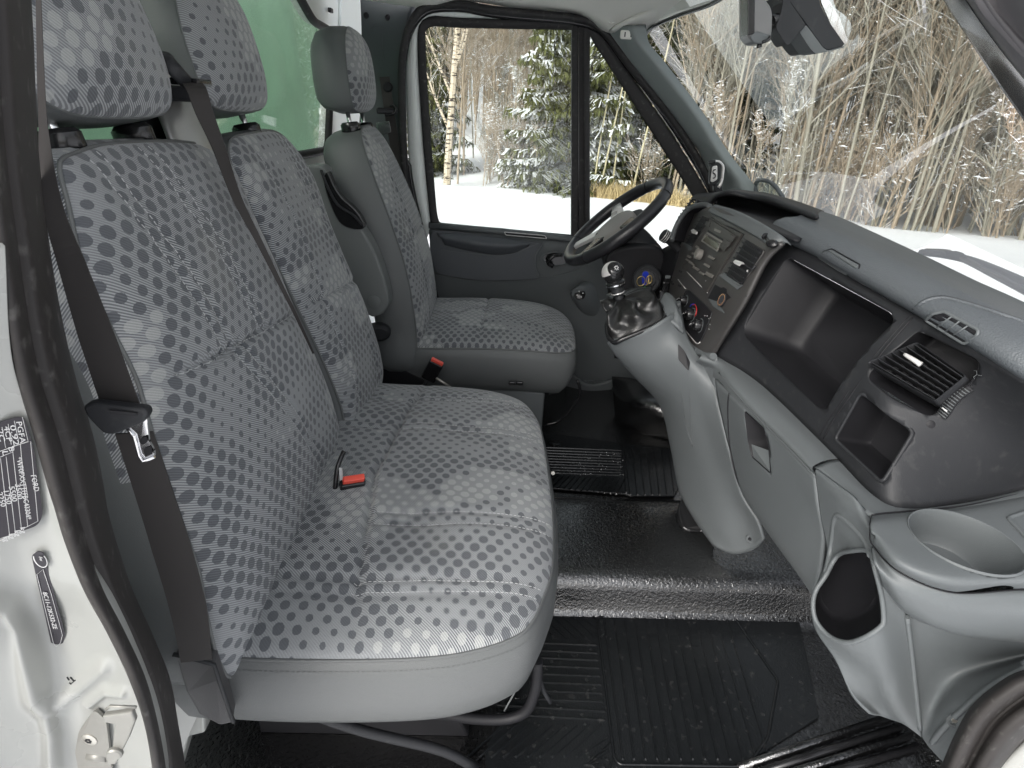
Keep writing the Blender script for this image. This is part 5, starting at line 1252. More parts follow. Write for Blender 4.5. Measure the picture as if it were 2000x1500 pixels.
tube('louvre_frame',spline([P(q) for q in ((1324,452,'Y',1.06),(1337,430,'Y',1.07),(1353,404,'Y',1.07),(1362,392,'Y',1.06))],16),.004,GREYD,dash,n=8)
# radio
rad=bpy.data.objects.new('radio',None); link(rad,dash); rad.location=oS_(1400,500)-world_loc(dash)
RQ=[(1390,425),(1452,458),(1384,571),(1334,522),(1344,497)]
nR=meann(bvS,RQ)
def rp(a,b,l=0): return oS_(a,b,.004+l)
def Z(x,y): return (1300+.2*x,400+.2*y)
def plate(name,zq,mat,parent,l,th,r=.001,bev=.0004,bv=bvS,base=0):
    pts=[on(bv,*Z(x,y),l)[0] for x,y in zq]
    return prism(name,rounded(pts,r,3),nR*th,mat,parent,bevel=bev,seg=1)
plate('radio_body',[(455,130),(760,290),(410,862),(172,610),(240,480)],RADIO,rad,0,.0045,.002)
tube('radio_gap',rounded([on(bvS,*Z(x,y),.0004)[0] for x,y in [(452,124),(768,290),(412,872),(165,612),(234,478)]],.002),.0012,BLKD,rad,closed=True,n=5)
plate('cassette_door',[(470,155),(715,310),(600,455),(500,395),(430,350),(440,270)],RADIO,rad,.0046,.002)
plate('disc_slot',[(442,252),(590,342),(582,358),(434,268)],BLKD,rad,.0068,.0006)
plate('slot_lip',[(432,270),(582,362),(575,380),(425,288)],BTN,rad,.0066,.0010)
plate('display_frame',[(410,290),(565,385),(525,465),(370,362)],BTN,rad,.0050,.0018)
plate('display',[(425,308),(552,392),(522,446),(392,356)],LCD,rad,.0070,.0005)
plate('eject_button',[(510,235),(568,262),(560,285),(502,258)],BTN,rad,.0068,.0014)
for q in ([(430,165),(470,180),(455,225),(415,205)],[(655,290),(712,322),(690,365),(635,330)],[(615,345),(665,375),(650,420),(600,390)]): plate('radio_key',q,RADIO,rad,.0068,.0022)
for cx,cy,w,h in ((335,420,34,32),(298,487,32,30),(252,512,34,34),(468,522,50,36),(425,598,50,34),(375,675,42,34),(318,628,58,34),(268,572,36,32),(235,545,30,26),(450,690,62,52),(290,590,26,24)):
    dx=(.52*w,.30*w); dy=(-.38*h,.50*h)
    q=[(cx-dx[0]/1-dy[0]/1*.5,cy-dx[1]-dy[1]*.5),(cx+dx[0]-dy[0]*.5,cy+dx[1]-dy[1]*.5),(cx+dx[0]+dy[0]*.5,cy+dx[1]+dy[1]*.5),(cx-dx[0]+dy[0]*.5,cy-dx[1]+dy[1]*.5)]
    plate('radio_key',q,BTN,rad,.0048,.0024)
lathe('volume_knob',oS_(*Z(362,492),.004),nR,[(.0135,0),(.0135,.012),(.0115,.0145),(.009,.0135),(.001,.013)],BTN,rad,n=30)
lathe('radio_hole',oS_(*Z(412,748),.005),nR,[(.0016,0),(.0012,.0004)],TEXTW,rad,n=10)
# centre vents
def vent_at(zq,nm):
    p=[oS_(*Z(x,y),l) for x,y,l in zq]; e=bpy.data.objects.new('air_vent',None); link(e,dash); e.location=p[0]-world_loc(dash)
    return e,p
# right centre vent: surround, well, slats
e,p=vent_at([(800,345,.002),(970,450,.002),(755,790,.002),(605,690,.002)],'')
ol=rounded(p,.005); n=meann(bvS,[Z(800,345),Z(970,450),Z(755,790),Z(605,690)])
big=rounded([oS_(*Z(x,y),.0012) for x,y in ((765,335),(975,455),(720,835),(530,690))],.006)
prism('vent_surround',big,n*.0010,STK,e)
tube('vent_bezel',rounded([oS_(*Z(x,y),.002) for x,y in ((765,335),(975,455),(740,800),(535,690))],.006),.0018,STK,e,closed=True,n=6)
prism('vent_sill',[oS_(*Z(x,y),.0026) for x,y in ((530,692),(600,668),(770,790),(715,832))],n*.001,GREY,e)
prism('vent_well',ol,n*.0016,BLKD,e)
for k in range(7):
    t=(k+.5)/7; a=p[0].lerp(p[3],t)+n*.003; b=p[1].lerp(p[2],t)+n*.003; dn=(p[3]-p[0]).normalized()
    prism('slat',[a,b,b+n*.005,a+n*.005],dn*.0028,BLK,e,bevel=.0003,seg=1)
ta=oS_(*Z(705,570),.010); tb_=oS_(*Z(815,585),.010)
prism('vent_tab',rounded([oS_(*Z(x,y),.009) for x,y in ((712,572),(735,552),(800,575),(810,592),(770,600),(765,612),(720,590))],.002),n*.004,SILV,e,bevel=.001)
tube('vent_lever',[oS_(*Z(905,600),.006),oS_(*Z(875,640),.007),oS_(*Z(835,655),.006)],.0022,BLK,e,n=6)
lathe('lever_tip',oS_(*Z(832,656),.006),n,[(.0025,0),(.002,.003)],SILV,e,n=10)
# left centre vent
e,p=vent_at([(372,110,.002),(435,135,.002),(265,420,.002),(205,385,.002)],'')
ol=rounded(p,.004)
prism('vent_well',ol,n*.0016,BLKD,e)
tube('vent_bezel',ol,.0016,STK,e,closed=True,n=6)
prism('vent_sill',[oS_(*Z(x,y),.0026) for x,y in ((188,380),(262,388),(268,440),(240,450))],n*.0014,GREY,e)
for k in range(8):
    t=(k+.5)/8; a=p[0].lerp(p[3],t)+n*.003; b=p[1].lerp(p[2],t)+n*.003; dn=(p[3]-p[0]).normalized()
    prism('slat',[a,b,b+n*.005,a+n*.005],dn*.0024,BLK,e,bevel=.0003,seg=1)
prism('vent_tab',rounded([oS_(*Z(x,y),.009) for x,y in ((288,262),(315,248),(350,275),(340,300),(300,290))],.002),n*.004,SILV,e,bevel=.001)
# trim lines, pocket and socket
groove('trim_line',bvS,[Z(175,615),Z(290,735),Z(415,862)],.0011,SILV,dash,.0012,10)
groove('trim_line',bvS,[Z(122,728),Z(195,818)],.0011,SILV,dash,.0008,6)
for q in ((150,650),(140,790),(70,770),(45,745)):
    plate('blank_switch',[(q[0]-12,q[1]-14),(q[0]+14,q[1]-2),(q[0]+6,q[1]+16),(q[0]-18,q[1]+4)],BLK,dash,.0004,.0012)
plate('socket_recess',[(488,780),(545,812),(570,805),(598,822),(600,860),(640,905),(560,960),(520,1000),(418,915)],BLKD,dash,.0006,.0008,.001)
plate('recess_sill',[(420,915),(510,945),(590,1055),(575,1060),(480,1000)],GREYD,dash,.0016,.0012)
sk_=oS_(*Z(575,935),.004); sn_=(n+Vector((-.1,-.5,.1))).normalized()
lathe('power_socket',sk_-sn_*.006,sn_,[(.0125,0),(.0125,.010),(.011,.011)],BLK,dash,n=28,sx=.72,sy=1.15)
lathe('socket_ring',sk_+sn_*.004,sn_,[(.0118,0),(.0118,.0018),(.0092,.0018),(.0092,-.001)],COPPER,dash,n=28,sx=.72,sy=1.15,closed=True)
lathe('socket_lid',sk_+sn_*.0035,sn_,[(.0088,0),(.0085,.0006)],BLKD,dash,n=28,sx=.72,sy=1.15)
# heater panel with knobs
hp_=[(215,835),(255,850),(452,1045),(445,1090),(345,1350),(310,1355),(135,1150),(130,1000)]
plate('heater_panel',hp_,BLKD,dash,.0004,.0012,.004)
tube('heater_trim',spline([oS_(*Z(x,y),.0022) for x,y in ((132,1010),(130,1100),(150,1160),(230,1260),(300,1345),(330,1355),(348,1340))],24),.0016,SILV,dash,n=6)
tube('heater_trim',spline([oS_(*Z(x,y),.0018) for x,y in ((180,905),(200,850),(225,838),(260,855),(450,1040),(450,1080),(400,1220),(348,1340))],30),.0012,BLK,dash,n=6)
for (x,y,r) in ((205,940,.0125),(270,1075,.0150),(345,1180,.0150)):
    c=oS_(*Z(x,y),.0015); nn=nS_(*Z(x,y))
    lathe('knob_ring',c,nn,[(r*1.18,0),(r*1.18,.001),(r*1.08,.001)],GREYD,dash,n=30)
    lathe('heater_knob',c,nn,[(r,0),(r*.97,.012),(r*.85,.016),(r*.5,.0165),(.001,.0165)],GLOSSB,dash,n=30)
    M=frame(nn); box('knob_grip',c+nn*.019,(r*1.7,r*.42,.010),GLOSSB,dash,rot=M@Matrix.Rotation(.7,3,'Z'),bevel=.002)
    box('knob_mark',c+nn*.0245,(r*.6,.0018,.001),TEXTW,dash,rot=M@Matrix.Rotation(.7,3,'Z'),bevel=0)
tube('knob_arc',[oS_(*Z(x,y),.012) for x,y in ((310,985),(335,985),(350,1020),(348,1060),(335,1095))],.0014,REDM,dash,smoothpts=14,n=6)
tube('knob_arc',[oS_(*Z(x,y),.012) for x,y in ((285,1000),(300,980),(325,975))],.0012,BLUE,dash,smoothpts=10,n=6)
for x,y in ((410,1082),(425,1110),(437,1165),(428,1212),(438,1100),(385,1080),(165,1100),(160,1070)):
    tube('dial_mark',[oS_(*Z(x,y),.0020),oS_(*Z(x+8,y+6),.0020)],.0007,TEXTW,dash,n=4)
# black peg (phone-holder clip) on the cap
pg=thing('vent_clip','little black ball-ended clip standing on the grey strip above the right centre vent','clip',at(1502,472,X=.455))
a=at(1495,462,X=.455); b=at(1500,470,X=.452); c=at(1508,476,X=.450)
lathe('clip_head',a,(-.3,-.6,.8),[(.006,-.004),(.0075,0),(.006,.004)],GLOSSB,pg,n=16)
tube('clip_neck',[a,b,c],.0035,GLOSSB,pg,n=10)
lathe('clip_base',c,(-.5,-.5,.7),[(.010,-.002),(.010,.003),(.006,.006)],GLOSSB,pg,n=16,sx=1.2,sy=.8)
# ---------------------------------------------------------------- gear lever
gl=thing('gear_lever','silver-capped black gear knob on a crumpled black leather gaiter','gear lever',at(1225,620,Y=.70))
kc=at(1197,533,Y=.72); kb=at(1212,592,Y=.715); ax=(kc-kb).normalized()
ka=Vector((.10,-.70,.62)).normalized(); kr=.0275
lathe('knob',kc,ax,[(.016,-.037),(.0235,-.035),(.0255,-.024)]+[(kr*math.cos(q),kr*math.sin(q)) for q in [-.75+.2*k for k in range(12)]],GLOSSB,gl,n=36)
lathe('knob_cap',kc,(ax*.9+Vector((-.30,.15,.35))).normalized(),[(kr*1.035*math.cos(q),kr*1.035*math.sin(q)) for q in [.05+.16*k for k in range(10)]],SILV,gl,n=40)
lathe('knob_disc',kc,ka,[(.0205,.0195),(.019,.0225),(.012,.0268),(.001,.0285)],GLOSSB,gl,n=36)
lathe('knob_ring',kc-ax*.029,ax,[(.0215,-.003),(.0250,-.001),(.0250,.002),(.0215,.004)],CHROME,gl,n=32)
lathe('collar',kc-ax*.047,ax,[(.0145,-.010),(.0165,-.008),(.0165,.006),(.015,.016)],BLK,gl,n=28)
lathe('collar_ring',kc-ax*.052,ax,[(.0170,-.0015),(.0178,0),(.0170,.0015)],SILV,gl,n=28)
tube('lever_shaft',[kc-ax*.05,kc-ax*.085],.012,BLK,gl,n=12)
# gaiter : folds between the neck and the rim
nk0=kc-ax*.066; rows=[]
rimc=sum(rim,Vector())/len(rim); N_=90
for i in range(20):
    t=i/19; row=[]
    for j in range(N_):
        base=rim[j]*.96+rimc*.04; ang=2*math.pi*j/N_
        d=(rim[j]-rimc); top=nk0+Vector((d.x,d.y,d.z)).normalized()*.016
        s=t**1.25
        p=top.lerp(base,s)
        bul=math.sin(math.pi*min(1,t*1.05))*.020
        wr_=.0085*math.sin(ang*7+3.2*t+2.0*noise.noise(Vector((ang,t*3,1))))*math.sin(math.pi*t)**.7+.006*math.sin(ang*13+6*t)*(1-t)*math.sin(math.pi*t)
        wr_+=.008*noise.noise(Vector((math.cos(ang)*2.2,math.sin(ang)*2.2,t*5)))*math.sin(math.pi*t)
        row.append(p+d.normalized()*(bul+wr_)+Vector((0,0,.012*math.sin(math.pi*t)+wr_*.6)))
    rows.append(row)
gridmesh('gaiter',rows,LEATH,gl,closeu=True)
# ---------------------------------------------------------------- steering wheel
swh=thing('steering_wheel','black leather steering wheel with taupe hub pad and silver spokes','steering wheel',(.295,1.2,.795))
C0=Vector((.293,1.2,.790)); wn_=Vector((-.66,0,.75)).normalized(); wu=Vector((0,1,0)); wv_=wn_.cross(wu)  # wv_ points up the rim
wv_=Vector((.75,0,.66))
RR=.186
def wp(a,r=RR,h=0): return C0+wu*math.cos(a)*r+wv_*math.sin(a)*r+wn_*h
n_=96
rows=[]
for i in range(n_):
    a=2*math.pi*i/n_; rad_=.0185 if abs(math.sin(a))<.75 else .0172
    ctr=wp(a); out=(ctr-C0).normalized()
    rows.append([ctr+out*math.cos(q)*rad_*1.0+wn_*math.sin(q)*rad_*1.05 for q in [2*math.pi*k/14 for k in range(14)]])
gridmesh('rim',rows,WHEELM,swh,closeu=True,closev=True)
for a in (math.pi/2-.62,math.pi/2+.62,-math.pi/2-.75,-math.pi/2+.75):
    ctr=wp(a); out=(ctr-C0).normalized(); tng=wn_.cross(out)
    tube('rim_seam',[ctr-tng*.0008,ctr+tng*.0008],.0190,BLKD,swh,n=18)
hubpts=[wp(math.radians(a),r,-.012) for a,r in ((90,.060),(60,.066),(30,.082),(0,.088),(-30,.092),(-60,.098),(-90,.100),(-120,.098),(-150,.092),(180,.088),(150,.082),(120,.066))]
hb=spline(hubpts,60,True); hc_=sum(hb,Vector())/60
rows=[[p-wn_*.035 for p in hb],[p for p in hb],[hc_+(p-hc_)*.94+wn_*.009 for p in hb],[hc_+(p-hc_)*.75+wn_*.015 for p in hb],[hc_+(p-hc_)*.4+wn_*.019 for p in hb],[hc_+wn_*.020 for p in hb]]
gridmesh('hub_pad',rows,HUB,swh,closeu=True)
lathe('hub_emblem',wp(math.pi/2,.012,.004),wn_,[(.013,-.002),(.013,.0012),(.011,.0016)],SILV,swh,n=24,sx=1.3,sy=.8)
tube('airbag_mark',[wp(-1.45,.075,.006),wp(-1.5,.068,.007)],.001,BLKD,swh,n=4)
for sgn,a0,a1 in ((1,.12,.10),(-1,.12,.10)):
    for a_ in ((0+.22) if sgn>0 else (math.pi-.22), (-math.pi/2+.50) if sgn>0 else (-math.pi/2-.50)):
        p0=wp(a_,.078,-.004); p1=wp(a_,.176,.002); side=(p1-p0).cross(wn_).normalized()
        prism('spoke',[p0-side*.024+wn_*.006,p0+side*.024+wn_*.006,p1+side*.016+wn_*.004,p1-side*.016+wn_*.004],wn_*-.012,SILV if sgn>0 else GLOSSB,swh,bevel=.003)
        prism('spoke_inner',[p0-side*.009+wn_*.001,p0+side*.009+wn_*.001,p1.lerp(p0,.25)+side*.006+wn_*.001,p1.lerp(p0,.25)-side*.006+wn_*.001],wn_*-.004,GLOSSB,swh,bevel=.001)
lathe('wheel_back_cover',C0-wn_*.02,-wn_,[(.085,0),(.08,.02),(.055,.045),(.05,.06)],BLK,swh,n=36)
# steering column shroud with stalk, ignition barrel and its keys
colm=thing('steering_column','charcoal steering column shroud with ribbed wiper stalk and ignition barrel','steering column',(.38,1.15,.68))
rows=[]
for (t,wr2,hr) in ((.05,.055,.055),(.09,.075,.065),(.14,.085,.072),(.20,.085,.075),(.28,.08,.07)):
    c=C0-wn_*t+Vector((0,0,-.01*t/.2)); rows.append([c+wu*math.copysign(abs(math.cos(q))**.7,math.cos(q))*wr2+wv_*math.copysign(abs(math.sin(q))**.7,math.sin(q))*hr for q in [2*math.pi*k/36 for k in range(36)]])
gridmesh('shroud',rows,BLK,colm,closeu=True)
prism('lower_shroud',spline([at(a,b,Y=1.10) for a,b in ((1185,500),(1235,480),(1290,485),(1300,520),(1296,560),(1262,590),(1225,575),(1196,545))],50,True),(0,.12,0),BLKD,colm,bevel=.01,seg=3)
st_=[at(1335,500,Y=1.02),at(1318,480,Y=1.02),at(1300,463,Y=1.02),at(1290,452,Y=1.02)]
tube('wiper_stalk',[P(q) for q in ((1330,492,'Y',1.03),(1315,476,'Y',1.03),(1302,462,'Y',1.03))],[.010,.015],BLK,colm,smoothpts=10,n=12)
sa=at(1306,466,Y=1.03); sb_=at(1291,456,Y=1.03); sx_=(sb_-sa).normalized()
lathe('stalk_end',sa,sx_,[(.016,0),(.0185,.004),(.0185,.020),(.015,.024)],BLK,colm,n=20)
for k in range(3): lathe('stalk_ring',sa+sx_*(.008+.006*k),sx_,[(.0190,-.001),(.0196,0),(.0190,.001)],SILV,colm,n=20)
# panel behind the wheel and left of the stack
patch('knee_panel',[[(1180,520,'Y',1.30),(1260,500,'Y',1.22),(1325,470,'Y',1.05)],[(1190,590,'Y',1.28),(1270,600,'Y',1.10),(1325,590,'Y',.90)],[(1200,700,'Y',1.30),(1275,700,'Y',1.15),(1335,700,'Y',.95)]],BLKD,20,20,dash,thick=.01)
patch('dash_far_end',[[(1290,420,'Y',1.45),(1340,400,'Y',1.40),(1385,378,'Y',1.38)],[(1270,455,'Y',1.45),(1310,460,'Y',1.25),(1345,440,'Y',1.15)],[(1255,520,'Y',1.45),(1300,520,'Y',1.25),(1330,520,'Y',1.1)]],BLK,16,16,dash,thick=.01) if False else None
ic=at(1263,546,Y=1.02)
lathe('ignition_bezel',ic,(-.35,-1,.15),[(.044,-.02),(.042,.0),(.037,.004),(.029,.002),(.026,.006),(.019,.007),(.001,.007)],BLK,colm,n=40)
lathe('ignition_ring',ic,(-.35,-1,.15),[(.0305,.0015),(.0315,.0025),(.0305,.0035)],BLK,colm,n=40)
for q,dims in (((1300,560),(.02,.012,.03)),((1305,545),(.02,.008,.02)),((1296,580),(.03,.01,.04))):
    box('column_switch',at(*q,Y=.99),dims,GLOSSB,colm,bevel=.003)
box('switch_glint',at(1304,541,Y=.98),(.016,.006,.010),GREY,colm,bevel=.002)
ky=thing('key_bunch','bunch of keys with a blue tag hanging from the ignition barrel','keys',at(1262,545,Y=.98))
lathe('key_head',at(1263,548,Y=.985),(-.35,-1,.15),[(.014,0),(.014,.004)],BRASS,ky,n=24,sx=.55)
prism('blue_tag',spline([at(a,b,Y=.97) for a,b in ((1256,533),(1262,530),(1267,534),(1266,545),(1262,556),(1256,556),(1254,546))],30,True),(0,.006,0),BLUE,ky,bevel=.001)
ring=[at(1252,549,Y=.965)+Vector((math.cos(a)*.012,0,math.sin(a)*.014)) for a in [2*math.pi*k/24 for k in range(24)]]
tube('key_ring',ring,.0012,BRASS,ky,closed=True,n=6)
ring=[at(1268,546,Y=.965)+Vector((math.cos(a)*.008,0,math.sin(a)*.012)) for a in [2*math.pi*k/24 for k in range(24)]]
tube('brass_token',ring,.0018,BRASS,ky,closed=True,n=6)
for pts,nm,mt in ((((1250,560),(1254,561),(1256,575),(1256,587),(1248,592),(1243,584),(1234,580),(1243,574),(1248,570)),'key_blade',STEEL),(((1254,562),(1257,562),(1260,588),(1254,590)),'key_blade',STEEL),(((1258,560),(1261,560),(1264,584),(1260,586)),'green_tag',GREENP)):
    prism(nm,[at(a,b,Y=.96) for a,b in pts],(0,.002,0),mt,ky)
# ---------------------------------------------------------------- mirror, phone holder, suction disc, wiper
mir=thing('rear_view_mirror','black interior mirror and sensor bracket hung from the top of the windscreen','mirror',at(1600,30,Y=.60))
def pm(a,b,y): return at(a,b,Y=y)
YM=.60
def M6(x,y): return (1440+.14*x,.14*y)
def pm6(x,y,yy): return at(*M6(x,y),Y=yy)
hs_=[pm6(x,y,YM) for x,y in ((700,-120),(740,40),(960,330),(1110,540),(1190,650),(1240,690),(1300,690),(1470,650),(1500,610),(1300,340),(1160,60),(1130,-120))]
prism('mirror_housing',rounded(hs_,.004),(.0,.16,-.0),BLK,mir,bevel=.003,seg=3)
un=[pm6(x,y,YM-.002) for x,y in ((870,450),(960,345),(1110,545),(1190,655),(1240,695),(1300,697),(1500,640),(1480,665),(1250,725),(1120,742),(1070,730),(1020,680))]
prism('mirror_underside',rounded(un,.003),(0,.06,0),GREYD,mir,bevel=.002)
gl_=[pm6(x,y,YM+.005) for x,y in ((1160,-120),(1175,40),(1300,330),(1505,625),(1560,520),(1595,400),(1580,310),(1500,210),(1370,120),(1330,-40),(1320,-120))]
mirm=plastic('mirror glass',(.9,.9,.9),.02,0,0,.01,.5,1.0)
prism('mirror_glass',rounded(gl_,.004),(0,.004,0),mirm,mir)
prism('sensor_bracket',rounded([pm6(x,y,YM-.01) for x,y in ((620,-120),(640,40),(600,220),(540,370),(560,430),(660,600),(700,632),(740,610),(960,340),(740,30),(760,-120))],.003),(0,.05,0),BLK,mir,bevel=.003)
tube('bracket_ball',[pm6(500,290,YM),pm6(560,260,YM),pm6(640,260,YM)],[.010,.012,.009],GLOSSB,mir,smoothpts=8,n=12)
hsd=rounded([pm6(x,y,YM-.01) for x,y in ((150,-120),(150,500),(190,560),(250,605),(330,615),(440,590),(490,480),(500,200),(470,80),(400,0),(380,-120))],.008)
cam2=thing('dash_camera','grey boxy camera housing with a small knob, left of the interior mirror','camera',pm6(300,200,YM))
prism('camera_body',hsd,(.0,.05,0),plastic('camera grey',(.16,.16,.16),.35,0,0,.04),cam2,bevel=.006,seg=3)
prism('camera_side',rounded([pm6(x,y,YM-.012) for x,y in ((145,-120),(148,490),(175,490),(245,470),(250,-120))],.003),(0,.04,0),GLOSSB,cam2,bevel=.003)
prism('camera_base',rounded([pm6(x,y,YM-.012) for x,y in ((180,500),(270,430),(420,475),(480,480),(440,585),(330,612),(250,602),(200,560))],.006),(0,.05,0),GREY,cam2,bevel=.004)
tube('camera_knob',[pm6(320,590,YM-.005),pm6(305,640,YM-.005),pm6(308,665,YM-.005)],[.004,.006],GLOSSB,cam2,n=10)
tube('camera_lead',[pm6(350,590,YM-.015),pm6(410,570,YM-.015),pm6(450,540,YM-.015),pm6(462,500,YM-.015)],.003,GLOSSB,cam2,smoothpts=12)
ph=thing('phone_holder','small black and silver phone clamp on the far end of the dash','phone holder',at(1398,345,Y=1.30))
def z4(x,y): return (1050+x/3.75,300+y/3.75)
def p4(x,y,yy): return at(*z4(x,y),Y=yy)
prism('clamp_body',rounded([p4(x,y,1.30) for x,y in ((1270,75),(1320,60),(1350,80),(1335,200),(1300,235),(1262,225),(1262,150))],.006),(0,.02,0),BLK,ph,bevel=.003)
prism('clamp_pad',rounded([p4(x,y,1.295) for x,y in ((1280,95),(1318,85),(1318,190),(1285,210),(1268,205))],.005),(0,.006,0),SILV,ph,bevel=.002)
tube('clamp_mark',[p4(x,y,1.292) for x,y in ((1305,118),(1290,122),(1284,140),(1300,152),(1300,175),(1284,180))],.0018,BLKD,ph,smoothpts=14)
tube('clamp_jaw',[p4(x,y,1.31) for x,y in ((1255,65),(1290,58),(1330,62),(1358,95),(1355,150),(1345,210),(1325,250))],.005,SILV,ph,smoothpts=20)
tube('clamp_jaw',[p4(x,y,1.29) for x,y in ((1250,70),(1270,62),(1300,60))],.006,BLK,ph,smoothpts=8)
prism('clamp_foot',[p4(x,y,1.31) for x,y in ((1290,235),(1345,225),(1360,280),(1300,285))],(0,.02,0),BLK,ph,bevel=.003)
su=thing('suction_disc','clear suction disc with a blue grey rim at the base of the windscreen','suction disc',at(1500,372,X=.80))
sc_=at(1497,374,X=.86); ring=[sc_+Vector((0,math.cos(a)*.075,math.sin(a)*.040)) for a in [2*math.pi*k/48 for k in range(48)]]
rngp=[at(x,y,X=.84) for x,y in ((1476,372),(1475,360),(1482,353),(1492,352),(1504,356),(1515,365),(1524,378),(1528,388),(1500,392),(1482,386))]
rr_=spline(rngp,50,True)
tube('disc_rim',rr_,.007,PADM,su,closed=True,n=8)
prism('disc_film',rr_,(.003,0,0),glass('cloudy disc',(.75,.78,.76),1.7),su)
wi=thing('wiper_arm','black wiper arm and blade lying outside across the foot of the windscreen','wiper',at(1870,510,X=1.15))
def wX(a,b,x=1.12): return at(a,b,X=x)
tube('blade',[wX(1800,493,1.2),wX(1840,497,1.17),wX(1890,507,1.14),wX(1940,525,1.1),wX(2010,556,1.06),(2120,610,'X',1.0)],.010,BLK,wi,smoothpts=30,n=8)
tube('arm',[wX(1808,489,1.2),wX(1850,492,1.17),wX(1866,500,1.15),wX(1900,515,1.12),wX(1960,545,1.08),(2080,605,'X',1.02)],[.006,.009,.014,.012],GLOSSB,wi,smoothpts=30,n=8)
prism('arm_joint',rounded([wX(x,y,1.13) for x,y in ((1855,494),(1880,493),(1897,508),(1890,516),(1862,508))],.005),(0,.02,0),BLK,wi,bevel=.004)
# bonnet and outer scuttle seen through the screen foot
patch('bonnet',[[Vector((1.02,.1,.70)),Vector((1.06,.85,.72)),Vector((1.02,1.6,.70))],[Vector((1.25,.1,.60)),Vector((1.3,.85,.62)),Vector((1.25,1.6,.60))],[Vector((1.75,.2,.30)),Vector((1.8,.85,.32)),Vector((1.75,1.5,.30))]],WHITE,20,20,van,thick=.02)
# ---------------------------------------------------------------- rubber mats
def mat_thing(name,label,pts,z,group=None):
    t=thing(name,label,'floor mat',at(*pts[0],Z=z)); return t
m1=thing('floor_mat','near black ribbed rubber footwell mat below the wide seat','floor mat',(.3,.15,.004))
MZ=.006
def mz(a,b,z=MZ): return at(a,b,Z=z)
def Q(x,y): return (900+.28*x,1180+.28*y)
base=[Q(605,45),Q(935,65),Q(1050,30),Q(1900,0),(1480,1190),(1507,1210),(1560,1208),(1580,1300),(1600,1400),Q(2000,1100),(1440,1530),(1100,1560),(950,1560),Q(170,1020)]
prism('mat_sheet',[mz(*q) for q in base],(0,0,-.004),MATR,m1,bevel=.001,seg=1)
ribs=[]
def rib(p,q,r=.0024,z=MZ,par=m1,nm='rib'):
    a=mz(*p,z); b=mz(*q,z); d=(b-a).normalized(); s=d.cross(Vector((0,0,1)))*r; h=Vector((0,0,r*1.3))
    V=[a-s,b-s,b+s,a+s,a-s*.4+h+d*r,b-s*.4+h-d*r,b+s*.4+h-d*r,a+s*.4+h+d*r]
    return mk(nm,V,[(0,1,5,4),(1,2,6,5),(2,3,7,6),(3,0,4,7),(4,5,6,7)],MATR,par,False)
for k in range(8): # upper diagonal set
    x=590+k*70 if k<5 else 590+k*70
    rib(Q(500+k*70,85),Q(min(945,670+k*70),245 if 670+k*70<=945 else 245-(670+k*70-945)*.95))
for y in (270,325,375,430,487,545,605,665): rib(Q(535 if y>300 else 500,y),Q(945+(y-270)*.13,y+18))
for y in (712,772): rib(Q(250,y-8),Q(1010,y+38))
for k in range(13):
    x=300+k*85; rib(Q(x,840),Q(x-260,1040+30)) if x<1000 else rib(Q(min(x,1030),850+(x-985)*.95),Q(x-260,1070))
for k in range(5): rib(Q(1040-k*10,960+k*60),Q(860+k*25-k*10,1130))
inner=[Q(955,95),Q(1100,45),Q(1880,10),Q(1990,60),Q(2200,700),(1560,1400),Q(2000,1090),Q(1110,1115),Q(1075,1070)]
tube('tray_edge',rounded([mz(*q,MZ+.001) for q in (Q(950,95),Q(1110,48),Q(1860,20),(1520,1330),(1500,1440),(1460,1497),Q(1110,1118),Q(1070,1075))],.008),.0028,MATR,m1,closed=True,n=6)
for k in range(13):
    x0=1000+k*71; x1=1130+k*78+k*k*.6
    rib(Q(x0,95 if k else 110),Q(x1+ (0),1090),.0022)
LT=text('mat_lettering','TRANSIT',mz(*Q(470,235),MZ+.0005),mz(*Q(492,690))-mz(*Q(470,235)),mz(*Q(520,240))-mz(*Q(430,240)),.036,MATR,m1,.0016)
tube('mat_rib_edge',[mz(*q,MZ+.001) for q in (Q(375,600),Q(405,605),Q(405,660),Q(370,655))],.002,MATR,m1,n=5)
tube('mat_thread',[mz(1345,1262),mz(1365,1262)],.001,MATR,m1,n=4)
m2=thing('floor_mat','far black ribbed rubber mat in the driver footwell, flecked with grit','floor mat',(.3,1.1,.03))
def K(x,y): return (1060+.32*x,740+.32*y)
MZ2=.03
prism('mat_sheet',[mz(*q,MZ2) for q in (K(-30,340),K(100,338),K(500,395),K(770,420),K(840,640),K(800,712),K(540,712),K(500,700),K(-30,660))],(0,0,-.006),MATR,m2,bevel=.001,seg=1)
for k in range(14): rib(K(60+k*34,588+k*1.2),K(-20+k*36,655+k*4),.003,MZ2,m2)
for y in range(10): rib(K(20,420+y*17),K(480,438+y*17),.0022,MZ2,m2)
for k in range(7): rib(K(500+k*45,425),K(535+k*45,712),.003,MZ2,m2)
rib(K(490,400),K(510,700),.003,MZ2,m2)
lathe('mat_stud',mz(*K(70,390),MZ2),(0,0,1),[(.022,0),(.022,.004),(.016,.006)],MATR,m2,n=20)
rng=random.Random(5)
gv=[];gf=[]
for k in range(60):
    p=mz(*K(rng.uniform(120,500),rng.uniform(440,590)),MZ2+.003); s=rng.uniform(.0008,.0022)
    b=len(gv); gv+=[p+Vector((s*rng.uniform(.6,1.4)*x,s*y,s*.5*z)) for x,y,z in ((-1,0,0),(0,-1,0),(1,0,0),(0,1,0),(0,0,1))]; gf+=[(b,b+1,b+4),(b+1,b+2,b+4),(b+2,b+3,b+4),(b+3,b,b+4)]
tag(mk('grit',gv,gf,TEXTW,m2,False),kind='stuff')
lathe('rail_bolt',mz(1080,924,.05),(0,-1,.5),[(.007,0),(.006,.004)],STEEL,van,n=14)
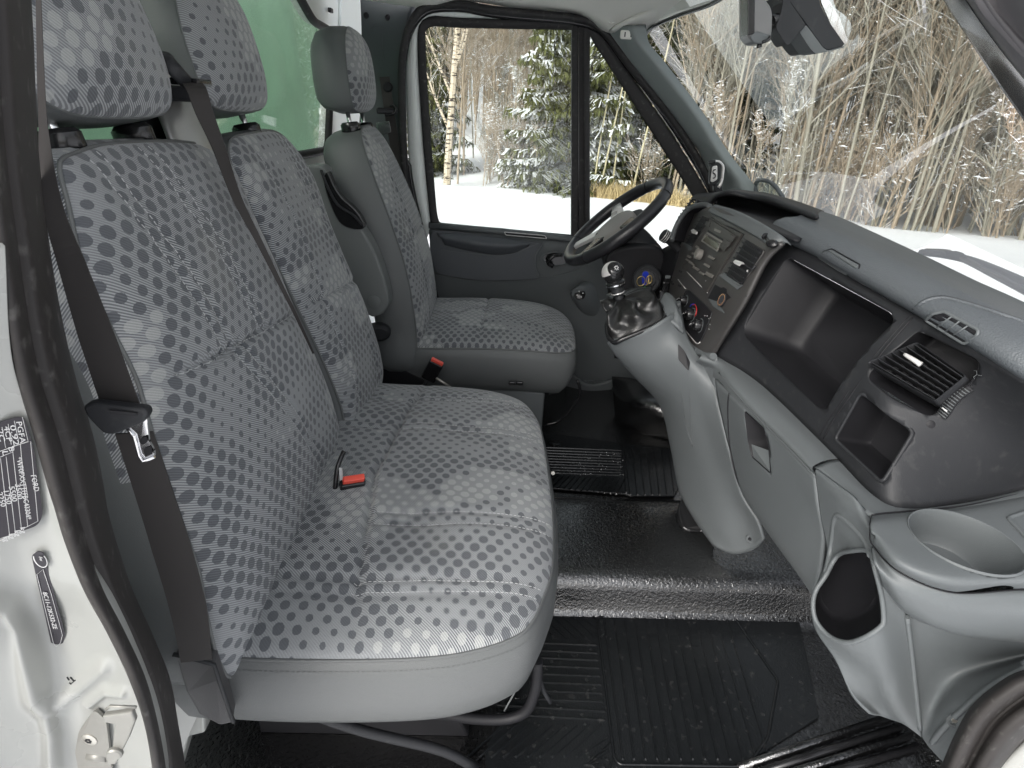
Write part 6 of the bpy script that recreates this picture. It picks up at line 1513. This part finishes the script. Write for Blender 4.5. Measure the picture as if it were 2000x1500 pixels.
# ---------------------------------------------------------------- winter wood
def woodmat(name,col,col2,snow=.5,birch=False):
    m,nt,b=newmat(name); tc=N(nt,'ShaderNodeTexCoord'); g=N(nt,'ShaderNodeNewGeometry'); sp=N(nt,'ShaderNodeSeparateXYZ'); nt.links.new(g.outputs['Normal'],sp.inputs[0])
    n=N(nt,'ShaderNodeTexNoise'); n.inputs['Scale'].default_value=3; n.inputs['Detail'].default_value=6; nt.links.new(tc.outputs['Object'],n.inputs['Vector'])
    c=mixc(nt,n.outputs[0],col,col2)
    if birch:
        mp=N(nt,'ShaderNodeMapping'); mp.inputs['Scale'].default_value=(6,6,30); nt.links.new(tc.outputs['Object'],mp.inputs[0])
        n3=N(nt,'ShaderNodeTexNoise'); n3.inputs['Scale'].default_value=1; n3.inputs['Detail'].default_value=3; nt.links.new(mp.outputs[0],n3.inputs['Vector'])
        c=mixc(nt,M_(nt,'MULTIPLY',M_(nt,'SUBTRACT',n3.outputs[0],.52,clamp=True),12,clamp=True),c,(.05,.04,.035))
    n2=N(nt,'ShaderNodeTexNoise'); n2.inputs['Scale'].default_value=2.2; n2.inputs['Detail'].default_value=5; nt.links.new(tc.outputs['Object'],n2.inputs['Vector'])
    f=M_(nt,'MULTIPLY',M_(nt,'SUBTRACT',M_(nt,'ADD',sp.outputs[2],M_(nt,'MULTIPLY',n2.outputs[0],.9)),1.45-snow,clamp=True),6,clamp=True)
    c=mixc(nt,f,c,(.80,.82,.85)); nt.links.new(c,b.inputs['Base Color']); b.inputs['Roughness'].default_value=.85; b.inputs['Specular IOR Level'].default_value=.2
    return m
BARK=woodmat('warm brown bark',(.25,.20,.145),(.42,.35,.27),.54)
BARKO=woodmat('olive bark',(.22,.205,.165),(.38,.36,.30),.50)
BIRCH=woodmat('birch bark',(.42,.35,.26),(.60,.52,.42),.35,True)
SAPL=woodmat('pale sapling bark',(.36,.32,.20),(.50,.46,.32),.2)
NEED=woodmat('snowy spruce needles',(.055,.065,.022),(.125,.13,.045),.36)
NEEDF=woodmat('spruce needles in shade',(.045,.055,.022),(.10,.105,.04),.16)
GRASSD=woodmat('dry ochre grass',(.36,.27,.13),(.56,.45,.26),0)
class MB:
    def __init__(s): s.v=[];s.f=[]
    def seg(s,a,b,ra,rb,n=4):
        d=(b-a)
        if d.length<1e-5: return
        d.normalize(); x=d.orthogonal().normalized(); y=d.cross(x); k=len(s.v)
        for c,r in ((a,ra),(b,rb)):
            for i in range(n):
                q=2*math.pi*i/n; s.v.append(c+x*(math.cos(q)*r)+y*(math.sin(q)*r))
        for i in range(n): s.f.append((k+i,k+(i+1)%n,k+n+(i+1)%n,k+n+i))
    def limb(s,p,d,L,r,rng,n=4,steps=5,droop=0,wob=.12,rend=.35):
        pts=[p];
        for i in range(steps):
            d=(d+Vector((rng.uniform(-wob,wob),rng.uniform(-wob,wob),rng.uniform(-wob,wob)*.6-droop))).normalized(); q=pts[-1]+d*(L/steps)
            s.seg(pts[-1],q,r*(1-(1-rend)*i/steps),r*(1-(1-rend)*(i+1)/steps),n); pts.append(q)
        return pts,d
    def mesh(s,name,mat):
        me=bpy.data.meshes.new(name); me.from_pydata([tuple(v) for v in s.v],[],s.f)
        me.materials.append(mat); return me
def bare(seed,H,r,nb,lean,twig,mat,low=.18,spread=.55,bl=1.0):
    rng=random.Random(seed); T=MB(); B=MB()
    pts,_=T.limb(Vector((0,0,-.25)),Vector((lean,lean*.3,1)).normalized(),H,r,rng,7,12,0,.035,.25)
    for k in range(nb):
        t=low+(1-low)*rng.random()**.9; i=min(11,int(t*12)); p=pts[i].lerp(pts[i+1],t*12-i if i<12 else 0)
        a=rng.uniform(0,6.283); up=rng.uniform(.9,2.4)
        d=Vector((math.cos(a)*spread,math.sin(a)*spread,up*spread*1.2)).normalized(); L=H*.26*bl*(1.25-t)*rng.uniform(.6,1.3)
        bp,bd=B.limb(p,d,L,r*.38*(1.15-t),rng,4,5,-.03,.11,.3)
        for q in range(twig):
            j=rng.randint(1,4); pp=bp[j].lerp(bp[j+1],rng.random()) if j<5 else bp[j]
            dd=(bd+Vector((rng.uniform(-.9,.9),rng.uniform(-.9,.9),rng.uniform(-.3,.9)))).normalized()
            tp,td=B.limb(pp,dd,L*rng.uniform(.22,.5),.007,rng,3,3,.0,.25,.5)
            for z in range(2):
                e=(td+Vector((rng.uniform(-1,1),rng.uniform(-1,1),rng.uniform(-.5,.8)))).normalized(); st=tp[rng.randint(1,3)]
                B.limb(st,e,L*rng.uniform(.10,.24),.0042,rng,3,2,0,.25,.7)
    S_=MB()
    for k in range(110):
        c=B.v[rng.randrange(len(B.v))]; w=rng.uniform(.012,.038); l=w*rng.uniform(1,2.6); a=rng.uniform(0,3.14); e=Vector((math.cos(a),math.sin(a),rng.uniform(-.3,.4)))*l; f=Vector((-math.sin(a),math.cos(a),0))*w*.6; u=Vector((0,0,w*.55)); i=len(S_.v)
        S_.v+=[c-e,c-f,c+e,c+f,c+u,c-u*.4]; S_.f+=[(i,i+1,i+4),(i+1,i+2,i+4),(i+2,i+3,i+4),(i+3,i,i+4),(i+1,i,i+5),(i+2,i+1,i+5),(i+3,i+2,i+5),(i,i+3,i+5)]
    return T.mesh('trunk',mat),B.mesh('crown',mat),S_.mesh('snow_clumps',SNOWM)
def spruce(seed,H,R_,mat,dens=1.0,base=.3):
    rng=random.Random(seed); T=MB(); B=MB()
    T.limb(Vector((0,0,-.2)),Vector((0,0,1)),H,.14,rng,7,8,0,.01,.15)
    z=base
    while z<H-.2:
        t=z/H; L=R_*(1-t)**.8; nb=int(7*dens+3)
        for k in range(nb):
            a=rng.uniform(0,6.283); d=Vector((math.cos(a),math.sin(a),-.02)); l=L*rng.uniform(.7,1.15)
            p=Vector((0,0,z+rng.uniform(-.12,.12))); pts=[p]
            for i in range(6):
                d=(d+Vector((0,0,-.11+.05*i))).normalized(); pts.append(pts[-1]+d*l/6)
            side=Vector((-math.sin(a),math.cos(a),0))
            for i in range(6): B.seg(pts[i],pts[i+1],.014*(1-i/8),.012*(1-i/8),3)
            for i in range(1,7):
                wdt=l*.30*(1-abs(i-3)/6)
                for s_ in (-1,1):
                    for q in range(4):
                        o=pts[i-1].lerp(pts[i],rng.random()); e=o+side*s_*wdt*rng.uniform(.5,1.1)+d*wdt*rng.uniform(.1,.7)+Vector((0,0,-rng.uniform(.02,.22)))
                        # frond: a drooping narrow blade with hanging needles sprays
                        k0=len(B.v); w_=d*rng.uniform(.018,.045)
                        B.v+=[o-w_,o+w_,e+w_*.5,e-w_*.5]; B.f.append((k0,k0+1,k0+2,k0+3))
                        for h in range(2):
                            m1_=o.lerp(e,rng.uniform(.2,1)); k1=len(B.v); ww=Vector((rng.uniform(-.035,.035),rng.uniform(-.035,.035),0)); dn=Vector((rng.uniform(-.04,.04),rng.uniform(-.04,.04),-rng.uniform(.06,.17)))
                            B.v+=[m1_-ww,m1_+ww,m1_+dn]; B.f.append((k1,k1+1,k1+2))
        z+=rng.uniform(.20,.30)/dens
    return T.mesh('trunk',BARK),B.mesh('crown',mat)
kinds=dict(
 brown=[bare(11,9,.045,48,.03,12,BARK),bare(12,8,.035,44,-.05,12,BARK),bare(13,10,.055,48,.06,11,BARK)],
 olive=[bare(21,9,.038,48,.05,12,BARKO),bare(22,8,.03,44,-.04,12,BARKO),bare(23,10,.048,46,.10,12,BARKO)],
 pole=[bare(71,9,.026,14,.02,4,BARK,.3),bare(72,9,.024,16,-.05,5,BARKO,.25),bare(73,9,.034,18,.07,5,BARKO,.25)],
 shrub=[bare(31,2.6,.02,26,.22,7,BARK,.02,.5,1.4),bare(32,3.2,.022,30,-.2,7,BARKO,.02,.5,1.3),bare(33,2.2,.018,26,.1,8,BARK,.02,.6,1.5)],
 birch=[bare(41,9,.10,30,.05,9,BIRCH,.12),bare(42,9,.06,24,.10,8,BIRCH,.15)],
 sap=[bare(51,7,.022,10,.03,3,SAPL,.5),bare(52,7.5,.026,8,.07,3,SAPL,.55)],
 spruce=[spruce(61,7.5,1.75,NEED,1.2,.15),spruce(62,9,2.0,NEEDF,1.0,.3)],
)
def tree(kind,i,x,y,s,rot,label,group=None):
    """one tree: an Empty at its foot with its own trunk and crown"""
    T,B=kinds[kind][i][:2]; nm={'brown':'bare_tree','olive':'bare_tree','pole':'pole_tree','shrub':'bare_shrub','birch':'birch_tree','sap':'sapling','spruce':'spruce_tree'}[kind]
    t=thing(nm,label,{'shrub':'shrub','sap':'sapling'}.get(kind,'tree'),(x,y,terr(x,y)),group); t.rotation_euler=(0,0,rot); t.scale=(s,s,s)
    a=bpy.data.objects.new('trunk',T); link(a,t); b=bpy.data.objects.new('crown',B); link(b,t)
    if len(kinds[kind][i])>2 and kind not in('sap','pole'): link(bpy.data.objects.new('snow_clumps',kinds[kind][i][2]),b)
    return t
rg=random.Random(77)
# the individual trees one can point at through the windows
def gx(px,d):  # ground point beyond the field edge for an image column
    best=None
    for k in range(60,600):
        y=k*.1; p=at(px,400,Y=y)
        if y-edgeY(p.x)>=d: return p.x,y
    return 0,20
for (kind,i,px,d,s,rot,label) in (
 ('birch',0,872,.8,1.0,.3,'mottled birch with a leaning fork at the left of the driver window'),
 ('brown',1,893,1.6,.9,2.0,'brown trunk close right of the mottled birch'),
 ('brown',0,905,3.2,.8,4.0,'slim dark trunk second to the right of the birch'),
 ('spruce',0,1098,1.2,1.0,.5,'snow-laden spruce against the black window divider'),
 ('spruce',0,838,3.5,.8,2.2,'half-hidden spruce at the extreme left edge of the driver window'),
 ('sap',0,1156,.7,1.0,.2,'pale sapling nearest the divider in the quarter window'),
 ('sap',1,1166,.8,.9,5.9,'pale crooked sapling second from the divider'),
 ('sap',0,1192,1.0,1.05,1.2,'third thin pale sapling in the quarter window'),
 ('sap',1,1228,.9,1.0,6.1,'leaning bright sapling above the steering wheel rim'),
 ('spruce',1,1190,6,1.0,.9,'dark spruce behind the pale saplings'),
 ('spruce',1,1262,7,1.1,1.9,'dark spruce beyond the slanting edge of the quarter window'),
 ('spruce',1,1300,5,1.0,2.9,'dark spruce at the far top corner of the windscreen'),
 ('shrub',0,985,.8,1.0,.3,'leaning bare shrub in the snowy gap beside the spruce'),
 ('shrub',2,1255,.9,.9,1.3,'snow-covered bush above the ochre grass'),
 ('birch',1,1330,.8,.9,.5,'white leaning birch near the lower corner of the quarter window'),
 ):
    x,y=gx(px,d); tree(kind,i,x,y,s,rot,label)
for k in range(14):
    px=940+k*8+rg.uniform(-3,3); x,y=gx(px,rg.uniform(.6,3.5)); tree('sap' if False else 'shrub',k%3,x,y,rg.uniform(.7,1.15),rg.uniform(0,6),'thin bare shrub in the snowy gap right of the birch','shrubs in the snowy gap')
# wood behind : each its own tree
rows_=[]
n_t=0
for k in range(86):
    px=rg.uniform(1290,2250); d=rg.uniform(.4,9) if k%2 else rg.uniform(.3,4)
    x,y=gx(px,d); kd='olive' if rg.random()<.72 else 'brown'
    tree(kd,rg.randint(0,2),x,y,rg.uniform(.7,1.1),rg.uniform(0,6.28),'bare thin tree in the wood ahead of the windscreen','bare trees ahead of the windscreen'); n_t+=1
for k in range(34):
    px=rg.uniform(800,1290); d=rg.uniform(6,16)
    x,y=gx(px,d); tree('brown' if px<1110 else 'olive',rg.randint(0,2),x,y,rg.uniform(.8,1.15),rg.uniform(0,6.28),'bare tree in the wood behind the driver window','bare trees behind the driver window')
for k in range(44):
    px=rg.uniform(1300,2200); x,y=gx(px,rg.uniform(.3,2.5)); tree('shrub',rg.randint(0,2),x,y,rg.uniform(.7,1.2),rg.uniform(0,6.28),'bare snow-dusted shrub at the edge of the field ahead','shrubs at the field edge ahead')
for k in range(110):
    px=rg.uniform(1290,2250); x,y=gx(px,rg.uniform(.3,7)); tree('pole',rg.randint(0,2),x,y,rg.uniform(.8,1.15),rg.uniform(0,6.28),'slender straight pole-like tree in the wood ahead of the windscreen','slender pole trees ahead of the windscreen')
for k in range(16):
    px=rg.uniform(1140,1300) if k%4 else rg.uniform(830,1000); x,y=gx(px,rg.uniform(.8,7)); tree('pole',rg.randint(0,2),x,y,rg.uniform(.8,1.1),rg.uniform(0,6.28),'slender pole-like tree seen through the driver door windows','slender pole trees behind the driver door')
for k in range(7):
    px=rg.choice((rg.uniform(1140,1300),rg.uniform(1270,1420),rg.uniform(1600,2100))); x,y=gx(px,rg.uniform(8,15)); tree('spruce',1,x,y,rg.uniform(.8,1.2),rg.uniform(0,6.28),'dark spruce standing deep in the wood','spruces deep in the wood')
# far wood reading as one mass of stems and twigs
def farwood():
    rng=random.Random(9); B=MB()
    for k in range(1150):
        x=rng.uniform(-14,62); d=rng.uniform(12,34) if x<14 else rng.uniform(8,36); y=edgeY(x)+d
        z0=terr(x,min(y,60)); H=rng.uniform(7,12)
        dr=Vector((rng.uniform(-.10,.10),rng.uniform(-.05,.05),1)).normalized(); p=Vector((x,y,z0))
        B.seg(p,p+dr*H,.05*rng.uniform(.6,1.6),.015,3)
        for q in range(26):
            t=rng.uniform(.12,1); o=p+dr*H*t; a=rng.uniform(0,6.28); e=Vector((math.cos(a),math.sin(a),rng.uniform(.1,1.2)))*rng.uniform(.4,1.3)
            B.seg(o,o+e,.013,.006,3)
            for s_ in range(2):
                o2=o+e*rng.uniform(.4,1); e2=Vector((rng.uniform(-.5,.5),rng.uniform(-.5,.5),rng.uniform(-.2,.6)))
                B.seg(o2,o2+e2,.008,.004,3)
    me=B.mesh('far_wood',BARK); o=bpy.data.objects.new('far_wood',me); link(o); tag(o,'brown mass of distant bare trees','wood',kind='stuff')
    o=bpy.data.objects.new('far_wood',me); link(o); o.rotation_euler=(0,0,math.pi); o.location=(45,-42,0); tag(o,'bare trees beyond the road, caught in the interior mirror','wood',kind='stuff')
farwood()
# woods on the other sides too, so the mirrors and panes have something to reflect
# dry grass clump
def grass():
    rng=random.Random(3); v=[];f=[]
    for k in range(3800):
        px=rng.gauss(1335,38) if k%3 else rng.gauss(1212,26); x,y=gx_cache(px,rng.uniform(.05,1.3),rng)
        h=rng.uniform(.15,.55)*(1 if px<1330 else .7); z=terr(x,y)-.03; l=Vector((rng.uniform(-.18,.18),rng.uniform(-.15,.15),h)); w_=Vector((rng.uniform(-1,1),rng.uniform(-1,1),0)).normalized()*.006
        b=Vector((x,y,z)); i=len(v); m_=b+l*.55; v+=[b-w_,b+w_,m_+w_*.8,m_-w_*.8,b+l+Vector((l.x*.6,l.y*.6,-.04))]; f+=[(i,i+1,i+2,i+3),(i+3,i+2,i+4)]
    o=mk('dry_grass',v,f,GRASSD,None,False); tag(o,'ochre dry grass at the edge of the snow field','grass',kind='stuff')
_gc={}
def gx_cache(px,d,rng):
    k=int(px/6)
    if k not in _gc: _gc[k]=gx(k*6,0)
    x,y=_gc[k]; return x+rng.uniform(-.12,.12),y+d+rng.uniform(-.1,.1)
grass()
# ---------------------------------------------------------------- outer body beyond the frame, closing the shell
def slab(name,pts,vec,mat): return prism(name,[Vector(p) for p in pts],vec,mat,van,bevel=.01)
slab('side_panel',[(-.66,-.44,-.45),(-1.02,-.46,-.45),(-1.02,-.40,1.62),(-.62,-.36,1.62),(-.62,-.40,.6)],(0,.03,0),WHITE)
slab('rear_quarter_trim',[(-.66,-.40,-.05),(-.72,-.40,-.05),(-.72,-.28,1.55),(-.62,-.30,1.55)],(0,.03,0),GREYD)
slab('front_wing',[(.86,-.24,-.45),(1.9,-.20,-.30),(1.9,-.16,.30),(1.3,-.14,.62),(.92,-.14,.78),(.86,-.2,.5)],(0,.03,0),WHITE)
slab('dash_end_cap',[(.80,-.06,.30),(.80,-.06,.80),(.96,-.06,.83),(1.05,-.06,.70),(1.05,-.06,.30)],(0,.05,0),GREYD)
slab('roof_side_rail',[(-.75,-.16,1.50),(.16,-.14,1.43),(.28,-.10,1.40),(.28,-.10,1.44),(.16,-.14,1.49),(-.75,-.16,1.58)],(0,-.06,0),WHITE)
